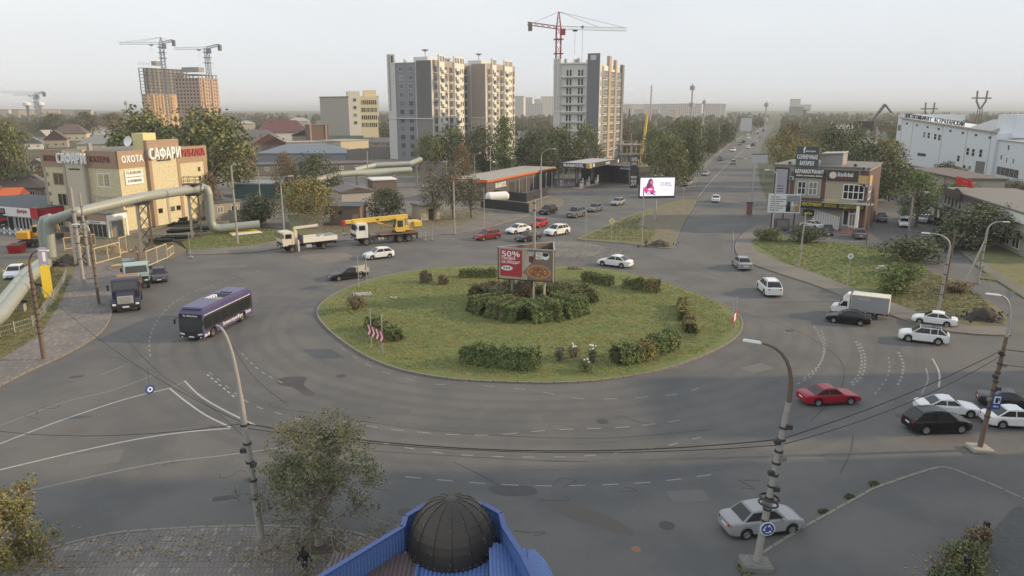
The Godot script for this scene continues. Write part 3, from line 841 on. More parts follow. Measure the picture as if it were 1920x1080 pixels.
const ACROSS := Transform3D(Vector3(0,0,1),Vector3(1,0,0),Vector3(0,1,0),Vector3.ZERO)   # outlines drawn as (along, up), pulled across

func across(b: B,outline: Array,x0: float,x1: float) -> void:
	var p := PackedVector2Array()
	for q in outline: p.append(Vector2(q[0],q[1]))
	b.prism(p,x0,x1,true,ACROSS)

func box_part(root: Node,word: String,c: Vector3,s: Vector3,m: Material,r := 0.0,basis := Basis.IDENTITY) -> MeshInstance3D:
	var b := B.new()
	if r > 0: rbox(b,c,s,r,basis)
	else: b.box(c,s,basis)
	return part(root,word,b,m)

func text(root: Node,words: String,height: float,at: Transform3D,m: Material,depth := 0.02,width := 0.0,font_name := "Droid Sans",bold := true,word := "lettering") -> MeshInstance3D:
	var t := TextMesh.new()
	var f := SystemFont.new(); f.font_names = PackedStringArray([font_name]); f.font_weight = 700 if bold else 400
	t.font = f; t.text = words; t.font_size = 48; t.pixel_size = height / (48 * 0.715); t.depth = depth; t.curve_step = 3.0
	t.horizontal_alignment = HORIZONTAL_ALIGNMENT_LEFT
	var box := t.get_aabb(); var sx := width / maxf(0.1,box.size.x) if width > 0 else 1.0
	var o := part(root,word,t,m)
	o.transform = at * Transform3D(Basis.from_scale(Vector3(sx,1,1)),Vector3(-box.position.x * sx,-box.position.y,0))
	return o

func facing(at: Vector3,out: Vector3) -> Transform3D:      # a frame whose z axis looks out
	var z := out.normalized(); var x := Vector3.UP.cross(z).normalized()
	return Transform3D(Basis(x,z.cross(x),z),at)

func fit(root: Node3D,rear: Array,front: Array,length: float) -> void:
	var p := G(rear[0],rear[1]); var q := G(front[0],front[1])
	root.position = (p + q) / 2; root.rotation.y = atan2(q.x - p.x,q.z - p.z)
	var s := clampf(p.distance_to(q) / length,0.85,1.2)
	root.scale = Vector3(s,s,s)

func lorry_cab(root: Node,z: float,w: float,y0: float,h: float,depth: float,m: Material) -> MeshInstance3D:   # flat-nosed cab, front at z
	var b := B.new()
	across(b,[[z,y0],[z + 0.02,y0 + h * 0.45],[z - 0.16,y0 + h * 0.93],[z - 0.3,y0 + h],[z - depth + 0.1,y0 + h],[z - depth,y0 + h - 0.1],[z - depth,y0]],-w / 2,w / 2)
	var cab := part(root,"cab",b,m)
	b = B.new()
	b.face(Vector3(-w * 0.44,y0 + h * 0.50,z + 0.022),Vector3(w * 0.44,y0 + h * 0.50,z + 0.022),Vector3(w * 0.42,y0 + h * 0.88,z - 0.125),Vector3(-w * 0.42,y0 + h * 0.88,z - 0.125),Vector3(0,0.3,1))
	part(cab,"windscreen",b,M.glass_grey)
	for s in [-1.0,1.0]:
		box_part(cab,"side_window",Vector3(s * (w / 2 + 0.005),y0 + h * 0.69,z - depth * 0.5),Vector3(0.03,h * 0.33,depth * 0.52),M.glass_dark)
		box_part(cab,"door_seam",Vector3(s * (w / 2 + 0.002),y0 + h * 0.45,z - depth * 0.80),Vector3(0.02,h * 0.8,0.025),M.trim_black)
		box_part(cab,"mirror",Vector3(s * (w / 2 + 0.2),y0 + h * 0.72,z - 0.05),Vector3(0.2,0.42,0.08),M.trim_black)
		box_part(cab,"headlight",Vector3(s * w * 0.36,y0 + 0.02,z + 0.02),Vector3(0.3,0.17,0.1),M.lamp_clear)
	box_part(cab,"grille",Vector3(0,y0 + h * 0.14,z + 0.02),Vector3(w * 0.92,h * 0.2,0.06),M.trim_black)
	box_part(cab,"bumper",Vector3(0,y0 - 0.12,z - 0.08),Vector3(w,0.28,0.3),M.trim_black,0.04)
	box_part(cab,"number_plate",Vector3(0,y0 - 0.12,z + 0.085),Vector3(0.52,0.12,0.02),M.plate_white)
	return cab

func axle(root: Node,z: float,w: float,r: float,twin := false) -> void:
	for s in [-1.0,1.0]: wheel(root,Vector3(s * (w / 2 - (0.28 if twin else 0.16)),r,z),r,0.5 if twin else 0.28,s,M.concrete_dark)

func stage_trucks() -> void:
	make_bus(); make_flatbed(); make_mobile_crane(); make_dump_truck(); make_drill_truck(); make_box_truck(); make_red_truck(); make_excavator()

func make_bus() -> void:
	var r := thing("city_bus","dark purple single-deck city bus with white lettering along its side","bus")
	var L := 9.4; var w := 2.5; var h := 2.95
	var purple := mat("bus_purple",0.085,0.072,0.19,0.35); var deep := mat("bus_roof",0.105,0.10,0.20,0.45)
	var pc := G(383,641); var pr := G(475,592)
	var d := (pc - pr).normalized(); var left := Vector3.UP.cross(d)
	r.position = pc - d * L / 2 - left * w / 2; r.rotation.y = atan2(d.x,d.z)
	var b := B.new()
	var f := L / 2
	across(b,[[f,0.35],[f + 0.02,1.5],[f - 0.10,2.7],[f - 0.35,h],[-f + 0.25,h],[-f,h - 0.25],[-f,0.35],[-f + 1.55,0.35],[-f + 1.65,0.85],[-f + 1.95,1.02],[-f + 2.45,1.02],[-f + 2.75,0.85],[-f + 2.85,0.35],[f - 2.35,0.35],[f - 2.25,0.85],[f - 1.95,1.02],[f - 1.45,1.02],[f - 1.15,0.85],[f - 1.05,0.35]],-w / 2,w / 2)
	part(r,"body",b,purple)
	box_part(r,"underbody",Vector3(0,0.55,0),Vector3(w - 0.5,0.5,L - 0.6),M.rubber)
	b = B.new()
	b.face(Vector3(-1.2,1.0,f + 0.03),Vector3(1.2,1.0,f + 0.03),Vector3(1.2,1.5,f + 0.034),Vector3(-1.2,1.5,f + 0.034),Vector3(0,0,1))
	b.face(Vector3(-1.2,1.5,f + 0.034),Vector3(1.2,1.5,f + 0.034),Vector3(1.16,2.37,f - 0.05),Vector3(-1.16,2.37,f - 0.05),Vector3(0,0,1))
	part(r,"windscreen",b,M.glass_grey)
	box_part(r,"front_panel",Vector3(0,0.68,f + 0.02),Vector3(2.44,0.62,0.06),M.black,0.02)
	box_part(r,"destination_display",Vector3(0,2.52,f - 0.055),Vector3(2.3,0.34,0.1),M.black)
	text(r,"Тс Жилки",0.17,facing(Vector3(-0.75,2.44,f + 0.01),Vector3(0,0.08,1)),mat("display_white",0.85,0.85,0.8,0.5),0.01,1.5)
	for s in [-1.0,1.0]:
		box_part(r,"headlight",Vector3(s * 0.93,0.72,f + 0.05),Vector3(0.5,0.16,0.08),M.lamp_clear,0.03,Basis(Vector3(0,0,1),s * 0.2))
		box_part(r,"fog_lamp",Vector3(s * 0.98,0.42,f + 0.03),Vector3(0.14,0.12,0.06),M.lamp_clear)
		box_part(r,"mirror",Vector3(s * 1.5,1.95,f + 0.25),Vector3(0.16,0.45,0.16),M.black,0.03)
		b = B.new(); b.rod(Vector3(s * 1.2,2.35,f - 0.1),Vector3(s * 1.5,2.2,f + 0.25),0.025); part(r,"mirror_arm",b,M.black)
		# one long black glass band with panes set in it
		box_part(r,"window_band",Vector3(s * (w / 2 + 0.002),1.72,-0.15),Vector3(0.03,1.42,L - 0.5),M.black)
		for i in 6:
			var zc := f - 0.95 - i * 1.45
			var door: bool = s < 0 and i in [0,2,5]
			var pane := box_part(r,"door" if door else "window",Vector3(s * (w / 2 + 0.012),1.25 if door else 1.74,zc),Vector3(0.03,1.75 if door else 1.02,1.34),M.glass_dark)
			if not door: box_part(pane,"vent_bar",Vector3(s * (w / 2 + 0.03),2.02,zc),Vector3(0.015,0.03,1.34),M.trim_black)
		box_part(r,"roof_line",Vector3(s * (w / 2 + 0.004),2.52,0),Vector3(0.03,0.06,L - 0.7),M.white_paint)
	var side := facing(Vector3(w / 2 + 0.02,0.68,f - 3.0),Vector3.RIGHT)
	text(r,"Электробус",0.34,Transform3D(side.basis,Vector3(w / 2 + 0.02,0.52,1.3)),M.white_paint,0.012,3.9)
	text(r,"bus",0.36,Transform3D(side.basis,Vector3(w / 2 + 0.02,0.66,-f + 1.5)),M.white_paint,0.012,1.0)
	text(r,"эл",0.34,Transform3D(side.basis,Vector3(w / 2 + 0.02,0.45,f - 0.15)),M.white_paint,0.012,0.85)
	# roof: raised shrouds front and rear with an open well of equipment between
	b = B.new(); across(b,[[f - 0.3,h - 0.02],[f - 0.55,h + 0.30],[0.9,h + 0.36],[0.8,h - 0.02]],-1.12,1.12); part(r,"roof_shroud",b,deep)
	b = B.new(); across(b,[[-1.2,h - 0.02],[-1.25,h + 0.36],[-f + 0.7,h + 0.34],[-f + 0.2,h - 0.02]],-1.12,1.12); part(r,"roof_shroud",b,deep)
	for s in [-1.0,1.0]: box_part(r,"roof_rim",Vector3(s * 1.07,h + 0.16,-0.2),Vector3(0.1,0.36,2.1),deep)
	box_part(r,"roof_well",Vector3(0,h + 0.02,-0.2),Vector3(2.04,0.05,2.0),mat("roof_well_green",0.09,0.10,0.08,0.8))
	for i in 4: box_part(r,"battery_case",Vector3(-0.72,h + 0.16,-0.85 + i * 0.45),Vector3(0.5,0.28,0.26),M.white_paint,0.03)
	box_part(r,"battery_case",Vector3(0.35,h + 0.10,0.2),Vector3(0.9,0.16,0.8),M.galvanised,0.03)
	for i in 3: 
		b = B.new(); b.lathe([Vector2(0.2,0),Vector2(0.2,0.06),Vector2(0,0.06)],Transform3D(Basis.IDENTITY,Vector3(-0.3 + i * 0.45,h + 0.355,-1.65)),14); part(r,"roof_fan",b,M.black)
	box_part(r,"front_vent",Vector3(0,h + 0.12,f - 0.38),Vector3(1.9,0.14,0.1),M.black,0.0,Basis(Vector3.RIGHT,-0.7))
	for i in 2: box_part(r,"number_plate",Vector3(0,0.45,f + 0.06) if i == 0 else Vector3(0,0.7,-f - 0.02),Vector3(0.55,0.13,0.03),M.plate_white)
	for zz in [f - 1.7,-f + 2.2]: axle(r,zz,w,0.46)
	# a person sits at the wheel
	person_seated(r,Vector3(0.65,1.0,f - 0.9))

func person_seated(r: Node,at: Vector3) -> void:
	var b := B.new()
	b.lathe([Vector2(0.2,0),Vector2(0.23,0.3),Vector2(0.2,0.5),Vector2(0.07,0.58),Vector2(0.09,0.68),Vector2(0.105,0.78),Vector2(0.08,0.88),Vector2(0,0.92)],Transform3D(Basis.IDENTITY,at),10)
	part(r,"driver",b,mat("driver_shirt",0.4,0.38,0.36,0.9))

func make_flatbed() -> void:
	var r := thing("flatbed_lorry","small white flatbed lorry with a folded loader crane behind its cab","lorry")
	var cream := mat("lorry_cream",0.62,0.58,0.48,0.5)
	fit(r,[634,461],[521,474],7.6)
	var f := 3.8
	lorry_cab(r,f,2.25,0.95,1.75,1.55,cream)
	box_part(r,"chassis",Vector3(0,0.72,-0.4),Vector3(0.85,0.26,6.6),M.trim_black)
	for s in [-1.0,1.0]:
		box_part(r,"side_board",Vector3(s * 1.15,1.42,-1.25),Vector3(0.06,0.6,4.7),mat("lorry_white",0.70,0.69,0.63,0.55),0.015)
		box_part(r,"mudguard",Vector3(s * 1.0,1.02,f - 1.25),Vector3(0.3,0.1,1.1),M.trim_black)
	box_part(r,"tail_board",Vector3(0,1.42,-3.58),Vector3(2.3,0.6,0.06),M.lorry_white)
	box_part(r,"head_board",Vector3(0,1.62,1.12),Vector3(2.34,1.0,0.08),mat("head_board_violet",0.12,0.10,0.16,0.7))
	box_part(r,"deck",Vector3(0,1.09,-1.25),Vector3(2.3,0.08,4.7),M.concrete_dark)
	box_part(r,"fuel_tank",Vector3(0.85,0.62,0.35),Vector3(0.5,0.45,0.8),M.galvanised,0.08)
	box_part(r,"rear_bar",Vector3(0,0.62,-3.5),Vector3(2.2,0.12,0.1),M.trim_black)
	var b := B.new()
	b.box(Vector3(0.3,1.7,1.75),Vector3(0.34,2.0,0.34)); b.beam(Vector3(0.3,3.05,1.95),Vector3(0.3,3.15,-1.3),0.26,0.3); b.beam(Vector3(0.3,2.6,1.75),Vector3(0.3,3.05,1.9),0.26,0.28)
	part(r,"loader_crane",b,cream)
	box_part(r,"crane_tip",Vector3(0.3,2.98,-1.35),Vector3(0.2,0.4,0.16),M.concrete_dark)
	for s in [-1.0,1.0]: box_part(r,"outrigger",Vector3(s * 1.12,0.85,1.75),Vector3(0.17,1.5,0.17),cream)
	axle(r,f - 1.25,2.2,0.42); axle(r,-1.75,2.2,0.42,true)

func make_mobile_crane() -> void:
	var r := thing("mobile_crane","three-axle mobile crane with a white cab and yellow boom","crane lorry")
	var yel: Material = M.crane_yellow
	fit(r,[782,449],[664,460],9.6)
	var f := 4.8
	lorry_cab(r,f,2.5,1.15,2.05,1.7,mat("cab_white",0.72,0.72,0.70,0.45))
	box_part(r,"chassis",Vector3(0,0.95,-0.9),Vector3(1.0,0.34,7.8),mat("chassis_brown",0.05,0.042,0.04,0.8))
	box_part(r,"platform",Vector3(0,1.32,-1.6),Vector3(2.4,0.12,5.6),mat("deck_rust",0.19,0.12,0.085,0.85))
	for z in [2.2,-4.3]:
		for s in [-1.0,1.0]: box_part(r,"outrigger",Vector3(s * 1.15,0.8,z),Vector3(0.2,0.9,0.25),M.chassis_brown)
	for z in [1.4,0.9]: box_part(r,"air_tank",Vector3(0.95,0.78,z),Vector3(0.4,0.4,0.42),M.galvanised,0.1)
	box_part(r,"tool_box",Vector3(1.0,0.8,-0.3),Vector3(0.5,0.5,0.8),M.chassis_brown)
	var turn := B.new(); turn.lathe([Vector2(1.05,1.38),Vector2(1.05,1.6),Vector2(0,1.6)],Transform3D(Basis.IDENTITY,Vector3(0,0,-2.0)),20)
	part(r,"slewing_ring",turn,M.chassis_brown)
	var b := B.new(); across(b,[[-1.2,1.6],[-0.9,2.0],[-1.3,3.5],[-2.4,3.6],[-2.5,1.6]],0.35,1.25)
	var cabin := part(r,"operator_cabin",b,yel)
	for s in [0.34,1.262]: box_part(cabin,"cabin_window",Vector3(s,2.75,-1.75),Vector3(0.02,0.95,0.85),M.glass_grey)
	b = B.new(); b.face(Vector3(0.42,2.15,-0.93),Vector3(1.18,2.15,-0.93),Vector3(1.18,3.35,-1.24),Vector3(0.42,3.35,-1.24),Vector3(0,0.2,1)); part(cabin,"cabin_window",b,M.glass_grey)
	box_part(r,"superstructure",Vector3(-0.1,1.95,-2.9),Vector3(1.5,0.7,2.2),yel,0.05)
	box_part(r,"counterweight",Vector3(0,2.45,-4.6),Vector3(2.0,0.9,1.3),yel,0.12)
	box_part(r,"winch",Vector3(0,2.6,-3.5),Vector3(1.2,0.8,0.7),mat("winch_cream",0.55,0.5,0.38,0.6),0.1)
	b = B.new(); b.beam(Vector3(-0.15,3.55,-3.4),Vector3(-0.15,3.35,4.9),0.55,0.62); part(r,"boom",b,yel)
	b = B.new(); b.beam(Vector3(-0.15,3.38,4.9),Vector3(-0.15,3.36,5.9),0.42,0.48); part(r,"boom_section",b,yel)
	b = B.new(); b.rod(Vector3(-0.15,2.1,-1.1),Vector3(-0.15,3.1,1.6),0.13); part(r,"luffing_ram",b,yel)
	box_part(r,"boom_head",Vector3(-0.15,3.2,6.15),Vector3(0.5,0.75,0.4),M.red,0.06)
	b = B.new(); b.rod(Vector3(-0.15,3.0,6.35),Vector3(-0.15,1.9,6.1),0.02,-1,5); part(r,"hoist_rope",b,M.wire)
	b = B.new(); b.lathe([Vector2(0,1.35),Vector2(0.25,1.5),Vector2(0.28,1.75),Vector2(0,1.95)],Transform3D(Basis.IDENTITY,Vector3(-0.15,0,6.1)),12); part(r,"hook_block",b,M.galvanised)
	for z in [1.0,-1.0]: box_part(r,"boom_mark",Vector3(0.14,3.44,1.2 + z * 0.12),Vector3(0.02,0.22,0.16),M.black)
	b = B.new(); b.box(Vector3(-0.15,2.9,2.95),Vector3(0.5,0.3,0.12)); b.box(Vector3(-0.15,2.0,2.95),Vector3(0.16,1.5,0.12)); part(r,"boom_rest",b,M.chassis_brown)
	axle(r,f - 1.5,2.5,0.55); axle(r,-1.7,2.5,0.55,true); axle(r,-3.1,2.5,0.55,true)
	for z in [-1.7,-3.1]:
		for s in [-1.0,1.0]:
			var g := B.new(); g.lathe([Vector2(0.66,-0.25),Vector2(0.66,0.25)],Transform3D(Basis(Vector3(0,0,1),PI / 2),Vector3(s * 0.98,0.56,z)),12,PI / 2 * 0,PI * 2); 
			box_part(r,"mudguard",Vector3(s * 1.0,1.2,z),Vector3(0.5,0.05,1.1),M.chassis_brown)

func make_dump_truck() -> void:
	var r := thing("bonneted_lorry","black bonneted lorry with a silver grille parked at the west kerb","lorry")
	fit(r,[246,553],[237,591],6.6)
	var f := 3.3
	var navy := mat("lorry_navy",0.035,0.032,0.06,0.45)
	var b := B.new(); across(b,[[f,0.75],[f + 0.03,1.3],[f - 0.2,1.72],[f - 1.5,1.86],[f - 1.5,0.75]],-0.72,0.72); part(r,"bonnet",b,navy)
	box_part(r,"grille",Vector3(0,1.24,f + 0.02),Vector3(1.3,0.72,0.07),mat("grille_silver",0.5,0.5,0.48,0.4,0.3),0.02)
	for i in 5: box_part(r,"grille_bar",Vector3(0,1.0 + i * 0.12,f + 0.065),Vector3(1.0,0.03,0.02),M.concrete_dark)
	box_part(r,"bumper",Vector3(0,0.62,f + 0.02),Vector3(2.4,0.34,0.25),M.trim_black,0.05)
	box_part(r,"number_plate",Vector3(0,0.62,f + 0.155),Vector3(0.55,0.14,0.02),M.plate_white)
	b = B.new(); across(b,[[f - 1.4,0.9],[f - 1.42,1.75],[f - 1.72,2.72],[f - 2.0,2.82],[f - 2.95,2.8],[f - 3.0,0.9]],-1.15,1.15)
	var cab := part(r,"cab",b,navy)
	b = B.new(); b.face(Vector3(-1.03,1.9,f - 1.445),Vector3(1.03,1.9,f - 1.445),Vector3(0.98,2.6,f - 1.66),Vector3(-0.98,2.6,f - 1.66),Vector3(0,0.3,1)); part(cab,"windscreen",b,M.glass_grey)
	for s in [-1.0,1.0]:
		box_part(cab,"side_window",Vector3(s * 1.155,2.2,f - 2.3),Vector3(0.02,0.65,0.85),M.glass_dark)
		box_part(r,"mirror",Vector3(s * 1.42,2.15,f - 1.5),Vector3(0.2,0.5,0.08),M.trim_black)
		b = B.new(); across(b,[[f + 0.05,0.72],[f + 0.02,1.05],[f - 0.3,1.25],[f - 1.0,1.28],[f - 1.4,1.0],[f - 1.4,0.8],[f - 1.15,1.05],[f - 0.4,1.05],[f - 0.15,0.72]],s * 0.95 - 0.27,s * 0.95 + 0.27); part(r,"wing",b,navy)
		box_part(r,"headlight",Vector3(s * 0.95,0.85,f + 0.07),Vector3(0.3,0.18,0.08),M.lamp_clear,0.03)
	box_part(r,"chassis",Vector3(0,0.75,-0.8),Vector3(0.85,0.28,5.0),M.trim_black)
	box_part(r,"cargo_body",Vector3(0,1.65,-1.55),Vector3(2.35,1.0,3.4),mat("body_rust",0.10,0.075,0.065,0.85))
	box_part(r,"load",Vector3(0,2.25,-1.5),Vector3(2.1,0.35,3.1),mat("load_timber",0.3,0.19,0.11,0.9),0.15)
	axle(r,f - 0.8,2.3,0.48); axle(r,-1.9,2.3,0.48,true)

func make_drill_truck() -> void:
	var r := thing("drill_rig_lorry","pale turquoise lorry with a grey drill rig, behind the black lorry","lorry")
	fit(r,[252,512],[262,553],7.2)
	var f := 3.6
	var teal := mat("rig_turquoise",0.33,0.46,0.44,0.55)
	lorry_cab(r,f,2.3,1.0,1.75,1.6,teal)
	box_part(r,"chassis",Vector3(0,0.8,-0.9),Vector3(0.9,0.3,6.2),M.trim_black)
	box_part(r,"rig_cabin",Vector3(-0.55,2.0,0.6),Vector3(1.3,1.6,1.5),mat("rig_grey",0.2,0.21,0.21,0.7),0.05)
	box_part(r,"rig_window",Vector3(-0.55,2.35,1.36),Vector3(1.0,0.6,0.03),M.glass_grey)
	box_part(r,"platform",Vector3(0,1.2,-1.4),Vector3(2.3,0.15,4.2),M.rig_grey)
	var b := B.new()
	for s in [-0.22,0.22]: b.beam(Vector3(0.45 + s,2.9,1.7),Vector3(0.45 + s,3.5,-4.6),0.09,0.09); b.beam(Vector3(0.45 + s,2.55,1.7),Vector3(0.45 + s,3.1,-4.6),0.09,0.09)
	for i in 14:
		var t := i / 14.0
		b.beam(Vector3(0.23,2.9,1.7).lerp(Vector3(0.23,3.5,-4.6),t),Vector3(0.67,2.55,1.7).lerp(Vector3(0.67,3.1,-4.6),t + 0.06),0.05,0.05)
	part(r,"drill_mast",b,mat("mast_rust",0.16,0.11,0.08,0.8))
	b = B.new(); b.rod(Vector3(0.45,1.3,-3.2),Vector3(0.45,3.2,-1.2),0.1); part(r,"mast_ram",b,M.galvanised)
	box_part(r,"winch",Vector3(0.3,1.7,-2.4),Vector3(1.2,0.9,0.9),M.mast_rust,0.1)
	axle(r,f - 1.0,2.3,0.5); axle(r,-1.4,2.3,0.5,true); axle(r,-2.7,2.3,0.5,true)

func make_box_truck() -> void:
	var r := thing("box_lorry","white delivery lorry with its box coloured grey for shade beside the black saloon","lorry")
	fit(r,[1664,599],[1560,586],6.6)
	var f := 3.3
	var wh := mat("van_white",0.74,0.74,0.73,0.4)
	var b := B.new(); across(b,[[f,0.5],[f + 0.02,0.95],[f - 0.15,1.15],[f - 0.75,1.3],[f - 1.35,2.1],[f - 1.6,2.2],[f - 2.1,2.2],[f - 2.1,0.5]],-0.98,0.98)
	var cab := part(r,"cab",b,wh)
	b = B.new(); b.face(Vector3(-0.85,1.36,f - 0.765),Vector3(0.85,1.36,f - 0.765),Vector3(0.8,2.02,f - 1.26),Vector3(-0.8,2.02,f - 1.26),Vector3(0,0.7,1)); part(cab,"windscreen",b,M.glass_dark)
	for s in [-1.0,1.0]:
		b = B.new(); across(b,[[f - 0.95,1.3],[f - 1.42,1.95],[f - 1.85,1.95],[f - 1.85,1.3]],s * 0.985 - 0.01,s * 0.985 + 0.01); part(cab,"side_window",b,M.glass_dark)
		box_part(cab,"mirror",Vector3(s * 1.15,1.5,f - 0.9),Vector3(0.2,0.3,0.1),M.trim_black)
		box_part(cab,"headlight",Vector3(s * 0.72,0.92,f + 0.0),Vector3(0.36,0.2,0.12),M.lamp_clear,0.03)
		box_part(r,"tail_light",Vector3(s * 0.95,0.72,-f - 0.02),Vector3(0.25,0.14,0.06),M.lamp_red)
	box_part(cab,"bumper",Vector3(0,0.5,f - 0.02),Vector3(1.95,0.3,0.2),M.trim_black,0.04)
	b = B.new(); across(b,[[f - 1.2,2.2],[f - 1.75,2.85],[f - 2.05,2.85],[f - 2.1,2.2]],-0.85,0.85); part(r,"wind_deflector",b,wh)
	var box := box_part(r,"box_body",Vector3(0,1.88,-1.12),Vector3(2.16,2.06,4.3),mat("box_shade_grey",0.27,0.28,0.30,0.6),0.02)  # white box: side shade painted grey, sunlit rear and edges painted cream
	for s in [-1.0,1.0]:
		box_part(box,"edge_rail",Vector3(s * 1.09,2.9,-1.12),Vector3(0.06,0.10,4.36),mat("sunlit_rail_cream",0.66,0.62,0.5,0.5))
		box_part(box,"edge_rail",Vector3(s * 1.09,0.88,-1.12),Vector3(0.05,0.10,4.32),M.concrete_dark)
		for z in [-3.27,1.03]: box_part(box,"corner_post",Vector3(s * 1.09,1.88,z),Vector3(0.06,1.94,0.06),M.sunlit_rail_cream)
		box_part(box,"faded_lettering_panel",Vector3(s * 1.085,2.5,-0.4),Vector3(0.012,0.34,1.35),mat("panel_pale",0.36,0.36,0.37,0.7))
		for k in 4: box_part(r,"reflector",Vector3(s * 1.06,0.78,-2.9 + k * 1.1),Vector3(0.03,0.1,0.14),M.plate_white)
	box_part(box,"roof_sheet",Vector3(0,2.93,-1.12),Vector3(2.1,0.03,4.26),M.sunlit_rail_cream)
	for i in 7: box_part(box,"roof_bow",Vector3(0,2.95,-3.0 + i * 0.63),Vector3(2.06,0.03,0.05),M.sunlit_rail_cream)
	for s in [-1.0,1.0]: box_part(box,"rear_door",Vector3(s * 0.52,1.88,-3.285),Vector3(1.0,1.9,0.03),M.sunlit_rail_cream)
	box_part(r,"chassis",Vector3(0,0.62,-1.0),Vector3(0.9,0.22,4.6),M.trim_black)
	axle(r,f - 0.95,1.95,0.36); axle(r,-1.75,1.95,0.36,true)

func make_red_truck() -> void:
	var r := thing("tipper_lorry","red lorry cut off by the left edge of the picture","lorry")
	fit(r,[-46,424],[16,436],8.0)
	var red := mat("lorry_red",0.46,0.055,0.03,0.45)
	lorry_cab(r,4.0,2.5,1.15,1.9,1.9,red)
	box_part(r,"chassis",Vector3(0,0.9,-0.6),Vector3(0.9,0.3,6.8),M.trim_black)
	box_part(r,"tipper_body",Vector3(0,1.9,-1.4),Vector3(2.45,1.3,5.0),red,0.03)
	for i in 5: 
		for s in [-1.0,1.0]: box_part(r,"body_rib",Vector3(s * 1.25,1.9,-3.4 + i),Vector3(0.08,1.3,0.12),red)
	axle(r,2.6,2.5,0.52); axle(r,-1.2,2.5,0.52,true); axle(r,-2.5,2.5,0.52,true)

func make_excavator() -> void:
	var r := thing("wheeled_excavator","small yellow wheeled excavator with a folded arm on the worksite","excavator",G(64,463),1.75)
	r.scale = Vector3.ONE * 1.15
	var yel := mat("excavator_yellow",0.62,0.33,0.035,0.55)
	box_part(r,"undercarriage",Vector3(0,0.75,0),Vector3(1.8,0.5,3.2),M.trim_black,0.06)
	box_part(r,"engine_house",Vector3(0.1,1.75,-0.9),Vector3(2.1,1.1,1.6),yel,0.12)
	box_part(r,"cab",Vector3(0.55,2.1,0.55),Vector3(1.0,1.7,1.3),yel,0.08)
	for s in [-1.0,1.0]: box_part(r,"cab_window",Vector3(0.55 + s * 0.505,2.4,0.55),Vector3(0.02,0.8,1.0),M.glass_dark)
	box_part(r,"cab_window",Vector3(0.55,2.3,1.205),Vector3(0.8,1.1,0.02),M.glass_dark)
	var b := B.new(); b.beam(Vector3(-0.3,1.7,0.6),Vector3(-0.3,3.6,2.2),0.36,0.42); b.beam(Vector3(-0.3,3.6,2.2),Vector3(-0.3,3.9,3.2),0.34,0.4); part(r,"boom",b,yel)
	b = B.new(); b.beam(Vector3(-0.3,4.1,3.2),Vector3(-0.3,1.9,3.7),0.28,0.32); part(r,"dipper_arm",b,mat("arm_dull",0.3,0.2,0.07,0.7))
	b = B.new(); across(b,[[3.3,1.9],[4.0,1.9],[3.9,1.2],[3.4,1.0],[3.2,1.4]],-0.75,0.15); part(r,"bucket",b,M.steel_dark)
	for z in [-1.0,1.0]: axle(r,z,2.1,0.5)
	var k := thing("skip","open red skip of sheet metal in front of the yellow excavator","skip",G(33,473),0.3)
	b = B.new(); across(b,[[-1.6,1.3],[-1.1,0.05],[1.1,0.05],[1.6,1.3]],-0.9,0.9); part(k,"tub",b,M.red)
	box_part(k,"inside",Vector3(0,1.29,0),Vector3(1.6,0.05,2.9),M.dug_soil)
	for s in [-1.0,1.0]: box_part(k,"rim_bar",Vector3(s * 0.92,1.3,0),Vector3(0.08,0.1,3.24),M.red)

# ---------------------------------------------------------------- buildings: local x along the front, z out of it, y up
func front(word: String,label: String,category: String,a: Vector3,b: Vector3,group := "") -> Node3D:
	a.y = 0; b.y = 0
	var d := b - a
	return thing(word,label,category,a,atan2(-d.z,d.x),group)

func right_face(w: float) -> Transform3D: return Transform3D(Vector3(0,0,-1),Vector3.UP,Vector3.RIGHT,Vector3(w,0,0))
func left_face(d: float) -> Transform3D: return Transform3D(Vector3(0,0,1),Vector3.UP,Vector3.LEFT,Vector3(0,0,-d))

var window_store := {}
var panes := 0
func win(root: Node,at: Transform3D,w: float,h: float,cols := 2,rows := 1,frame: Material = null,glass: Material = null,word := "window",ledge := false) -> MeshInstance3D:
	var key := "%d_%d_%d_%d_%s" % [w * 100,h * 100,cols,rows,ledge]
	if not window_store.has(key):
		var g := B.new(); g.box(Vector3(w / 2,h / 2,0.01),Vector3(w,h,0.03))
		var f := B.new(); var t := clampf(minf(w,h) * 0.07,0.05,0.14)
		for i in cols + 1: f.box(Vector3(w * i / cols,h / 2,0.035),Vector3(t,h + t,0.08))
		for i in rows + 1: f.box(Vector3(w / 2,h * i / rows,0.037),Vector3(w + t,t,0.075))
		if ledge: f.box(Vector3(w / 2,-t,0.1),Vector3(w + 0.3,t,0.24))
		window_store[key] = [g.mesh(),f.mesh()]
	panes += 1
	var gm: Material = glass if glass else M.glass_dark
	if word == "window" and (panes * 7 + panes / 3) % 5 == 0: gm = M.glass_curtained
	var o := part(root,word,window_store[key][0],gm)
	o.transform = at
	part(o,"frame",window_store[key][1],frame if frame else M.white_paint)
	return o

func on(face: Transform3D,u: float,v: float,out := 0.0) -> Transform3D:
	return face * Transform3D(Basis.IDENTITY,Vector3(u,v,out))

func plate(root: Node,word: String,face: Transform3D,u0: float,v0: float,u1: float,v1: float,out: float,m: Material,back := 0.05) -> MeshInstance3D:   # panel on a face
	var b := B.new(); b.box(Vector3((u1 - u0) / 2,(v1 - v0) / 2,(out - back) / 2),Vector3(u1 - u0,v1 - v0,out + back))
	var o := part(root,word,b,m)
	o.transform = on(face,u0,v0)
	return o

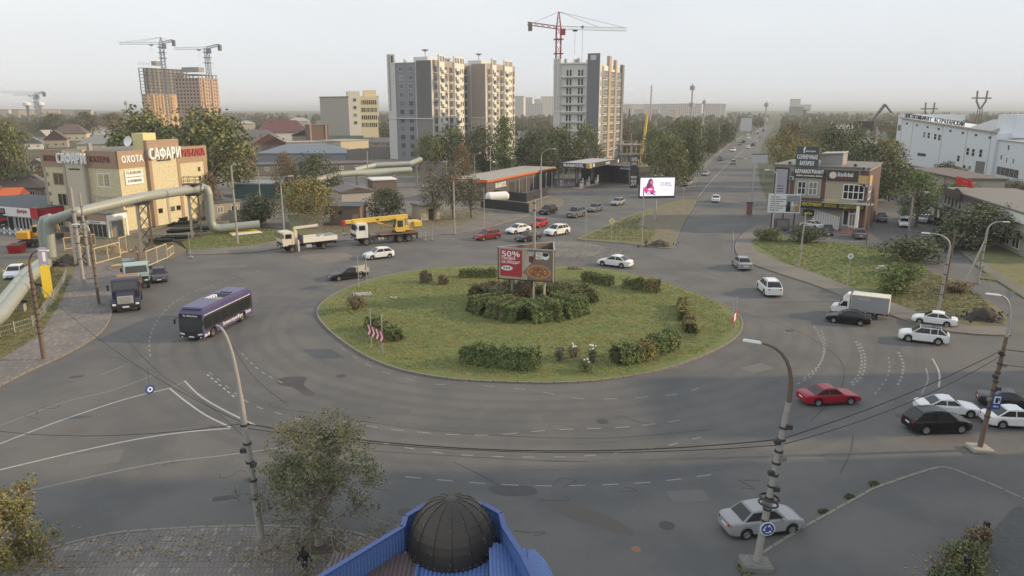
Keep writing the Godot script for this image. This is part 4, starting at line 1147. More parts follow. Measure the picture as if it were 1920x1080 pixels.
func aircon(root: Node,at: Transform3D) -> void:
	var b := B.new(); rbox(b,Vector3(0,0.35,0.2),Vector3(0.9,0.7,0.36),0.04)
	var o := part(root,"air_conditioner",b,M.galvanised); o.transform = at
	b = B.new(); b.lathe([Vector2(0.24,0),Vector2(0.24,0.03),Vector2(0,0.03)],Transform3D(Basis(Vector3.RIGHT,PI / 2),Vector3(-0.12,0.35,0.38)),12); part(o,"fan",b,M.trim_black)

func gable(root: Node,w: float,d: float,h: float,rise: float,over: float,m: Material,hip := false,along := true) -> MeshInstance3D:   # roof over x 0..w, z 0..-d
	var b := B.new()
	var x0 := -over; var x1 := w + over; var z0 := over; var z1 := -d - over
	var y := h; var t := 0.18
	for k in 2:
		var yy := y + (t if k else 0.0)
		var r0: Vector3; var r1: Vector3
		if along:
			r0 = Vector3(x0 + ((z0 - z1) * 0.5 if hip else 0.0),yy + rise,(z0 + z1) / 2); r1 = Vector3(x1 - ((z0 - z1) * 0.5 if hip else 0.0),yy + rise,(z0 + z1) / 2)
			if hip and r0.x > r1.x: r0.x = (x0 + x1) / 2; r1.x = r0.x
			b.face(Vector3(x0,yy,z0),Vector3(x1,yy,z0),r1,r0,Vector3(0,1,1)); b.face(Vector3(x0,yy,z1),Vector3(x1,yy,z1),r1,r0,Vector3(0,1,-1))
			b.tri_out(Vector3(x0,yy,z0),Vector3(x0,yy,z1),r0,Vector3(-1,0.3,0)); b.tri_out(Vector3(x1,yy,z0),Vector3(x1,yy,z1),r1,Vector3(1,0.3,0))
		else:
			r0 = Vector3(w / 2,yy + rise,z0); r1 = Vector3(w / 2,yy + rise,z1)
			b.face(Vector3(x0,yy,z0),r0,r1,Vector3(x0,yy,z1),Vector3(-1,1,0)); b.face(Vector3(x1,yy,z0),r0,r1,Vector3(x1,yy,z1),Vector3(1,1,0))
			b.tri_out(Vector3(x0,yy,z0),Vector3(x1,yy,z0),r0,Vector3(0,0,1)); b.tri_out(Vector3(x0,yy,z1),Vector3(x1,yy,z1),r1,Vector3(0,0,-1))
	for e in [[Vector3(x0,y,z0),Vector3(x1,y,z0)],[Vector3(x0,y,z1),Vector3(x1,y,z1)],[Vector3(x0,y,z0),Vector3(x0,y,z1)],[Vector3(x1,y,z0),Vector3(x1,y,z1)]]:
		b.beam(e[0] + Vector3.UP * t / 2,e[1] + Vector3.UP * t / 2,0.12,t)
	return part(root,"roof",b,m)

func stage_near_buildings() -> void:
	make_store(); make_white_shop(); make_filling_station(); make_corner_shop(); make_kiosk(); make_pipeline()

func make_store() -> void:
	var c := G(238,440); var e := Vector3(7,0,-20).normalized(); var l := Vector3(-20,0,-7).normalized()
	var W := 17.8; var dp := 21.5; var H := U(c,287)
	var r := front("hunting_store","large beige panelled hunting and fishing store with brown lettered parapet","shop building",c + l * W,c)
	var streak: Texture2D = get_meta("streak")
	var beige := mat("store_beige",0.66,0.585,0.38,0.75); var brown := mat("store_brown",0.40,0.27,0.19,0.75)
	grain(beige,streak,6.0); grain(brown,streak,5.0)
	box_part(r,"wall",Vector3(W / 2,H / 2,-dp / 2),Vector3(W,H,dp),beige)
	box_part(r,"roof",Vector3(W / 2,H - 0.6,-dp / 2),Vector3(W - 0.8,1.3,dp - 0.8),M.concrete_dark)
	var F := Transform3D.IDENTITY; var Rt := right_face(W)
	var band := H - 2.7
	# horizontal cladding boards, each its own strip with a joint between
	for i in int(band / 0.62):
		plate(r,"cladding_board",F,0.9,0.65 + i * 0.62,W,0.65 + i * 0.62 + 0.59,0.025,beige)
		plate(r,"cladding_board",Rt,0,0.65 + i * 0.62,dp - 0.8,0.65 + i * 0.62 + 0.59,0.025,beige)
	for f in [[F,W],[Rt,dp]]:
		plate(r,"parapet",f[0],-0.12,band,f[1] + 0.1,H + 0.3,0.12,brown,0.3)
		plate(r,"plinth",f[0],-0.05,0,f[1] + 0.05,0.6,0.10,M.concrete_dark)
	plate(r,"corner_strip",Rt,dp - 0.9,0.6,dp,band,0.10,brown)
	plate(r,"corner_strip",F,0.0,0.6,0.5,band,0.06,mat("store_grey",0.38,0.34,0.28,0.8))
	var bay := plate(r,"projecting_bay",F,5.9,0.6,10.6,H + 0.1,0.6,mat("bay_grey",0.54,0.49,0.38,0.75))
	plate(r,"bay_edge",F,10.3,0.6,10.75,H + 0.5,0.72,M.store_grey)
	plate(r,"bay_edge",F,5.75,0.6,6.1,H + 0.2,0.72,M.store_grey)
	plate(r,"projecting_bay",Rt,6.1,0.6,13.6,H + 1.5,0.6,beige)
	plate(r,"parapet",Rt,6.0,H - 1.3,13.7,H + 1.9,0.72,brown)
	for u in [6.05,12.9]: plate(r,"bay_edge",Rt,u,0.6,u + 0.7,H + 1.2,0.7,brown)
	plate(r,"bay_edge",Rt,9.4,0.6,9.9,5.4,0.68,M.store_grey)
	var white := mat("letter_white",0.82,0.82,0.80,0.5); var dull := mat("letter_wine",0.16,0.055,0.05,0.6); var mauve := mat("letter_red",0.42,0.08,0.075,0.6)
	text(r,"САФАРИ",1.75,on(F,4.7,H - 1.95,0.85),white,0.35,6.7)
	text(r,"МОТОРЫ",1.0,on(F,0.7,H - 1.7,0.14),dull,0.15,3.9)
	text(r,"КАТЕРА",1.05,on(F,11.6,H - 1.7,0.14),dull,0.15,4.6)
	text(r,"ОХОТА",1.2,on(Rt,0.6,H - 1.75,0.14),white,0.2,4.8)
	text(r,"САФАРИ",2.0,on(Rt,6.0,H - 1.5,1.0),white,0.4,7.6)
	text(r,"РЫБАЛКА",1.35,on(Rt,14.9,H - 1.5,0.3),mauve,0.2,6.0)
	text(r,"торговый центр",0.32,on(F,6.9,H - 3.2,0.62),M.black,0.05,2.6); text(r,"торговый центр",0.36,on(Rt,8.0,H - 2.1,0.62),M.black,0.05,3.4)
	var tan := mat("window_tan",0.20,0.125,0.075,0.15)
	win(r,on(F,2.3,8.3),2.4,2.1,2,1,M.store_grey,tan); win(r,on(F,12.7,8.3),2.8,2.3,2,1,white,tan)
	win(r,on(F,2.8,4.6),2.9,2.1,3,1,M.store_grey); win(r,on(F,11.3,4.6),6.2,1.9,5,1,M.store_grey)
	win(r,on(Rt,0.3,4.7),5.4,1.2,6,1,M.store_grey,tan)
	for i in 5:
		win(r,on(F,0.75,2.8 + i * 1.75),0.4,0.65,1,3,M.store_grey)
		if i < 3: win(r,on(Rt,dp - 2.6,H - 4.6 - i * 1.8),0.6,0.8,1,3,M.store_brown)
	for u in [7.2,10.2,11.7]: win(r,on(Rt,u,2.9,0.62 if u > 6 else 0.0),0.9,0.8,3,1,M.trim_black)
	var sg := plate(r,"banner",Rt,1.0,H - 5.6,4.9,H - 3.1,0.22,white)
	text(r,"FLAURUNI",0.5,on(Rt,1.3,H - 3.8,0.24),M.letter_wine,0.02,3.3)
	plate(sg,"bar",Transform3D.IDENTITY,0.2,1.25,3.7,1.35,0.24,M.black)
	text(r,"О КОМЕНА",0.45,on(Rt,1.4,H - 5.2,0.24),M.black,0.02,3.1)
	# entrance annexe at the corner
	var ax := Transform3D(Basis.IDENTITY,Vector3(10.6,0,4.2)); var aw := 7.6
	box_part(r,"annexe",Vector3(10.6 + aw / 2,2.1,2.1),Vector3(aw,4.2,4.2),beige)
	box_part(r,"annexe_roof",Vector3(10.6 + aw / 2,4.2,2.1),Vector3(aw + 0.3,0.35,4.5),M.concrete_dark)
	plate(r,"annexe_fascia",ax,-0.1,3.0,aw + 0.1,4.1,0.12,brown); text(r,"САФАРИ",0.5,on(ax,0.8,3.35,0.14),mauve,0.05,2.4)
	plate(r,"shop_sign",ax,3.4,2.5,7.4,2.95,0.2,white); text(r,"РЫБОЛОВ",0.26,on(ax,3.8,2.6,0.21),M.black,0.02,2.4)
	win(r,on(ax,3.4,0.2),4.0,2.2,4,1,M.store_grey,M.glass_grey,"shop_window")
	var axr := Transform3D(Vector3(0,0,-1),Vector3.UP,Vector3.RIGHT,Vector3(10.6 + aw,0,4.2))
	plate(r,"annexe_fascia",axr,-0.1,3.0,4.2,4.1,0.12,white); plate(r,"door",axr,0.9,0.1,3.2,2.8,0.06,M.concrete_dark)
	for u in [0.0,3.9]: plate(r,"door_post",axr,u,0,u + 0.3,3.0,0.12,white)
	var dish := B.new(); dish.lathe([Vector2(0,0),Vector2(0.5,0.06),Vector2(0.95,0.28)],Transform3D(Basis(Vector3.RIGHT,PI / 2 - 0.3),Vector3(13.5,H + 1.6,-7)),16); dish.rod(Vector3(13.5,H - 0.2,-7.2),Vector3(13.5,H + 1.5,-7.1),0.06)
	part(r,"satellite_dish",dish,white)
	box_part(r,"chimney",Vector3(10.0,H + 0.5,-1.5),Vector3(0.6,2.0,0.6),M.concrete)
	box_part(r,"roof_hatch",Vector3(15.6,H + 1.6,-8.5),Vector3(2.6,3.0,3.0),mat("hatch_yellow",0.68,0.60,0.30,0.7))

func make_white_shop() -> void:
	var a := G(-80,424); var b := G(80,439)
	var r := front("low_shop","low white and red shop beside the hunting store with a railed veranda","shop building",a,b)
	var W := a.distance_to(b); var dp := 14.0; var H := 4.4
	var F := Transform3D.IDENTITY
	var wh := mat("fascia_white",0.70,0.70,0.69,0.6)
	box_part(r,"wall",Vector3(W / 2,H / 2,-dp / 2),Vector3(W,H,dp),mat("shop_grey",0.30,0.30,0.30,0.8))
	box_part(r,"roof",Vector3(W / 2,H + 0.08,-dp / 2),Vector3(W + 0.6,0.22,dp + 0.6),mat("roof_felt",0.09,0.10,0.11,0.85))
	plate(r,"fascia",F,-0.2,H - 1.5,W - 1.6,H + 0.1,0.5,wh)
	plate(r,"fascia",F,W - 1.6,H - 1.6,W + 0.3,H + 0.3,0.6,M.red,0.05)
	plate(r,"fascia",right_face(W),-0.5,H - 1.5,dp,H + 0.15,0.3,M.red)
	plate(r,"sign_panel",F,W * 0.55,H - 1.2,W * 0.55 + 2.2,H - 0.2,0.56,M.black); text(r,"МЕБЕЛЬ",0.55,on(F,W * 0.55 + 0.25,H - 0.95,0.57),M.galvanised,0.02,1.7)
	text(r,"Двери",0.6,on(F,W * 0.78,H - 0.95,0.53),M.red,0.04,2.6)
	for i in 5: win(r,on(F,W * 0.72 + i * 0.95,0.7,0.02),0.7,2.0,1,1,M.white_paint)
	plate(r,"door",F,W * 0.64,0.1,W * 0.64 + 1.1,2.6,0.06,M.trim_black)
	win(r,on(F,W * 0.45,0.8,0.02),2.0,1.8,2)
	for i in 6: win(r,on(right_face(W),1.0 + i * 2,0.9,0.02),1.2,1.8,2)
	var fn := front("veranda_railing","white timber railing with crossed boards before the low shop","railing",a + Vector3(0,0,3),b + Vector3(0.5,0,3.2))
	for i in int(W / 1.5) + 1:
		box_part(fn,"post",Vector3(i * 1.5,0.65,0),Vector3(0.16,1.3,0.16),M.white_paint)
		var x := B.new(); x.beam(Vector3(i * 1.5 + 0.1,0.2,0),Vector3(i * 1.5 + 1.4,1.1,0),0.06,0.1); x.beam(Vector3(i * 1.5 + 0.1,1.1,0.03),Vector3(i * 1.5 + 1.4,0.2,0.03),0.06,0.1)
		part(fn,"cross_board",x,M.white_paint)

func make_filling_station() -> void:
	var dark := mat("station_dark",0.045,0.043,0.045,0.6); var roof := mat("canopy_roof",0.42,0.43,0.45,0.5); var orange := mat("station_orange",0.62,0.15,0.035,0.5)
	var gold := mat("station_gold",0.46,0.36,0.16,0.5)
	# the canopy over the pumps
	var a := Vector3(12.9,0,-207); var b := Vector3(20.8,0,-202.7)
	var r := front("fuel_canopy","flat filling station canopy on dark pillars with white letters on its edge","canopy",a,b)
	var W := Vector2(a.x - b.x,a.z - b.z).length(); var dp := 23.0; var h0 := 5.9
	box_part(r,"roof",Vector3(W / 2,h0 + 1.0,-dp / 2),Vector3(W - 0.2,0.2,dp - 0.2),roof)
	for k in 3: box_part(r,"roof_seam",Vector3(W * (k + 1) / 4,h0 + 1.13,-dp / 2),Vector3(0.12,0.1,dp - 0.3),M.galvanised)
	box_part(r,"soffit",Vector3(W / 2,h0 + 0.3,-dp / 2),Vector3(W - 0.3,0.2,dp - 0.3),M.concrete)
	var F := Transform3D.IDENTITY; var Rt := right_face(W)
	plate(r,"fascia",F,0,h0,W,h0 + 1.25,0.1,dark,0.2); plate(r,"fascia",Rt,0,h0,dp,h0 + 1.25,0.1,dark,0.2); plate(r,"fascia",left_face(dp),0,h0,dp,h0 + 1.25,0.1,dark,0.2)
	plate(r,"fascia",Transform3D(Basis(Vector3.UP,PI),Vector3(W,0,-dp)),0,h0,W,h0 + 1.25,0.1,dark,0.2)
	plate(r,"corner_panel",F,W - 0.9,h0 - 0.05,W + 0.12,h0 + 1.2,0.14,gold); plate(r,"corner_panel",Rt,-0.1,h0 - 0.05,1.6,h0 + 1.2,0.14,gold)
	text(r,"RAMOIL",0.8,on(F,W * 0.16,h0 + 0.22,0.12),M.letter_white,0.05,W * 0.66)
	text(r,"RAMOIL",0.7,on(Rt,dp * 0.5,h0 + 0.25,0.12),M.letter_white,0.05,3.4)
	plate(r,"emblem",Rt,2.4,h0 + 0.2,3.3,h0 + 1.05,0.13,M.letter_white); plate(r,"emblem",Rt,dp - 2.0,h0 + 0.2,dp - 1.2,h0 + 1.05,0.13,M.letter_white)
	for z in [-4.2,-15.0]:
		for x in [W * 0.4]:
			box_part(r,"pillar",Vector3(x,h0 / 2,z),Vector3(0.7,h0,0.7),dark); box_part(r,"pillar_face",Vector3(x + 0.1,h0 / 2 + 0.6,z + 0.36),Vector3(0.22,h0 - 1.4,0.05),M.galvanised)
	for z in [-4.6,-9.0,-15.4]:
		var p := thing("fuel_pump",("nearest" if z > -5 else ("middle" if z > -10 else "farthest")) + " white fuel pump under the filling station canopy","fuel pump",r.transform * Vector3(W * 0.4 + 1.3,0.2,z),r.rotation.y,"fuel pumps under the canopy")
		box_part(p,"cabinet",Vector3(0,0.85,0),Vector3(0.9,1.7,0.6),M.white_paint,0.06); box_part(p,"screen",Vector3(0,1.35,0.31),Vector3(0.6,0.4,0.02),M.glass_grey); box_part(p,"hose_mast",Vector3(0.35,2.1,0),Vector3(0.25,1.0,0.3),M.white_paint)
	var isl := thing("pump_island","raised concrete kerb under the fuel pumps","kerb",r.transform * Vector3(W * 0.4 + 0.6,0,-9.5),r.rotation.y)
	box_part(isl,"kerb_slab",Vector3(0,0.1,0),Vector3(2.6,0.2,15),M.concrete,0.04)
	# glass shop behind the pumps
	var sa := D(1090,330,232); var sb := D(1198,330,218)
	var s := front("station_shop","dark glazed filling station shop behind the canopy","shop building",sa,sb)
	W = sa.distance_to(sb); W = Vector2(sa.x - sb.x,sa.z - sb.z).length()
	box_part(s,"wall",Vector3(W / 2,2.4,-3),Vector3(W,4.8,6),dark); box_part(s,"roof",Vector3(W / 2,4.9,-3),Vector3(W + 0.5,0.3,6.5),M.roof_felt)
	for i in 8: win(s,on(F,0.5 + i * W / 8.2,0.3),W / 8.2 - 0.25,3.3,1,2,M.steel_dark,M.glass_grey,"glazing")
	for i in 2: win(s,on(right_face(W),0.3 + i * 2.8,0.3),2.5,3.3,1,2,M.steel_dark,M.glass_grey,"glazing")
	plate(s,"fascia",F,0,3.8,W,4.9,0.15,dark); text(s,"МАГАЗИН",0.5,on(F,W - 6.5,4.1,0.17),M.letter_white,0.04,4.4)
	# long service building with the orange edge
	var la := D(912,335,178); var lb := D(1040,325,218)
	var l := front("service_building","long dark filling station service building edged with an orange band","building",la,lb)
	W = Vector2(la.x - lb.x,la.z - lb.z).length()
	box_part(l,"wall",Vector3(W / 2,2.4,-5),Vector3(W,4.8,10),mat("service_brown",0.10,0.085,0.08,0.8)); box_part(l,"roof",Vector3(W / 2,4.95,-5),Vector3(W + 0.4,0.3,10.4),M.concrete)
	plate(l,"orange_band",F,-0.2,4.5,W + 0.3,4.95,0.35,orange); plate(l,"orange_band",left_face(10),0,4.5,10,5.15,0.3,orange)
	text(l,"RAMOIL",1.2,on(F,4.8,2.7,0.06),M.letter_white,0.1,6.2)
	for i in 7: plate(l,"roller_door",F,13 + i * 4.4,0.1,16.2 + i * 4.4,3.4,0.06,dark)
	for i in 9:
		var b2 := B.new(); b2.rod(Vector3(12 + i * 4.4,0,3.2),Vector3(12 + i * 4.4,4.6,3.2),0.12); part(l,"veranda_post",b2,M.galvanised)
	var p2 := D(932,345,172)
	var t := thing("gas_tank","white horizontal gas tank beside the service building","tank",Vector3(p2.x,0,p2.z),0.5)
	var tb := B.new(); tb.lathe([Vector2(0,-3),Vector2(0.7,-2.8),Vector2(1.1,-2.3),Vector2(1.1,2.3),Vector2(0.7,2.8),Vector2(0,3)],Transform3D(Basis(Vector3.FORWARD,PI / 2),Vector3(0,1.9,0)),20); part(t,"vessel",tb,M.white_paint)
	for x in [-1.6,1.6]: box_part(t,"saddle",Vector3(x,0.5,0),Vector3(0.4,1.0,1.6),M.concrete)
	# black boundary walls in front
	for w in [["black panel fence below the service building, upper run",[906,372],[987,381]],["black panel fence turned towards the forecourt",[987,381],[1027,369]],["dark panel fence along the verge, lower and nearer run",[902,391],[992,402]]]:
		var pa := G(w[1][0],w[1][1]); var pb := G(w[2][0],w[2][1])
		var fw := front("boundary_fence",w[0],"fence",pa,pb)
		var ln := pa.distance_to(pb); var n := int(ln / 2.4) + 1
		for i in n:
			plate(fw,"panel",F,i * ln / n + 0.06,0.25,(i + 1) * ln / n - 0.06,2.3,0.03,mat("fence_black",0.03,0.031,0.036,0.55),0.03)
			box_part(fw,"post",Vector3(i * ln / n,1.2,0),Vector3(0.12,2.4,0.14),dark)
		box_part(fw,"footing",Vector3(ln / 2,0.12,0),Vector3(ln,0.26,0.3),M.concrete)
	# price pylon
	var pp := G(1187,352)
	var py := thing("price_pylon","tall black fuel price pylon with white figures","price sign",pp,0.15)
	var hh := U(pp,291)
	box_part(py,"board",Vector3(0,hh / 2,0),Vector3(2.1,hh,0.5),dark,0.04)
	box_part(py,"emblem_panel",Vector3(0,hh - 1.1,0.26),Vector3(1.7,1.1,0.06),M.galvanised)
	text(py,"RAMOIL",0.3,Transform3D(Basis.IDENTITY,Vector3(-0.75,hh - 2.3,0.27)),M.letter_white,0.02,1.5)
	for i in 2: box_part(py,"rule",Vector3(0,hh - 2.6 - i * 3.2,0.26),Vector3(1.9,0.1,0.04),M.letter_white)
	for i in 3: text(py,["95","92","ДТ"][i],0.62,Transform3D(Basis.IDENTITY,Vector3(-0.8,2.6 - i * 1.0,0.27)),M.letter_white,0.02,1.6)

func make_corner_shop() -> void:
	var a := G(1443,420); var b := G(1618,434)
	var r := front("building_supply_shop","two-storey brick and cream tile and tool shop crowded with signs","shop building",a,b)
	var W := a.distance_to(b); var dp := 16.0; var H := U(b,316) 
	var F := Transform3D.IDENTITY; var k := W / 175.0            # metres to a pixel along the front
	var brick := mat("shop_brick",0.155,0.09,0.075,0.85); var cream := mat("shop_cream",0.38,0.325,0.245,0.8); var grey := mat("shop_wall",0.30,0.285,0.27,0.8); var sage := mat("shop_sage",0.33,0.335,0.27,0.8)
	grain(brick,get_meta("speck"),1.6)
	box_part(r,"wall",Vector3(W / 2,H / 2,-dp / 2),Vector3(W,H,dp),grey)
	box_part(r,"roof",Vector3(W / 2,H + 0.05,-dp / 2),Vector3(W + 0.5,0.2,dp + 0.5),M.concrete_dark)
	plate(r,"brick_field",F,34 * k,5.0,100 * k,H - 1.1,0.08,brick); plate(r,"cream_field",F,100 * k,5.0,160 * k,H - 1.2,0.12,cream)
	plate(r,"brick_field",F,160 * k,0,174 * k,H - 0.5,0.10,brick); plate(r,"brick_field",right_face(W),0,0,dp,H - 0.5,0.06,brick)
	plate(r,"window_surround",F,42 * k,5.5,92 * k,9.1,0.16,sage)
	for i in 2: win(r,on(F,(49 + i * 21) * k,6.1,0.17),14.5 * k,2.3,2,2,M.white_paint,M.glass_grey)
	win(r,on(F,133 * k,5.7,0.13),36 * k,2.6,4,2,M.white_paint); win(r,on(right_face(W),0.5,5.7,0.08),3.0,2.6,2,2,M.white_paint)
	plate(r,"gold_fascia",F,158 * k,8.6,176 * k,10.0,0.5,mat("fascia_gold",0.55,0.36,0.16,0.6)); plate(r,"gold_fascia",right_face(W),-0.5,8.6,2.5,10.0,0.3,M.fascia_gold)
	var sign_dark := mat("sign_dark",0.045,0.043,0.046,0.55)
	plate(r,"sign_board",F,40 * k,9.2,98 * k,10.9,0.4,sign_dark); text(r,"КЕРАМОГРАНИТ",0.72,on(F,42 * k,10.0,0.42),M.letter_white,0.06,53 * k); text(r,"мойки, сантехника, плитка",0.32,on(F,45 * k,9.4,0.42),M.letter_white,0.03,48 * k)
	plate(r,"sign_board",F,101 * k,8.9,156 * k,10.8,0.4,sign_dark); text(r,"StarArbat",0.72,on(F,120 * k,9.7,0.42),M.letter_white,0.06,28 * k)
	var disc := B.new(); disc.lathe([Vector2(0.62,0),Vector2(0.62,0.05),Vector2(0,0.05)],Transform3D(Basis(Vector3.RIGHT,PI / 2),Vector3(112 * k,9.9,0.41)),20); part(r,"round_emblem",disc,mat("emblem_cream",0.7,0.6,0.5,0.5))
	plate(r,"sign_rule",F,120 * k,9.35,146 * k,9.42,0.42,M.red)
	# rooftop board
	plate(r,"roof_board",F,41 * k,H - 0.2,83 * k,H + 3.6,0.3,mat("board_slate",0.06,0.075,0.09,0.5),-0.02)
	text(r,"СОЛНЕЧНЫЕ",0.78,on(F,43 * k,H + 1.3,0.32),M.letter_white,0.05,38 * k); text(r,"БАТАРЕИ",0.78,on(F,49 * k,H + 0.15,0.32),M.letter_white,0.05,26 * k)
	text(r,"f",1.0,on(F,53 * k,H + 2.4,0.32),M.letter_white,0.05,0.5); text(r,"умная энергия",0.3,on(F,58 * k,H + 2.5,0.32),M.letter_white,0.04,18 * k)
	box_part(r,"stair_head",Vector3(102 * k,H + 0.9,-5),Vector3(40 * k,2.6,5),grey); box_part(r,"stair_head_roof",Vector3(102 * k,H + 2.3,-5),Vector3(42 * k,0.2,5.6),M.galvanised,0,Basis(Vector3(0,0,1),0.06))
	# left bay with a tall framed poster
	plate(r,"poster_frame",F,3 * k,5.2,30 * k,10.9,0.35,M.trim_black); plate(r,"poster",F,5 * k,5.6,28 * k,10.6,0.40,mat("poster_grey",0.33,0.33,0.37,0.6))
	for i in 3: plate(r,"poster_line",F,9 * k,6.4 + i * 0.5,22 * k,6.52 + i * 0.5,0.41,M.trim_black)
	# yellow lettered band over the ground floor
	var yel := mat("letter_yellow",0.66,0.56,0.06,0.5)
	plate(r,"lettered_band",F,60 * k,3.7,176 * k,4.9,1.3,M.black,-0.9); text(r,"ИНСТРУМЕНТ · КРЕПЕЖ · ПОДШИПНИКИ",0.62,on(F,62 * k,3.98,1.32),yel,0.05,110 * k)
	plate(r,"porch_roof",F,100 * k,4.95,188 * k,5.15,2.2,M.galvanised); plate(r,"porch_rail",F,100 * k,5.5,186 * k,5.56,2.2,M.galvanised,-2.14)
	text(r,"инструмент",0.5,on(F,106 * k,5.2,2.22),yel,0.03,24 * k); text(r,"СДЭК",0.45,on(F,176 * k,5.2,2.22),mat("letter_green",0.05,0.3,0.12,0.5),0.03,10 * k)
	plate(r,"small_board",F,64 * k,2.2,84 * k,3.3,0.9,M.black); text(r,"любов",0.5,on(F,66 * k,2.5,0.92),yel,0.04,15 * k)
	win(r,on(F,137 * k,0.9,0.02),30 * k,2.7,3,1,M.white_paint,M.glass_grey,"glazing"); plate(r,"door",F,148 * k,0.6,160 * k,3.2,0.1,M.white_paint); win(r,on(F,149 * k,0.9,0.11),10 * k,2.1,2,1,M.white_paint)
	box_part(r,"porch_column",Vector3(165 * k,2.4,2.0),Vector3(0.5,4.8,0.5),M.white_paint)
	for i in 5: box_part(r,"step",Vector3(160 * k,0.06 + 0.12 * i,2.9 - 0.32 * i),Vector3(40 * k - i * 0.6,0.12 + 0.002 * i,3.6 - 0.64 * i),mat("porch_red",0.27,0.13,0.11,0.85))
	# racks of white profile lengths leaning against the front
	for i in 11:
		var hh := 3.6 - i * 0.12; var x := (84 + i * 4.6) * k
		var rk := B.new()
		for s in [-0.14,0.14]: rk.beam(Vector3(x + s,0,0.9),Vector3(x + s,hh,0.35),0.09,0.09)
		for j in 9: rk.beam(Vector3(x - 0.14,0.3 + j * hh / 10,0.9 - 0.055 * j),Vector3(x + 0.14,0.3 + j * hh / 10,0.9 - 0.055 * j),0.05,0.08)
		solo("display_rack",rk,M.white_paint,["leftmost","second","third","fourth","fifth","sixth","seventh","eighth","ninth","tenth","rightmost"][i] + " of the white ladder-like racks on the shop front, counted from the left","display rack",Vector3.ZERO,"display racks on the shop front").transform = r.transform
	for q in [[30,H + 0.1,-0.6],[150,H + 0.1,-0.6],[166,H - 0.4,0.1]]: aircon(r,on(F,q[0] * k,q[1],q[2])); 
	aircon(r,on(F,36 * k,8.6,0.1)); aircon(r,on(F,170 * k,8.0,0.1))
	# hoarding in front of the left corner
	var ha := G(1436,432); var hb := G(1496,434)
	var h := front("advertising_hoarding","white advertising hoarding with tool picture beside the tile shop","billboard",ha,hb)
	var hw := ha.distance_to(hb)
	box_part(h,"panel",Vector3(hw / 2,5.0,0),Vector3(hw,3.4,0.25),mat("hoarding_white",0.62,0.64,0.66,0.5)); plate(h,"picture",F,hw * 0.56,3.5,hw * 0.98,6.5,0.14,mat("hoarding_grey",0.22,0.24,0.26,0.6))
	for i in 7: plate(h,"print_line",F,hw * 0.06,3.7 + i * 0.4,hw * (0.35 + 0.12 * (i % 3)),3.85 + i * 0.4,0.135,M.concrete_dark)
	for i in 3:
		var bt := B.new(); bt.lathe([Vector2(0.4,0),Vector2(0.45,1.0),Vector2(0.18,1.5),Vector2(0.18,1.8),Vector2(0,1.8)],Transform3D(Basis.IDENTITY,Vector3(hw * (0.64 + 0.12 * i),3.6,0.16)) * Transform3D(Basis.from_scale(Vector3(1,1,0.08)),Vector3.ZERO),14); part(h,"printed_bottle",bt,[M.black,M.hoarding_white,M.fascia_gold][i])
	for x in [0.15,0.5,0.85]: box_part(h,"leg",Vector3(hw * x,1.7,-0.1),Vector3(0.22,3.4,0.22),M.steel_dark)
	var tr := thing("kiosk_trailer","dark grey trailer kiosk standing under the white hoarding","trailer",G(1463,432),0.1)
	box_part(tr,"body",Vector3(0,1.2,0),Vector3(2.6,2.0,1.6),mat("trailer_grey",0.09,0.095,0.10,0.7),0.05); box_part(tr,"shutter",Vector3(0,1.35,0.81),Vector3(2.1,1.2,0.04),M.concrete_dark)
	for s in [-0.8,0.8]: box_part(tr,"support",Vector3(s,0.15,0),Vector3(0.2,0.3,1.2),M.trim_black)

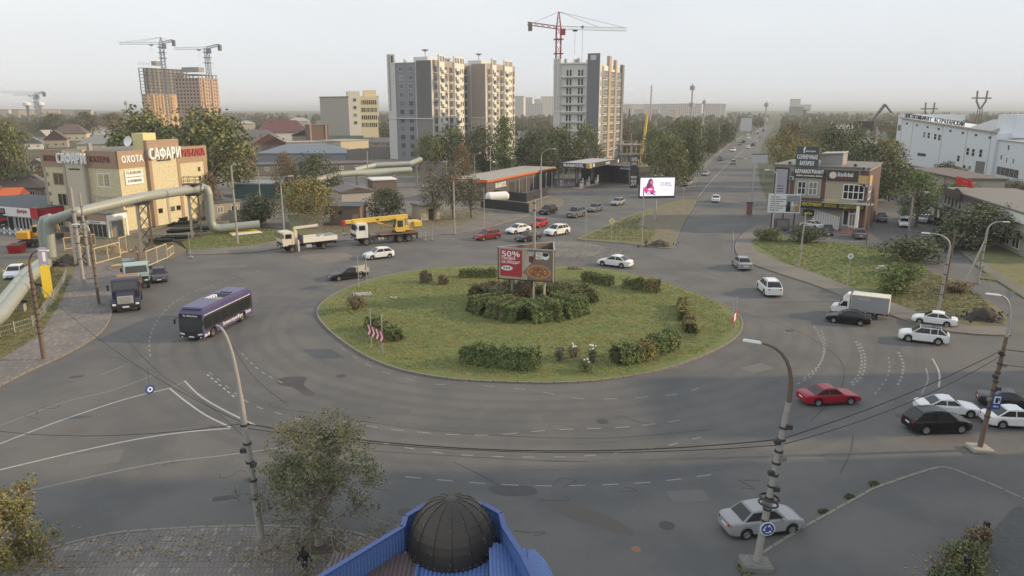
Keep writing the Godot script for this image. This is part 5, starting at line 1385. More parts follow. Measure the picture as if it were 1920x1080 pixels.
func make_kiosk() -> void:
	# blue corrugated pavilion with a dark dome, cut by the lower edge; its cornice stands about five metres up
	var blue := mat("kiosk_blue",0.10,0.185,0.43,0.5); var deep := mat("kiosk_deep_blue",0.065,0.115,0.31,0.5)
	grain(blue,get_meta("streak"),1.6); grain(deep,get_meta("streak"),1.3)
	var brown := mat("kiosk_brown",0.115,0.085,0.085,0.6)
	var y := 5.2
	var c := G(848,1020,y)
	var r := thing("domed_pavilion","blue corrugated pavilion with a dark metal dome in the foreground","kiosk",Vector3(c.x,0,c.z))
	var rad := (G(930,1020,y).x - G(766,1020,y).x) / 2
	var hd := rad * 1.2
	var n := 14; var dome := mat("dome_metal",0.062,0.055,0.049,0.42,0.6)
	var rivets := B.new()
	for i in n:
		var a0 := TAU * (i + 0.3) / n; var a1 := TAU * (i + 1.3) / n
		var b := B.new()
		var pr := []
		for k in 11:
			var t := PI / 2 * k / 10.0
			pr.append(Vector2(rad * pow(cos(t),0.85) + 0.004 if k < 10 else 0.02,hd * pow(sin(t),1.05)))
		b.lathe(pr,Transform3D(Basis.IDENTITY,Vector3(0,y - 0.1,0)),4,a0 + 0.012,a1 - 0.004)
		part(r,"dome_panel",b,dome)
		var seam := B.new(); var sp := []
		for q in pr: sp.append(Vector3(cos(a0) * (q.x + 0.012),y - 0.1 + q.y + 0.006,sin(a0) * (q.x + 0.012)))
		seam.tube(sp,[0.013],5); part(r,"dome_seam",seam,dome)
		for k in range(1,9):
			if (i + k) % 2 == 0: rivets.box(Vector3(cos(a0 + 0.05) * (pr[k].x + 0.02),y - 0.1 + pr[k].y + 0.01,sin(a0 + 0.05) * (pr[k].x + 0.02)),Vector3.ONE * 0.024)
	for i in 40:
		var a := TAU * i / 40; rivets.box(Vector3(cos(a) * (rad + 0.01),y,sin(a) * (rad + 0.01)),Vector3.ONE * 0.022)
	part(r,"rivets",rivets,M.galvanised).set_meta("kind","stuff")
	var cap := B.new(); cap.lathe([Vector2(0.5,hd - 0.16),Vector2(0.38,hd - 0.07),Vector2(0.2,hd + 0.01),Vector2(0,hd + 0.03)],Transform3D(Basis.IDENTITY,Vector3(0,y - 0.1,0)),14); part(r,"dome_cap",cap,dome)
	# parapet walls of corrugated sheet: left arm, the bay round the dome, right arm
	var at := func(px: float,py: float,yy: float) -> Vector3: return G(px,py,yy) - Vector3(c.x,0,c.z)
	var top := y + 0.75
	var run := [at.call(590,1092,top),at.call(758,990,top),at.call(764,970,top),at.call(800,948,top),at.call(850,940,top),at.call(905,948,top),at.call(936,965,top),at.call(942,990,top),at.call(978,1046,top),at.call(1010,1110,top)]
	for i in run.size() - 1:
		var p: Vector3 = run[i]; var q: Vector3 = run[i + 1]
		var d := (q - p).normalized(); var o := Vector3(-d.z,0,d.x)       # towards the inside of the roof
		var ln := p.distance_to(q)
		var m := int(ln / 0.16)
		var b := B.new()
		for k in m:
			var u := p + d * (k * ln / m); var w := p + d * ((k + 0.5) * ln / m); var x := p + d * ((k + 1) * ln / m)
			for pr in [[u,w,0.0,0.035],[w,x,0.035,0.0]]:
				var e0: Vector3 = pr[0] + o * pr[2]; var e1: Vector3 = pr[1] + o * pr[3]
				b.face(Vector3(e0.x,y - 0.3,e0.z),Vector3(e1.x,y - 0.3,e1.z),Vector3(e1.x,top,e1.z),Vector3(e0.x,top,e0.z),o)
		part(r,"parapet_sheet",b,blue)
		b = B.new(); b.beam(p - o * 0.07 + d * 0.01 + Vector3.UP * 0.03,q - o * 0.07 + Vector3.UP * 0.03,0.22,0.07); part(r,"coping",b,deep)
		b = B.new(); b.face(Vector3(p.x,0,p.z) - o * 0.15,Vector3(q.x,0,q.z) - o * 0.15,q - o * 0.15,p - o * 0.15,-o); part(r,"wall",b,deep)
	# inner roof of ribbed sheet falling towards the camera
	var rib := func(p0: Vector3,p1: Vector3,across_: Vector3,count: int,m: Material):
		var b := B.new()
		for k in count:
			var s0: Vector3 = across_ * (float(k) / count); var s1: Vector3 = across_ * ((k + 0.45) / count); var s2: Vector3 = across_ * ((k + 1.0) / count)
			var up := Vector3(0,0.05,0)
			b.face(p0 + s0 + up,p1 + s0 + up,p1 + s1 + up,p0 + s1 + up,Vector3.UP); b.face(p0 + s1 + up,p1 + s1 + up,p1 + s1 * 1.0,p0 + s1,across_); b.face(p0 + s1,p1 + s1,p1 + s2,p0 + s2,Vector3.UP); b.face(p0 + s2,p1 + s2,p1 + s2 + up,p0 + s2 + up,-across_)
		part(r,"roof_sheet",b,m)
	rib.call(Vector3(-1.2,y - 0.12,rad * 0.55),Vector3(-1.2,y - 0.5,rad + 6.5),Vector3(3.9,0,0),24,blue)
	rib.call(Vector3(-4.6,y - 0.16,0.4),Vector3(-4.6,y - 0.52,rad + 6.5),Vector3(3.4,0,0),20,brown)
	rib.call(Vector3(1.45,y + 0.3,0.3),Vector3(1.75,y + 0.1,rad + 5),Vector3(1.5,-0.35,0),10,blue)
	var sl := B.new(); var op := PackedVector2Array()
	for q in [[958,1030],[1003,1030],[1024,1052],[1048,1100],[985,1110]]:
		var v: Vector3 = at.call(q[0],q[1],4.5); op.append(Vector2(v.x,v.z))
	sl.prism(op,0,4.5); part(r,"side_roof",sl,blue)
	box_part(r,"gutter",Vector3(-1.2,y - 0.05,rad + 2.6),Vector3(0.12,0.1,6.0),deep)

func make_pipeline() -> void:
	var pm := mat("pipe_grey",0.34,0.36,0.32,0.5,0.1); grain(pm,get_meta("streak"),2.4)
	var tower := func(px: float,py: float,ytop: float,label: String,platform: bool) -> Vector3:
		var p := G(px,py); var h := U(p,ytop)
		var t := thing("pipe_trestle",label,"pipe support",p,0.3)
		for x in [-0.75,0.75]:
			for z in [-0.6,0.6]: box_part(t,"leg",Vector3(x,h / 2,z),Vector3(0.3 if x < 0 else 0.16,h,0.3 if x < 0 else 0.16),M.concrete if x < 0 else M.pole_rust)
		var n := int(h / 1.7)
		for i in n:
			for z in [-0.6,0.6]:
				var b := B.new(); b.beam(Vector3(-0.7,h * i / n,z),Vector3(0.7,h * (i + 1) / n,z),0.09,0.09); b.beam(Vector3(0.7,h * i / n,z + 0.05),Vector3(-0.7,h * (i + 1) / n,z + 0.05),0.09,0.09); part(t,"cross_brace",b,M.steel_dark)
		box_part(t,"cap_beam",Vector3(0,h + 0.1,0),Vector3(2.3,0.3,1.7),M.steel_dark)
		if platform:
			box_part(t,"walkway",Vector3(0,h + 1.9,0),Vector3(2.9,0.12,2.4),M.steel_dark)
			for x in [-1.4,1.4]:
				box_part(t,"upright",Vector3(x,h + 1.0,1.1),Vector3(0.12,1.9,0.12),M.steel_dark); box_part(t,"upright",Vector3(x,h + 1.0,-1.1),Vector3(0.12,1.9,0.12),M.steel_dark)
			var rl := B.new()
			for yy in [2.5,3.1]: 
				for z in [-1.15,1.15]: rl.rod(Vector3(-1.4,h + yy,z),Vector3(1.4,h + yy,z),0.04,-1,5)
			for x in [-1.4,-0.5,0.5,1.4]:
				for z in [-1.15,1.15]: rl.rod(Vector3(x,h + 1.9,z),Vector3(x,h + 3.1,z),0.04,-1,5)
			part(t,"guard_rail",rl,M.steel_dark)
		return p + Vector3.UP * (h + 0.25)
	var t1: Vector3 = tower.call(156,497,412,"concrete and lattice trestle next to the tall west poles",false)
	var t2: Vector3 = tower.call(277,471,382,"rust-stained lattice trestle before the store's lit side",false)
	var t3: Vector3 = tower.call(370,446,366,"tallest lattice trestle with a railed platform carrying the pipe bend",true)
	var R1 := 0.75
	var up := Vector3.UP * R1
	var left_low := G(112,492) ; var bend_x := G(98,482)
	var top0 := Vector3(bend_x.x,U(bend_x,412),bend_x.z)
	var east := t3 + up + (t3 - t2).normalized() * 2.6; east.y = t3.y + R1
	var drop := Vector3(east.x + 0.3,1.6,east.z); 
	var pts := [top0 + Vector3(0,-6.6,0.3),top0 + Vector3(0,-1.2,0),top0 + Vector3(0.25,-0.35,0),top0 + Vector3(1.0,0,0),t1 + up,t2 + up,t3 + up,east,east + Vector3(0.75,-0.3,-0.1),east + Vector3(0.95,-1.1,-0.1),Vector3(east.x + 0.95,2.3,east.z - 0.1),Vector3(east.x + 1.3,1.4,east.z - 0.2),Vector3(east.x + 2.2,1.1,east.z - 0.6),Vector3(east.x + 8.5,1.5,east.z - 3.0)]
	var r := thing("heating_pipeline","fat grey heating pipe carried high on trestles past the store","pipeline")
	for i in pts.size() - 1:      # one length of pipe between joints
		var b := B.new(); b.tube([pts[i],pts[i + 1]],[R1],16); part(r,"pipe_length",b,pm)
	for i in range(1,pts.size() - 1):
		var s := SphereMesh.new(); s.radius = R1 * 1.0; s.height = R1 * 2.0; s.radial_segments = 16; s.rings = 8
		var o := part(r,"elbow",s,pm); o.position = pts[i]
	for i in [3,4,5,6]:
		for k in 4:
			var p: Vector3 = pts[i].lerp(pts[i + 1],(k + 0.5) / 4.0); var d: Vector3 = (pts[i + 1] - pts[i]).normalized()
			var b := B.new(); b.tube([p - d * 0.06,p + d * 0.06],[R1 + 0.025],16); part(r,"strap",b,M.galvanised)
	# the low double run coming to the left edge
	var q := thing("double_pipe","pair of low grey pipes leaving the picture at the left edge","pipeline")
	for k in 2:
		var o := Vector3(-1.5 * k,0,-1.4 * k)
		var ps := [G(-70,690) + Vector3(0,1.8,0) + o,G(10,625) + Vector3(0,2.0,0) + o,G(62,553) + Vector3(0,2.2,0) + o,G(84,532) + Vector3(0.2,2.3,0) + o * 0.8,top0 + Vector3(-0.3,-6.4,0.6) + o * 0.6,top0 + Vector3(0.2,-6.2,0) + o * 0.5]
		if k == 1: ps[5] = top0 + Vector3(-1.2,-5.4,-0.6)
		for i in ps.size() - 1:
			var b := B.new(); b.tube([ps[i],ps[i + 1]],[R1 * 0.92],14); part(q,"pipe_length",b,pm)
			var s := SphereMesh.new(); s.radius = R1 * 0.92; s.height = R1 * 1.84; s.radial_segments = 14; s.rings = 7
			part(q,"elbow",s,pm).position = ps[i + 1]
	# the farther pipes winding among the workshops
	for e in [["far_pipeline","bent grey pipe above the workshops behind the willow",[D(560,346,166),D(636,327,178),D(690,323,183),D(768,318,190)]],["far_pipeline","second grey pipe above the workshops, behind and right of the bent one",[D(664,319,200),D(702,310,206),D(768,307,211),D(788,299,218)]]]:
		var fp := thing(e[0],e[1],"pipeline")
		for i in 3:
			var b := B.new(); b.tube([e[2][i],e[2][i + 1]],[0.72],12); part(fp,"pipe_length",b,pm)
			var sp := SphereMesh.new(); sp.radius = 0.72; sp.height = 1.44; sp.radial_segments = 12; sp.rings = 6; part(fp,"elbow",sp,pm).position = e[2][i + 1]
			box_part(fp,"support",Vector3(e[2][i].lerp(e[2][i + 1],0.6).x,(e[2][i].y - 0.7) / 2,e[2][i].lerp(e[2][i + 1],0.6).z),Vector3(0.5,e[2][i].y - 0.7,0.5),M.concrete)
	# second riser beside the first
	var b2 := B.new(); b2.tube([top0 + Vector3(-1.2,-5.6,-0.6),top0 + Vector3(-1.2,-1.2,-0.6),top0 + Vector3(-0.9,-0.2,-0.8),top0 + Vector3(0.2,0.1,-0.9)],[R1],14); part(q,"riser",b2,pm)
	for e in [[44,585,"squat concrete pipe stand nearest the left edge"],[78,552,"squat concrete pipe stand beside the yellow pylon sign"],[32,575,"short steel pipe stand between the low pipes"]]:
		var p := G(e[0],e[1])
		var s := thing("pipe_stand",e[2],"pipe support",p)
		box_part(s,"post",Vector3(0,0.6,0),Vector3(0.5,1.2,0.5),M.pole_concrete); box_part(s,"saddle",Vector3(0,1.25,0),Vector3(1.6,0.2,0.5),M.steel_dark)

# ---------------------------------------------------------------- towers, works, houses
func stage_far_buildings() -> void:
	make_towers(); make_unfinished(); make_meat_works(); make_yards(); make_houses(); make_skyline()

const SKEW := 0.407      # the slabs stand turned by 24 degrees
func slab_front(word: String,label: String,c: Vector3,w: float) -> Node3D:
	return front(word,label,"apartment building",c + Vector3(-0.914,0,-SKEW) * w,c)

func make_towers() -> void:
	var grey := mat("tower_grey",0.265,0.265,0.285,0.85); var pale := mat("tower_pale",0.60,0.585,0.56,0.85); var brown := mat("tower_brown",0.37,0.32,0.285,0.85); var white := mat("tower_white",0.72,0.70,0.63,0.85)
	var ribbed := mat("tower_ribbed",0.22,0.215,0.21,0.85)
	var F := Transform3D.IDENTITY
	var c1 := D(813,300,280); c1.y = 0
	var c2 := c1 + Vector3(SKEW,0,-0.914) * 28 + Vector3(0.914,0,SKEW) * 8.1
	var fl := 3.06
	for n in 2:
		var c: Vector3 = [c1,c2][n]; var w := 18.5; var dp := 28.0
		var r := slab_front("apartment_tower",["grey and white apartment slab with two columns of windows on its shaded end","second grey and cream apartment slab stepped out behind the first"][n],c,w)
		var H := U(c1,117.0)
		var R2 := right_face(w)
		var end_m: Material = grey if n == 0 else mat("tower_taupe",0.43,0.395,0.365,0.85)
		box_part(r,"wall",Vector3(w / 2,H / 2,-dp / 2),Vector3(w,H,dp),pale)
		plate(r,"end_panel",F,3.6,0,w - 6.2,H + 0.2,0.25,end_m)
		plate(r,"end_panel",F,w - 6.2,0,w,H + 0.8,0.35,mat("tower_umber",0.26,0.245,0.24,0.85) if n == 0 else end_m)
		for i in 11: plate(r,"ribbed_strip",F,w - 5.9 + i * 0.53,H - 19.5,w - 5.55 + i * 0.53,H + 0.7,0.5,ribbed if n == 0 else brown)
		plate(r,"pilaster",F,0,0,3.4,H + 3.2,0.5,pale); plate(r,"pilaster_edge",F,0.9,H - 17,1.2,H + 3.2,0.62,grey); plate(r,"pilaster_slot",F,1.9,H + 0.3,2.6,H + 2.6,0.53,M.glass_dark)
		plate(r,"ledge",F,-0.1,H - 19.9,w + 0.4,H - 19.5,0.7,pale)
		plate(r,"drainpipe",F,w - 6.5,0,w - 6.25,H,0.5,pale)
		for k in 13:
			var v: float = H - 2.9 - k * fl
			if v < 1: continue
			if n == 0:
				for u in [5.0,9.0]: win(r,on(F,u,v,0.26),1.7,1.7,3,1,pale if k < 4 else grey,M.glass_grey)
			# the long lit side: dark loggias between white bays with balconies
			for bay in 7:
				var u: float = 0.8 + bay * 3.9
				if bay in [1,4]:
					win(r,on(R2,u + 0.4,v,0.72),1.1,1.6,2,1,white,M.glass_grey)
					var bl := B.new(); bl.box(Vector3(1.3,-0.35,1.15),Vector3(2.3,0.14,1.0)); bl.box(Vector3(1.3,0.15,1.62),Vector3(2.3,0.9,0.06)); for s in [0.18,2.42]: bl.box(Vector3(s,0.15,1.15),Vector3(0.06,0.9,0.95))
					part(r,"balcony",bl,white if (k + bay) % 2 else grey).transform = on(R2,u + 1.2,v,0)
				elif bay in [0,2,3,6]:
					win(r,on(R2,u + 0.7,v - 0.4,0.1),2.3,2.2,3,1,brown,M.glass_grey,"loggia"); plate(r,"slab_edge",R2,u + 0.4,v - 0.7,u + 3.3,v - 0.52,0.7,white)
				else:
					for s in 2: win(r,on(R2,u + 0.6 + s * 1.6,v,0.72),0.8,1.5,1,1,white,M.glass_grey)
		for bay in [1,4,5]:
			var u: float = 0.8 + bay * 3.9
			plate(r,"white_bay",R2,u,0,u + 3.9,H + 3.0,0.68,white)
			for s in 3: plate(r,"crown_slot",R2,u + 0.5 + s * 1.2,H + 0.6,u + 1.1 + s * 1.2,H + 2.5,0.71,M.glass_dark)
		for bay in [0,2,3,6]: plate(r,"brown_bay",R2,0.8 + bay * 3.9,H - 6,4.7 + bay * 3.9,H + 1.0,0.05,brown)
		box_part(r,"lift_house",Vector3(w * 0.6,H + 1.2,-9),Vector3(6,2.4,8),pale)
		for i in 5: box_part(r,"roof_vent",Vector3(5 + i * 2.1,H + 0.9,-4 - (i * 7) % 11),Vector3(0.9,1.7,0.9),grey if i % 2 else white)
		var b := B.new(); b.rod(Vector3(w * 0.68,H,-6),Vector3(w * 0.68,H + 4.4,-6),0.12,-1,6); b.lathe([Vector2(0.3,H + 4.3),Vector2(1.5,H + 4.9),Vector2(0.2,H + 5.1)],Transform3D(Basis.IDENTITY,Vector3(w * 0.68,0,-6)),12); part(r,"roof_mast",b,grey)
	# the shorter tower under the red crane
	var c := D(1120,300,268); c.y = 0
	var w := 16.8; var dp := 28.0; var H := U(c,119.0)
	var r := slab_front("apartment_tower","pale apartment tower with paired windows and a dark corner under the tower crane",c,w)
	var R2 := right_face(w)
	box_part(r,"wall",Vector3(w / 2,H / 2,-dp / 2),Vector3(w,H,dp),pale)
	for i in 4: plate(r,"pilaster_rib",F,i * 0.62,H - 16,i * 0.62 + 0.36,H + 2.0,0.55,pale if i % 2 else white)
	plate(r,"pilaster",F,0,0,2.6,H + 1.9,0.35,pale)
	plate(r,"dark_corner",F,w - 4.3,0,w + 0.1,H + 3.4,0.5,mat("tower_slate",0.19,0.195,0.21,0.8)); plate(r,"corner_cap",F,w - 3.2,H + 1.2,w - 1.2,H + 2.8,0.54,pale)
	plate(r,"ledge",F,0,H - 16.4,w - 4.4,H - 16.0,0.5,white)
	for k in 12:
		var v: float = H - 4.0 - k * 3.08
		if v < 1: continue
		for u in [4.7,9.0]:
			for s in 2: win(r,on(F,u + s * 1.15,v,0.02),0.75,2.1,1,2,white,M.glass_dark)
			plate(r,"slab_ledge",F,u - 1.6,v - 0.55,u + 2.4,v - 0.35,1.0,pale)
		for bay in 3:
			var u: float = 3.4 + bay * 8.2
			if bay < 3:
				for s in 4: win(r,on(R2,u + s * 1.15,v - 0.5,0.62),1.0,2.3,1,2,white,M.glass_grey,"bay_window")
				plate(r,"slab_edge",R2,u - 0.2,v - 0.9,u + 4.8,v - 0.65,0.95,grey)
		plate(r,"brick_panel",R2,1.2,v - 0.4,2.4,v + 1.4,0.06,brown)
	for bay in 3: plate(r,"cream_bay",R2,3.2 + bay * 8.2,0,8.2 + bay * 8.2,H - (0.5 + bay),0.6,white)
	for q in [[8.4,11.2,3.0],[16.4,18.2,2.0]]: plate(r,"fin",R2,q[0],0,q[1],H + q[2],0.9,mat("fin_tan",0.42,0.33,0.25,0.85))
	plate(r,"dark_corner",R2,dp - 2.6,0,dp,H + 0.8,0.9,M.tower_slate)
	plate(r,"cornice",F,0,H,w - 4.3,H + 0.5,0.4,white)
	for i in 6: box_part(r,"roof_vent",Vector3(3.4 + i * 1.5,H + 1.0,-2.5 - (i * 5) % 7),Vector3(0.8,1.9 + 0.4 * (i % 2),0.8),[brown,white,grey][i % 3])
	var b := B.new(); b.rod(Vector3(8.2,H,-6),Vector3(8.2,H + 12.5,-6),0.09,0.05,5); b.box(Vector3(8.2,H + 12.8,-6),Vector3(0.9,0.9,0.3),Basis(Vector3(0,0,1),0.78)); part(r,"roof_mast",b,grey)
	tower_crane(D(1044,300,285),112,52,22,124.0,56.0,0.12,"red and white tower crane rising behind the pale apartment tower",mat("crane_red",0.33,0.045,0.05,0.6),0.95)
	# scaffolding frame to its right
	var sf := front("unfinished_storeys","half-built frame of brown columns and floors beside the pale tower","building frame",D(1158,300,262) * Vector3(1,0,1),D(1192,300,256) * Vector3(1,0,1))
	for i in 4:
		for z in 2: box_part(sf,"column",Vector3(i * 2.1,5,-z * 7),Vector3(0.4,10 + i % 2,0.4),brown)
	for k in 3: box_part(sf,"floor_slab",Vector3(3.2,2.9 + k * 3.2,-3.5),Vector3(7.4,0.3,8.4),M.concrete)
	var pole := solo("steel_pole",func_rod(11.5,0.22),M.pole_rust,"tall rusty steel pole before the half-built frame","pole",G(1176,322)); pole.scale.y = U(G(1176,322),204) / 11.5
	var yc := thing("mobile_crane","distant mobile crane with a raised yellow boom by the half-built frame","crane",G(1198,318),0.3)
	box_part(yc,"carrier",Vector3(0,1.3,0),Vector3(2.6,1.4,9),M.crane_yellow,0.2); box_part(yc,"cab",Vector3(0,2.6,-3.4),Vector3(2.4,1.6,2),M.crane_yellow,0.2)
	b = B.new(); b.beam(Vector3(0,2.5,1.5),Vector3(3.2,19.5,-1.5),0.7,0.7); part(yc,"boom",b,M.crane_yellow)
	for z in [-3,0,3]: axle(yc,z,2.5,0.55)

func func_rod(h: float,r: float,r2 := -1.0) -> B:
	var b := B.new(); b.rod(Vector3.ZERO,Vector3(0,h,0),r,r2,8)
	return b

func tower_crane(p: Vector3,base_row: float,jib_row: float,top_row: float,right_px: float,left_px: float,turn: float,label: String,m: Material,thick := 1.0,apex := true) -> void:
	p.y = 0
	var o := thing("tower_crane",label,"tower crane",p,turn)
	var px := Vector2(p.x,p.z).length() / LENS
	var h := U(p,jib_row); var s := thick
	var lattice := func(a: Vector3,e: Vector3,w: float,bays: int,t: float) -> B:
		var b := B.new(); var d := (e - a).normalized(); var x := d.cross(Vector3.UP); x = Vector3.RIGHT if x.length() < 0.1 else x.normalized()
		var y := x.cross(d)
		var cs := [x * w + y * w,-x * w + y * w,-x * w - y * w,x * w - y * w]
		for i in 4:
			b.beam(a + cs[i],e + cs[i],t,t)
			for k in bays:
				b.beam(a.lerp(e,float(k) / bays) + cs[i],a.lerp(e,(k + 1.0) / bays) + cs[(i + 1) % 4],t * 0.6,t * 0.6)
		return b
	part(o,"mast",lattice.call(Vector3.ZERO,Vector3(0,h,0),0.9 * s,int(h / 3),0.24 * s),m)
	for k in 3: box_part(o,"collar",Vector3(0,h - 4.0 - k * 5.0,0),Vector3(3.4,0.3,3.4) * s,m)
	part(o,"jib",lattice.call(Vector3(0,h,0),Vector3(right_px * px,h - 0.3,0),0.55 * s,16,0.16 * s),M.white_paint)
	part(o,"counter_jib",lattice.call(Vector3(0,h,0),Vector3(-left_px * px,h + 1.4 * s,0),0.5 * s,5,0.2 * s),m)
	box_part(o,"counterweight",Vector3(-left_px * px + 1.0,h + 0.2,0),Vector3(1.4,3.0,1.6) * s,M.concrete_dark)
	box_part(o,"cab",Vector3(1.4 * s,h - 1.6 * s,1.0),Vector3(1.8,2.2,1.8) * s,m)
	box_part(o,"trolley",Vector3(right_px * px * 0.24,h - 1.0 * s,0),Vector3(1.6,0.5,1.2) * s,M.trim_black)
	if apex:
		var t := U(p,top_row)
		var b := B.new()
		for q in [[-0.8,-0.8],[0.8,-0.8],[0.8,0.8],[-0.8,0.8]]: b.beam(Vector3(q[0],h,q[1]) * Vector3(s,1,s),Vector3(q[0] * 0.2,t,q[1] * 0.2),0.2 * s,0.2 * s)
		for k in 3: b.beam(Vector3(-0.7 + k * 0.15,h + (t - h) * k / 4,0.5),Vector3(0.7 - k * 0.15,h + (t - h) * (k + 1) / 4,0.5),0.12,0.12)
		part(o,"apex",b,m)
		b = B.new()
		for e in [Vector3(right_px * px * 0.58,h + 0.4,0),Vector3(right_px * px * 0.95,h + 0.4,0),Vector3(-left_px * px * 0.8,h + 1.6,0)]: b.rod(Vector3(0,t,0),e,0.06 * s,-1,5)
		part(o,"stay",b,M.steel_dark)
	var hb := B.new(); hb.rod(Vector3(right_px * px * 0.24,h - 1,0),Vector3(right_px * px * 0.24,h - 9,0),0.04 * s,-1,4); part(o,"hoist_rope",hb,M.wire)

func make_unfinished() -> void:
	var brick := mat("sun_glow_brick",0.60,0.40,0.22,0.9); var conc := mat("raw_concrete",0.30,0.285,0.27,0.9); var rose := mat("raw_rose",0.46,0.325,0.25,0.9)  # the brick's orange has the low sun's glow painted into it
	var d := 760.0
	for n in 2:
		var c := D([284,382][n],240,d - n * 80); c.y = 0
		var w: float = [9.0,24.5][n]; var dp: float = [52.0,27.0][n]; var H := U(c,[121.0,134.0][n])
		var dir := Vector3(-0.9,0,-0.43) if n == 0 else Vector3(-0.97,0,-0.24)
		var r := front("unfinished_tower",["unfinished tower with bare grey frame above brick storeys coloured orange for sun glow","second unfinished brick tower, lower and to the right of the bare frame"][n],"building under construction",c + dir * w,c)
		var fl := 3.1; var floors := int(H / fl)
		var bricked := floors - (8 if n == 0 else 1)
		var F := Transform3D.IDENTITY; var R2 := right_face(w)
		box_part(r,"brick_storeys",Vector3(w / 2,bricked * fl / 2,-dp / 2),Vector3(w,bricked * fl,dp),rose if n else brick)
		for k in range(bricked,floors + 1): box_part(r,"floor_slab",Vector3(w / 2,k * fl,-dp / 2),Vector3(w + 0.6,0.4,dp + 0.6),conc)
		if n == 0: box_part(r,"inner_walls",Vector3(w / 2,(bricked + floors) * fl / 2,-dp / 2),Vector3(w * 0.55,(floors - bricked) * fl - 0.5,dp * 0.86),conc)
		for k in range(bricked,floors):
			for i in int(dp / 5) + 1:
				for x in [0.3,w - 0.3]: box_part(r,"column",Vector3(x,(k + 0.5) * fl,-minf(i * 5.0,dp - 0.3)),Vector3(0.6,fl,0.8),conc)
			if n == 0: box_part(r,"core_wall",Vector3(w / 2,(k + 0.5) * fl,-dp * (0.3 + 0.4 * (k % 2))),Vector3(w * 0.6,fl,6),conc)
		for k in range(5,bricked):
			for i in int(w / 3.4): plate(r,"opening_shade",F,0.8 + i * 3.4,k * fl + 0.7,2.4 + i * 3.4,k * fl + 2.3,0.12,M.trim_black)  # dark plates paint the shade inside the window holes
			for i in int(dp / 3.7):
				plate(r,"opening_shade",R2,0.9 + i * 3.7,k * fl + 0.6,2.3 + i * 3.7,k * fl + 2.3,0.04,M.trim_black)
				if i % 3 == 1 and k % 1 == 0: plate(r,"balcony",R2,0.5 + i * 3.7,k * fl - 0.1,3.4 + i * 3.7,k * fl + 0.9,1.3,brick)
		if n == 0:
			for i in 6: plate(r,"pier",R2,3 + i * 9.0,0,4.2 + i * 9.0,bricked * fl,0.5,brick)
		box_part(r,"stair_head",Vector3(w / 2,H + 2.0,-dp * 0.35),Vector3(w * 0.7,4,8),conc)
		for i in 5: box_part(r,"starter_bar",Vector3(0.6,H + 1.4,-i * 3.0),Vector3(0.3,2.8,0.3),conc)
	var blue := mat("crane_steel",0.20,0.225,0.27,0.6)
	tower_crane(D(319,240,770),120,81,70,-66,-18,0.1,"grey tower crane over the unfinished tower's bare frame",blue,1.9)
	tower_crane(D(401,240,765),200,90,88,-58,-22,-0.15,"grey flat-topped tower crane right of the unfinished brick tower",blue,1.9,false)
	tower_crane(D(75,240,900),200,177,176,-32,-12,0.1,"small far tower crane among haze at the left",blue,1.8,false)
	tower_crane(D(-40,240,900),200,172,170,94,20,0.08,"far crane jib entering at the left edge",blue,1.8,false)
	for q in [[57,"left of two far lattice masts with round tanks"],[82,"right of two far lattice masts with round tanks"]]:
		var p := D(q[0],240,950); p.y = 0
		var o := thing("water_mast",q[1],"mast",p)
		part(o,"shaft",func_rod(U(p,200),1.6),M.concrete); var s := B.new(); s.lathe([Vector2(0,-3),Vector2(4.5,-1),Vector2(4.5,2),Vector2(0,3.5)],Transform3D(Basis.IDENTITY,Vector3(0,U(p,196),0)),12); part(o,"tank",s,M.white_paint)

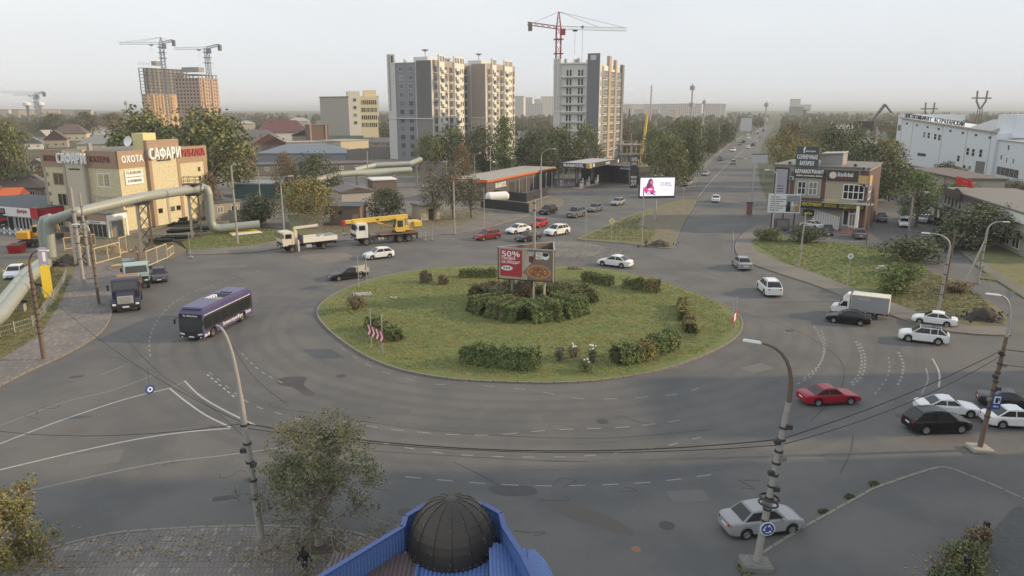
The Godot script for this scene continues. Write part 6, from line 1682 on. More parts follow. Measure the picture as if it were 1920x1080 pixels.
func make_meat_works() -> void:
	var a := G(1681,306); var b := G(1857,332)
	var r := front("meat_works","long white factory with letters along its roof edge and few small windows","factory",a,b)
	var W := a.distance_to(b); var h0 := U(a,222); var h1 := U(b,250); var dp := 13.0
	var wall := mat("works_white",0.66,0.70,0.745,0.75)
	var F := Transform3D.IDENTITY; var k := W / 176.0
	var bb := B.new(); var o := PackedVector2Array([Vector2(0,0),Vector2(W,0),Vector2(W,-h1),Vector2(0,-h0)])
	bb.prism(o,0,dp,true,Transform3D(Vector3.RIGHT,Vector3.FORWARD,Vector3.DOWN,Vector3.ZERO)); part(r,"wall",bb,wall)
	bb = B.new(); bb.beam(Vector3(-0.3,h0 + 0.2,0.2),Vector3(W + 0.3,h1 + 0.2,0.2),0.9,0.5); part(r,"roof_edge",bb,M.concrete)
	for i in 5: plate(r,"expansion_joint",F,[26.0,86.0,130.0,168.0,2.0][i] * k,0.2,[26.0,86.0,130.0,168.0,2.0][i] * k + 0.25,lerpf(h0,h1,[0.15,0.49,0.74,0.95,0.01][i]) - 0.4,0.05,M.galvanised)
	var top := func(u: float) -> float: return lerpf(h0,h1,u / W)
	for i in 8: plate(r,"vent",F,(11 + i * 22) * k,top.call((11 + i * 22) * k) - 2.0,(14.5 + i * 22) * k,top.call((11 + i * 22) * k) - 1.3,0.1,M.trim_black)
	for q in [[50,3.6,6.0],[59,3.6,6.0],[72,3.6,6.0],[80,3.6,6.0],[133,6.4,9.2],[142,6.4,9.2],[154,6.0,9.0],[119,9.8,12.2],[153,10.2,12.4],[161,10.2,12.4]]:
		var u: float = q[0] * k
		var ht: float = (q[2] - q[1]) * 0.85
		win(r,on(F,u,top.call(u) - q[2] * 0.93,0.02),4.6 * k,ht,1,2,M.white_paint)
	for q in [131,140]: win(r,on(F,q * k,1.6,0.02),1.5,1.1,1,1,M.white_paint)
	plate(r,"gate",F,151 * k,0.1,165 * k,4.6,0.1,M.concrete_dark); plate(r,"louvre",F,44 * k,4.0,60 * k,5.0,0.15,M.trim_black)
	var word := "МЯСОКОМБИНАТ АСТРАХАНСКИЙ"
	for i in word.length():
		if word[i] == " ": continue
		var u: float = (9.0 + i * 4.65) * k
		text(r,word[i],1.5,Transform3D(Basis(Vector3(0,0,1),atan2(h1 - h0,W)),Vector3(u,top.call(u) + 0.6,0.3)),M.steel_dark,0.15,1.35)
	# the end block and the wing to the right
	var e := Node3D.new()
	box_part(r,"end_block",Vector3(-4.4,(h0 + 1.4) / 2,-14),Vector3(9,h0 + 1.4,22),wall)
	for q in [0.35,0.72]: plate(r,"loading_door",Transform3D.IDENTITY,-8.0,h0 * q,-5.0,h0 * q + 2.2,-2.85,M.concrete_dark,3.2)
	e.free()
	box_part(r,"roof_house",Vector3(W * 0.95,h1 + 2.2,-9),Vector3(9,7.2,9),wall)
	bb = B.new(); across(bb,[[-2.0,h1 - 0.2],[-2.0,h1 + 0.6],[-12,h1 + 4.0],[-12,h1 - 0.2]],W * 0.64,W * 0.9); part(r,"monitor_roof",bb,M.galvanised)
	var wing := front("meat_works_wing","lower bluish wing of the white factory at the right edge","factory",b + Vector3(1,0,0),G(1990,362))
	var ww := b.distance_to(G(1990,362)); var hw := h1 - 2.2
	box_part(wing,"wall",Vector3(ww / 2,hw / 2,-15),Vector3(ww,hw,30),wall); box_part(wing,"roof",Vector3(ww / 2,hw + 0.15,-15),Vector3(ww + 0.6,0.3,30.6),M.galvanised)
	for q in [[3.5,5.8],[8.0,5.2],[8.0,9.0],[13,5.2]]: win(wing,on(F,q[0],q[1],0.02),1.1,1.5,1,1,M.white_paint)
	for i in 5: win(wing,on(F,2.0 + i * 3.4,1.2,0.02),3.0,2.4,3,1,M.galvanised)
	# pylons behind
	for q in [[1737,192,330.0,"smaller twin-horned power pylon behind the factory roof"],[1831,170,290.0,"larger twin-horned power pylon above the factory roof house"]]:
		var p := D(q[0],250,q[2]); p.y = 0
		var py := thing("power_pylon",q[3],"pylon",p,0.2); var h := U(p,q[1])
		var b2 := B.new(); var neck := h - 6.5
		for s in [[-1,-1],[1,-1],[1,1],[-1,1]]: b2.beam(Vector3(s[0] * 0.9,0,s[1] * 0.9),Vector3(s[0] * 0.5,neck,s[1] * 0.5),0.3,0.3)
		for i in int(neck / 2): b2.beam(Vector3(-0.7 if i % 2 else 0.7,i * 2.0,0.7),Vector3(0.7 if i % 2 else -0.7,i * 2.0 + 2,0.7),0.2,0.2)
		part(py,"shaft",b2,M.concrete_dark)
		b2 = B.new()
		for s in [-1,1]: b2.beam(Vector3(s * 0.3,neck,0),Vector3(s * 2.0,neck + 2.6,0),0.5,0.5); b2.beam(Vector3(s * 2.0,neck + 2.4,0),Vector3(s * 2.2,h,0),0.45,0.45)
		b2.beam(Vector3(-4.2,neck + 3.8,0),Vector3(4.2,neck + 3.8,0),0.4,0.5); part(py,"fork",b2,M.concrete_dark)
	var hc := D(1638,250,420); hc.y = 0
	var cr := thing("harbour_crane","grey slewing harbour crane with a bent jib left of the factory","crane",hc); var hh := U(hc,196)
	var jb := B.new(); jb.beam(Vector3(-3.5,U(hc,236),0),Vector3(4.5,hh,0),1.3,1.3); jb.beam(Vector3(4.5,hh,0),Vector3(8.6,U(hc,212),0),0.8,0.8); part(cr,"jib",jb,M.concrete_dark)
	box_part(cr,"machine_house",Vector3(-6,U(hc,234),0),Vector3(9,4,5),M.steel_dark); part(cr,"pedestal",func_rod(U(hc,238),2.0),M.concrete_dark)
	# low roofs in front of the factory
	var lo := front("long_shed","long low beige shed with a dark roof in front of the factory","shed",G(1700,352),G(1795,378))
	var lw := G(1700,352).distance_to(G(1795,378))
	box_part(lo,"wall",Vector3(lw / 2,2.6,-5),Vector3(lw,5.2,10),mat("shed_beige",0.36,0.33,0.28,0.85)); box_part(lo,"roof",Vector3(lw / 2,5.4,-5),Vector3(lw + 1,0.4,11),mat("shed_roof",0.13,0.11,0.10,0.85))
	for i in 3: plate(lo,"pilaster",F,5 + i * 9,0,5.6 + i * 9,5.0,0.2,M.concrete)
	var ga := G(1764,414); var gb := G(1925,486)
	var gs := front("curved_shop","grey shop with an arched fascia and red letters on its roof","shop building",ga,gb); var gw := ga.distance_to(gb)
	box_part(gs,"wall",Vector3(gw / 2,3.2,-6),Vector3(gw,6.4,12),mat("arch_grey",0.34,0.33,0.31,0.8)); box_part(gs,"roof",Vector3(gw / 2,6.5,-6),Vector3(gw + 1.0,0.3,13),M.concrete_dark)
	bb = B.new()
	for i in 16:
		var t0 := i / 16.0; var t1 := (i + 1) / 16.0
		bb.face(Vector3(t0 * 11 - 0.5,5.2,0.6),Vector3(t1 * 11 - 0.5,5.2,0.6),Vector3(t1 * 11 - 0.5,6.9 + 0.9 * sin(t1 * PI * 3) * 0.5,0.6),Vector3(t0 * 11 - 0.5,6.9 + 0.9 * sin(t0 * PI * 3) * 0.5,0.6),Vector3.BACK)
	bb.box(Vector3(5,6.0,0.4),Vector3(11,1.5,0.3)); part(gs,"arched_fascia",bb,mat("fascia_brown",0.10,0.085,0.08,0.7))
	plate(gs,"canopy",F,-1,2.9,11,3.2,2.2,M.trim_black)
	for i in 5: win(gs,on(F,0.6 + i * 2.0,3.5,0.02),1.5,1.6,1,1,M.white_paint)
	for i in 7: win(gs,on(F,12 + i * 3.6,0.9,0.02),2.6,2.8,2,1,M.white_paint,M.glass_grey)
	plate(gs,"dark_fascia",F,11,4.8,gw,6.3,0.3,M.fascia_brown); plate(gs,"sign_panel",F,27,4.9,38,6.5,0.4,M.white_paint)
	for x in [0.2,3.4,9.8]: box_part(gs,"column",Vector3(x,1.5,1.2),Vector3(0.5,3.0,0.5),M.arch_grey)
	text(gs,"МЕБЕЛЬ",1.5,on(F,1.2,7.4,-1.5),mat("letter_bright_red",0.55,0.03,0.03,0.5),0.2,8.5)

func shed(label: String,pa: Array,pb: Array,h: float,dp: float,wall: Material,roof: Material,style := "flat",rise := 1.0,wins := 0,word := "shed") -> Node3D:
	var a := G(pa[0],pa[1]); var b := G(pb[0],pb[1])
	var r := front(word,label,"shed",a,b); var w := a.distance_to(b)
	box_part(r,"wall",Vector3(w / 2,h / 2,-dp / 2),Vector3(w,h,dp),wall)
	if style == "flat":
		box_part(r,"roof",Vector3(w / 2,h + 0.12,-dp / 2),Vector3(w + 0.5,0.28,dp + 0.5),roof)
	else:
		if style == "gable":
			var g := B.new()
			for z in [0.0,-dp]: g.tri_out(Vector3(0,h,z),Vector3(w,h,z),Vector3(w / 2,h + rise * 0.97,z),Vector3(0,0,1 if z == 0 else -1))
			part(r,"gable_end",g,wall)
		gable(r,w,dp,h,rise,0.4,roof,style == "hip",style == "hip" or style == "along")
	for i in wins: win(r,on(Transform3D.IDENTITY,w * (i + 0.35) / wins,h * 0.42,0.02),minf(1.3,w * 0.4 / wins),minf(1.2,h * 0.35),2,1,M.white_paint)
	return r

func make_yards() -> void:
	var tin := mat("tin_grey",0.24,0.26,0.28,0.6); var block := mat("grey_block",0.27,0.275,0.29,0.85); var brick := mat("old_brick",0.21,0.145,0.115,0.9); var dusty := mat("dusty_wall",0.34,0.295,0.235,0.9); var cream := mat("sunlit_cream_wall",0.55,0.48,0.35,0.85); var teal := mat("teal_sheet",0.055,0.12,0.12,0.6)
	grain(brick,get_meta("speck"),1.5); grain(dusty,get_meta("streak"),4.0); grain(cream,get_meta("streak"),5.0)
	shed("long warehouse under a pale hipped tin roof behind the trees",[484,305],[650,305],3.6,17,block,tin,"hip",3.0,0,"warehouse")
	shed("flat-roofed white block works behind the tin-roofed warehouse",[540,294],[640,292],6.2,14,mat("block_white",0.46,0.45,0.43,0.85),M.concrete,"flat",0,6,"warehouse")
	shed("right side of the white block works with its sunlight painted cream",[640,293],[692,289],6.6,15,cream,M.concrete,"flat",0,0,"warehouse")  # lit side of the block works, sunlight put into the wall colour
	var br := shed("tall ruined brick frame tower with pale corner posts",[584,284],[618,283],13.0,9,brick,M.concrete_dark,"flat",0,0,"brick_tower")
	for x in [0.2,8.0]: box_part(br,"corner_post",Vector3(x,6.6,0.15),Vector3(0.7,13.6,0.5),mat("post_pale",0.45,0.30,0.24,0.8))
	shed("low dark flat-roofed workshop row, left stretch",[440,330],[560,326],3.2,12,M.concrete_dark,M.roof_felt,"flat",0,5,"workshop")
	shed("low dark flat-roofed workshop row, right stretch below the pipe",[600,328],[760,322],3.4,12,M.concrete_dark,M.shed_roof,"flat",0,6,"workshop")
	shed("small green-fronted store under the trees left of the lamp post",[440,372],[528,372],3.4,9,teal,tin,"flat",0,0,"workshop")
	shed("beige concrete transformer house beside the pipe's far end",[788,340],[837,340],5.6,7,dusty,M.concrete,"flat",0,0,"transformer_house")
	shed("pale metal garage with rust stains and a low gable",[642,398],[702,394],4.2,8,mat("garage_pale",0.42,0.38,0.36,0.75),mat("garage_roof",0.15,0.13,0.135,0.8),"gable",0.9,0,"garage")
	var bk := shed("small pink-brown brick hut with a yellow door",[620,424],[676,424],3.6,6,brick,M.roof_felt,"flat",0,0,"brick_hut")
	plate(bk,"door",Transform3D.IDENTITY,4.2,0,5.4,2.2,0.06,mat("door_ochre",0.30,0.22,0.10,0.8)); plate(bk,"hatch",Transform3D.IDENTITY,1.6,2.2,2.3,2.9,0.05,M.trim_black)
	shed("brown shed with white edges under the pipe bend",[700,378],[744,376],5.0,6,mat("shed_umber",0.17,0.13,0.11,0.85),M.white_paint,"flat",0,0)
	var gh := shed("small sunlit guard hut with an open doorway behind the crane lorry",[790,415],[826,412],2.9,4.5,cream,M.concrete_dark,"flat",0,0,"guard_hut")
	plate(gh,"doorway",Transform3D.IDENTITY,1.6,0,2.9,2.3,0.03,M.trim_black)
	shed("row of grey lock-up garages behind the workshop row",[770,306],[900,303],3.0,9,block,M.roof_felt,"flat",0,8,"garage_row")
	shed("beige garage behind the store's right end",[400,414],[452,408],3.4,9,dusty,M.roof_felt,"flat",0,2,"garage")
	# yard walls of separate concrete panels
	for q in [["tall pale concrete panel wall running towards the apartment slab",[652,305],[750,296],5.2,M.concrete],["olive sheet fence behind the lorries",[545,430],[606,428],2.6,mat("fence_olive",0.24,0.23,0.16,0.8)],["beige concrete wall under the round bush",[432,424],[500,420],3.0,dusty],["weathered plank fence along the worksite's far side",[110,452],[180,458],1.6,mat("plank_ochre",0.30,0.21,0.12,0.9)]]:
		var a := G(q[1][0],q[1][1]); var b := G(q[2][0],q[2][1]); var ln := a.distance_to(b)
		var f := front("yard_wall",q[0],"wall",a,b); var n := int(ln / 3.0) + 1
		for i in n:
			plate(f,"panel",Transform3D.IDENTITY,i * ln / n + 0.05,0.05,(i + 1) * ln / n - 0.05,float(q[3]) + 0.08 * (i % 3),0.06 + 0.02 * (i % 2),q[4],0.08)
			box_part(f,"post",Vector3(i * ln / n,float(q[3]) / 2,0),Vector3(0.25,float(q[3]) + 0.2,0.25),q[4])
	# far cream factory: left wing coloured for shade, right part for sunlight
	var ca := D(603,250,455) * Vector3(1,0,1); var cb := D(656,250,435) * Vector3(1,0,1); var cc := D(710,250,440) * Vector3(1,0,1)
	var f1 := front("far_factory","blank wing of a far cream factory coloured greyer for shade, left of the apartment slabs","factory",ca,cb); var w1 := ca.distance_to(cb)
	box_part(f1,"wall",Vector3(w1 / 2,U(cb,182) / 2,-10),Vector3(w1,U(cb,182),20),mat("far_shade_beige",0.40,0.37,0.32,0.85)); box_part(f1,"roof",Vector3(w1 / 2,U(cb,182) + 0.2,-10),Vector3(w1 + 0.6,0.5,20.6),M.concrete_dark)
	var f2 := front("far_factory","part of a far factory coloured cream for sunlight, with rows of tall windows","factory",cb,cc); var w2 := cb.distance_to(cc); var hh := U(cb,180)
	box_part(f2,"wall",Vector3(w2 / 2,hh / 2,-9),Vector3(w2,hh,18),mat("far_sunlit_cream",0.68,0.58,0.36,0.85)); box_part(f2,"stair_tower",Vector3(w2 * 0.2,U(cb,171) / 2,-5.8),Vector3(w2 * 0.4,U(cb,171),12),mat("far_sunlit_white",0.70,0.65,0.54,0.85)); box_part(f2,"roof_block",Vector3(w2 * 0.78,hh + 1.6,-6),Vector3(w2 * 0.4,3.4,8),M.far_sunlit_cream)
	for k in 4:
		for i in 8: win(f2,on(Transform3D.IDENTITY,w2 * 0.44 + i * 1.12,hh - 4.6 - k * 4.2,0.02),0.7,2.4,1,1,M.far_sunlit_cream)
		win(f2,on(Transform3D.IDENTITY,w2 * 0.17,hh - 3.0 - k * 4.2,0.25),1.6,1.8,2,1,M.far_sunlit_white)

func make_houses() -> void:
	rng.seed = 31
	var roofs := {"grey": [0.21,0.215,0.215],"brown": [0.12,0.085,0.07],"maroon": [0.135,0.06,0.065],"blue": [0.10,0.19,0.30],"rust": [0.20,0.10,0.07],"green": [0.07,0.085,0.07],"slate": [0.13,0.13,0.135],"orange": [0.52,0.12,0.04],"pale": [0.36,0.35,0.31]}
	var walls := {"cream": [0.55,0.47,0.33],"white": [0.62,0.60,0.55],"yellow": [0.66,0.56,0.28],"beige": [0.38,0.32,0.25],"brick": [0.22,0.14,0.11],"olive": [0.42,0.38,0.2]}
	# column, base row, width, wall and roof in picture units, roof, wall, turn, shape, what singles it out
	var list := [
		[234,300,24,26,9,"slate","yellow",0.5,"gable","narrow yellow gabled house just above the hunting store's roof"],
		[188,292,62,16,14,"grey","cream",0.35,"hip","long house with a grey hipped roof behind the hunting store"],
		[106,277,30,11,14,"brown","beige",0.4,"gable","dark brown gabled house with an attic window"],
		[80,268,22,8,10,"pale","white",-0.3,"gable","small white gable left of the dark brown house"],
		[64,280,24,8,9,"grey","white",0.5,"gable","white-fronted house with a pale bent roof"],
		[98,258,30,7,8,"blue","beige",0.2,"along","low house with a pale blue roof"],
		[132,264,46,10,14,"brown","cream",0.3,"hip","house with a broad brown hipped roof and white trim"],
		[152,252,22,8,9,"brown","white",0.4,"gable","bright white gable among the trees"],
		[200,252,46,13,7,"rust","white",0.3,"hip","white two-storey house with a rusty red roof"],
		[262,288,28,7,8,"slate","beige",0.3,"along","low grey shed right of the narrow yellow house"],
		[34,318,40,9,9,"brown","beige",0.1,"along","low brown house in the trees at the left edge"],
		[66,366,34,14,14,"slate","white",0.45,"gable","white gabled outbuilding behind the low shop"],
		[28,372,76,10,14,"brown","brick",0.2,"hip","house with a broad dark brown roof behind the low shop"],
		[8,388,40,12,10,"orange","brick",0.2,"along","shed with a bright orange roof at the left edge"],
		[70,322,22,10,8,"grey","white",0.2,"gable","white dormered house beside the lamp post"],
		[532,266,84,14,20,"maroon","white",0.35,"hip","big white house with a maroon hipped roof"],
		[474,268,74,8,12,"slate","beige",0.1,"hip","house with a dark grey hipped roof left of the maroon roof"],
		[506,284,54,12,16,"rust","brick",0.5,"gable","brick house with a faded red gabled roof"],
		[574,270,44,13,10,"green","beige",0.3,"gable","dark-roofed house beside the ruined brick tower"],
		[462,246,28,11,5,"pale","cream",0.3,"hip","cream house catching the sun right of the big trees"],
		[648,276,56,7,11,"green","beige",0.1,"along","low house with dark green roof sheets"],
		[706,276,52,7,8,"slate","beige",0.0,"along","low grey-roofed shed left of the apartment slab"],
		[560,236,34,7,6,"pale","cream",0.2,"hip","far pale-roofed hall behind the maroon roof"],
		[640,240,90,6,4,"slate","beige",0.0,"along","long dark far shed under the cream factory"],
		[1610,292,56,15,12,"pale","olive",-0.5,"hip","mustard house with a pale hipped roof left of the factory"],
		[1586,252,30,8,6,"pale","white",-0.3,"along","pale shed behind the mustard house"],
		[1606,262,70,6,8,"slate","beige",-0.2,"along","long dark roof behind the mustard house"],
		[1480,272,26,6,6,"pale","white",-0.2,"along","small pale roof in the trees behind the tile shop"],
		[1250,252,24,6,6,"brown","white",0.2,"gable","small white gable among trees beyond the pale tower"],
		[1140,258,30,8,8,"brown","white",0.2,"gable","house glimpsed left of the pale tower"],
		[1275,250,22,6,6,"pale","white",-0.2,"gable","pale gable beside the lattice mast trees"],
		[990,262,34,7,7,"slate","white",0.2,"along","grey roof between the apartment slabs and the pale tower"],
	]
	for q in list:
		var p := G(q[0],q[1]); var s := Vector2(p.x,p.z).length() / LENS * 1.03
		var w: float = q[2] * s; var h: float = maxf(2.4,q[3] * s * 1.1); var rise: float = maxf(1.2,q[4] * s); var dp := clampf(w * 0.75,5,13)
		var k: Array = roofs[q[5]]; var wl: Array = walls[q[6]]
		var turn := Vector3(cos(q[7]),0,-sin(q[7]))
		var r := front("house",q[9],"house",p - turn * w / 2,p + turn * w / 2,"houses among the trees")
		var wm := mat("house_wall_" + q[6],wl[0],wl[1],wl[2],0.85); var rm := mat("house_roof_" + q[5],k[0],k[1],k[2],0.75)
		box_part(r,"wall",Vector3(w / 2,h / 2,-dp / 2),Vector3(w,h,dp),wm)
		if q[8] == "gable":
			var g := B.new()
			for z in [0.0,-dp]: g.tri_out(Vector3(0,h,z),Vector3(w,h,z),Vector3(w / 2,h + rise * 0.97,z),Vector3(0,0,1 if z == 0 else -1))
			part(r,"gable_end",g,wm)
		var rf := gable(r,w,dp,h,rise,0.45,rm,q[8] == "hip",q[8] != "gable")
		box_part(rf,"chimney",Vector3(w * 0.3,h + rise * 0.8,-dp * 0.4),Vector3(0.6,1.8,0.6),M.old_brick)
		var n := int(clampf(w / 3.2,1,5))
		for i in n: win(r,on(Transform3D.IDENTITY,w * (i + 0.5) / n - 0.6,minf(1.2,h * 0.35),0.02),1.1,minf(1.3,h * 0.4),2,1,M.white_paint)
		for i in 2: win(r,on(right_face(w),dp * (0.2 + 0.4 * i),minf(1.2,h * 0.35),0.02),1.1,minf(1.3,h * 0.4),2,1,M.white_paint)
		plate(r,"door",Transform3D.IDENTITY,w * 0.06,0,w * 0.06 + 0.9,2.0,0.05,M.shed_roof)

func make_skyline() -> void:
	# far housing blocks: banded slabs of five to sixteen storeys beyond the trees
	var white := mat("far_block_white",0.62,0.58,0.52,0.9); var tan := mat("far_block_tan",0.50,0.42,0.34,0.9)
	var model := func(n: int,w: float,m: Material) -> Node3D:
		var o := Node3D.new(); var h := n * 3.0
		box_part(o,"wall",Vector3(0,h / 2,0),Vector3(w,h,12),m)
		var b := B.new()
		for k in n:
			for i in int(w / 4): b.box(Vector3(-w / 2 + 2 + i * 4,1.6 + k * 3,0),Vector3(1.7,1.4,12.1))
		part(o,"windows",b,M.concrete_dark).set_meta("kind","stuff")
		box_part(o,"roof",Vector3(0,h + 0.4,0),Vector3(w + 0.6,0.8,12.6),M.concrete)
		return o
	var kinds := [model.call(9,46.0,white),model.call(5,60.0,tan),model.call(14,26.0,white),model.call(10,30.0,tan)]
	rng.seed = 9
	for i in 44:
		var px := 0.0
		if i < 16: px = 1166 + i * 11.5
		elif i < 28: px = 966 + (i - 16) * 6.0
		elif i < 38: px = -10 + (i - 28) * 14
		else: px = [1486.0,1500.0,640.0,700.0,1340.0,150.0][i - 38]
		var d := R(1500,2200); var k := (i * 5 + i / 3) % 4
		if i < 16 and k == 2: k = 0
		if i >= 28 and i < 38: k = 1
		var p := D(px,250,d); p.y = 0
		var o := again(kinds[k],"far_apartment_block","pale far apartment block on the hazy skyline",p,R(-0.5,0.5),"apartment building","far apartment blocks on the skyline")
	for q in kinds: q.free()
	var mast := func(px: float,top: float,d: float,r: float,label: String,heads: bool):
		var p := D(px,250,d); p.y = 0; var h := U(p,top)
		var o := thing("radio_mast",label,"mast",p)
		part(o,"shaft",func_rod(h,r,r * 0.7),mat("mast_pink",0.42,0.36,0.36,0.7))
		if heads:
			for k in 2: 
				var b := B.new(); b.lathe([Vector2(r * 2.6,0),Vector2(r * 2.6,r * 4),Vector2(r,r * 4)],Transform3D(Basis.IDENTITY,Vector3(0,h - r * (6 + k * 16),0)),8); part(o,"antenna_ring",b,M.galvanised)
	mast.call(1294,157,420,0.55,"thick grey mobile phone mast with antenna rings over the right trees",true)
	mast.call(1218,160,900,1.1,"slim banded mast on the skyline right of the pale tower",false)
	mast.call(1317,186,800,0.8,"short fork-topped mast on the skyline",true)
	mast.call(1433,190,700,0.8,"fork-topped mast near the end of the bridge road",true)
	mast.call(243,188,600,0.6,"dark pole standing among trees left of the unfinished tower",true)
	var si := D(1489,250,1300); si.y = 0
	var so := thing("grain_silo","far grey silo block with a slim tower right of the bridge road","silo",si)
	box_part(so,"block",Vector3(0,15,0),Vector3(20,U(si,209) ,12),M.concrete); box_part(so,"lift_tower",Vector3(15,U(si,206) / 2,0),Vector3(4,U(si,206),5),M.concrete_dark); box_part(so,"gantry",Vector3(17,U(si,206),0),Vector3(11,1.5,3),M.concrete_dark)

# ---------------------------------------------------------------- trees, hedges, grass
const TINTS := {
	"olive": [[0.135,0.135,0.05],[0.10,0.105,0.042],[0.17,0.15,0.06],[0.085,0.095,0.04]],
	"dark": [[0.07,0.078,0.036],[0.09,0.092,0.042],[0.055,0.065,0.034],[0.11,0.10,0.05]],
	"gold": [[0.20,0.145,0.045],[0.15,0.14,0.05],[0.24,0.165,0.05],[0.12,0.12,0.045]],
	"green": [[0.105,0.135,0.04],[0.13,0.155,0.05],[0.085,0.11,0.038],[0.16,0.165,0.06]],
	"rust": [[0.17,0.10,0.055],[0.13,0.10,0.055],[0.20,0.125,0.07],[0.11,0.095,0.05]],
	"grey": [[0.15,0.13,0.085],[0.12,0.11,0.07],[0.17,0.14,0.09],[0.10,0.095,0.055]],
}
var leaf_mat: StandardMaterial3D
func leaf(b: B,at: Vector3,size: float,tints: Array,out := Vector3.ZERO) -> void:     # a little folded sprig
	var d := Vector3(rng.randfn(),rng.randfn() * 0.7,rng.randfn()).normalized()
	var n := (Vector3(rng.randfn(),rng.randfn() + 0.5,rng.randfn()) * 0.6 + out).normalized()
	var x := d.cross(n)
	if x.length() < 0.05: x = Vector3.RIGHT
	x = x.normalized() * size * R(0.35,0.6); d = n.cross(x).normalized() * size
	var t: Array = tints[rng.randi() % tints.size()]; var k := R(1.0,1.65)
	b.tint = Color(t[0] * k * 0.94,t[1] * k * 1.03,t[2] * k * 1.05)
	var up := n * size * 0.16
	b.tri(at - d * 0.5,at + x + up,at + d * 0.5); b.tri(at - d * 0.5,at + d * 0.5,at - x + up)

func limbs(b: B,ends: Array,at: Vector3,dir: Vector3,ln: float,r: float,level: int,spread: float,rise: float) -> void:
	var pts := [at]; var p := at; var d := dir
	for i in 4:
		d = (d + Vector3(R(-1,1),R(-0.4,0.7) * rise,R(-1,1)) * 0.16).normalized()
		p += d * ln / 4; pts.append(p)
	b.tube(pts,[r,r * 0.88,r * 0.76,r * 0.64,r * 0.5],5 if level else 8,false)
	if level >= 1: ends.append(p)
	if level >= 3: return
	var n := 4 if level == 0 else 3
	for i in n:
		var a := TAU * (i + R(0,0.7)) / n
		var o := Vector3(cos(a),0,sin(a))
		var q: Vector3 = pts[4] if i % 2 or level == 0 else pts[3]
		limbs(b,ends,q,(d * (1.0 - spread * 0.5) + o * spread + Vector3.UP * 0.25 * rise).normalized(),ln * R(0.6,0.82),r * 0.52,level + 1,spread,rise)

func tree_model(seed_: int,h: float,wide: float,trunk: float,tint: String,leaves: int,size: float,kind := "round") -> Node3D:
	rng.seed = seed_
	var o := Node3D.new()
	var wood := B.new(); var ends := []
	var sp := 0.75 if kind != "poplar" else 0.22
	limbs(wood,ends,Vector3.ZERO,Vector3(R(-0.08,0.08),1,R(-0.08,0.08)).normalized(),trunk,h * 0.026,0,sp,1.0 if kind != "willow" else 0.4)
	# fit the boughs into the crown
	var crown := B.new(); crown.tinted = true
	var lobes := []
	var n := 17 if kind != "poplar" else 10
	for i in n:
		var t := (i + 0.5) / n; var a := i * 2.4 + R(-0.4,0.4)
		var y := lerpf(trunk * 0.8,h * 0.9,t); var rr := wide * 0.5 * sqrt(maxf(0.04,1.0 - pow(absf(t - 0.42) / 0.62,2)))
		var lr := wide * R(0.15,0.25)
		if kind == "poplar": rr *= 0.6; lr = wide * R(0.3,0.42)
		var ro := maxf(0.0,rr - lr * 0.6) * R(0.7,1.1)
		lobes.append([Vector3(cos(a) * ro,y,sin(a) * ro),lr,R(0.8,1.25)])
	lobes.append([Vector3(0,h - wide * 0.16,0),wide * 0.18,1.0])
	for q in lobes:
		var base := Vector3(0,minf(trunk,q[0].y * 0.6),0)
		wood.tube([base,base.lerp(q[0],0.5) + Vector3(R(-0.2,0.2),-0.15,R(-0.2,0.2)) * wide * 0.2,q[0]],[h * 0.011,h * 0.007,h * 0.003],4,false)
	var pal: Array = TINTS[tint]
	for i in leaves:
		var q: Array = lobes[rng.randi() % lobes.size()]
		var v := Vector3(rng.randfn(),rng.randfn(),rng.randfn()).normalized()
		var rad: float = q[1] * (pow(rng.randf(),0.45) * 1.12)
		var s := Vector3(1.1,0.85 if kind != "poplar" else 1.5,1.1)
		var p: Vector3 = q[0] + v * s * rad
		if kind == "willow" and rng.randf() < 0.35: p.y -= R(0,wide * 0.14)
		if p.y < trunk * 0.45: continue
		leaf(crown,p,size * R(0.7,1.3) * q[2],pal,v * 0.6)
	part(o,"trunk",wood,M.bark)
	part(o,"crown",crown,leaf_mat)
	o.set_meta("size",Vector2(wide,h))
	return o

func bush_model(seed_: int,w: float,h: float,d: float,tint: String,leaves: int,size: float,twigs := true) -> Node3D:
	rng.seed = seed_
	var o := Node3D.new(); var b := B.new(); b.tinted = true; var pal: Array = TINTS[tint]
	var lumps := []
	for i in 9: lumps.append([Vector3(R(-0.36,0.36) * w,R(0.25,0.7) * h,R(-0.36,0.36) * d),R(0.22,0.36)])
	for i in leaves:
		var q: Array = lumps[rng.randi() % 9]; var v := Vector3(rng.randfn(),rng.randfn(),rng.randfn()).normalized()
		var p: Vector3 = q[0] + v * Vector3(w,h * 1.1,d) * q[1] * pow(rng.randf(),0.4)
		if p.y < 0.03: p.y = R(0.03,0.3) * h
		leaf(b,p,size * R(0.7,1.3),pal,v * 0.6)
	part(o,"foliage",b,leaf_mat)
	if twigs:
		var t := B.new()
		for i in 14:
			var a := R(0,TAU); t.rod(Vector3(cos(a) * 0.1 * w,0,sin(a) * 0.1 * d),Vector3(cos(a) * w * R(0.2,0.45),h * R(0.5,1.0),sin(a) * d * R(0.2,0.45)),0.025,0.01,4)
		part(o,"stems",t,M.bark)
	o.set_meta("size",Vector2(w,h))
	return o

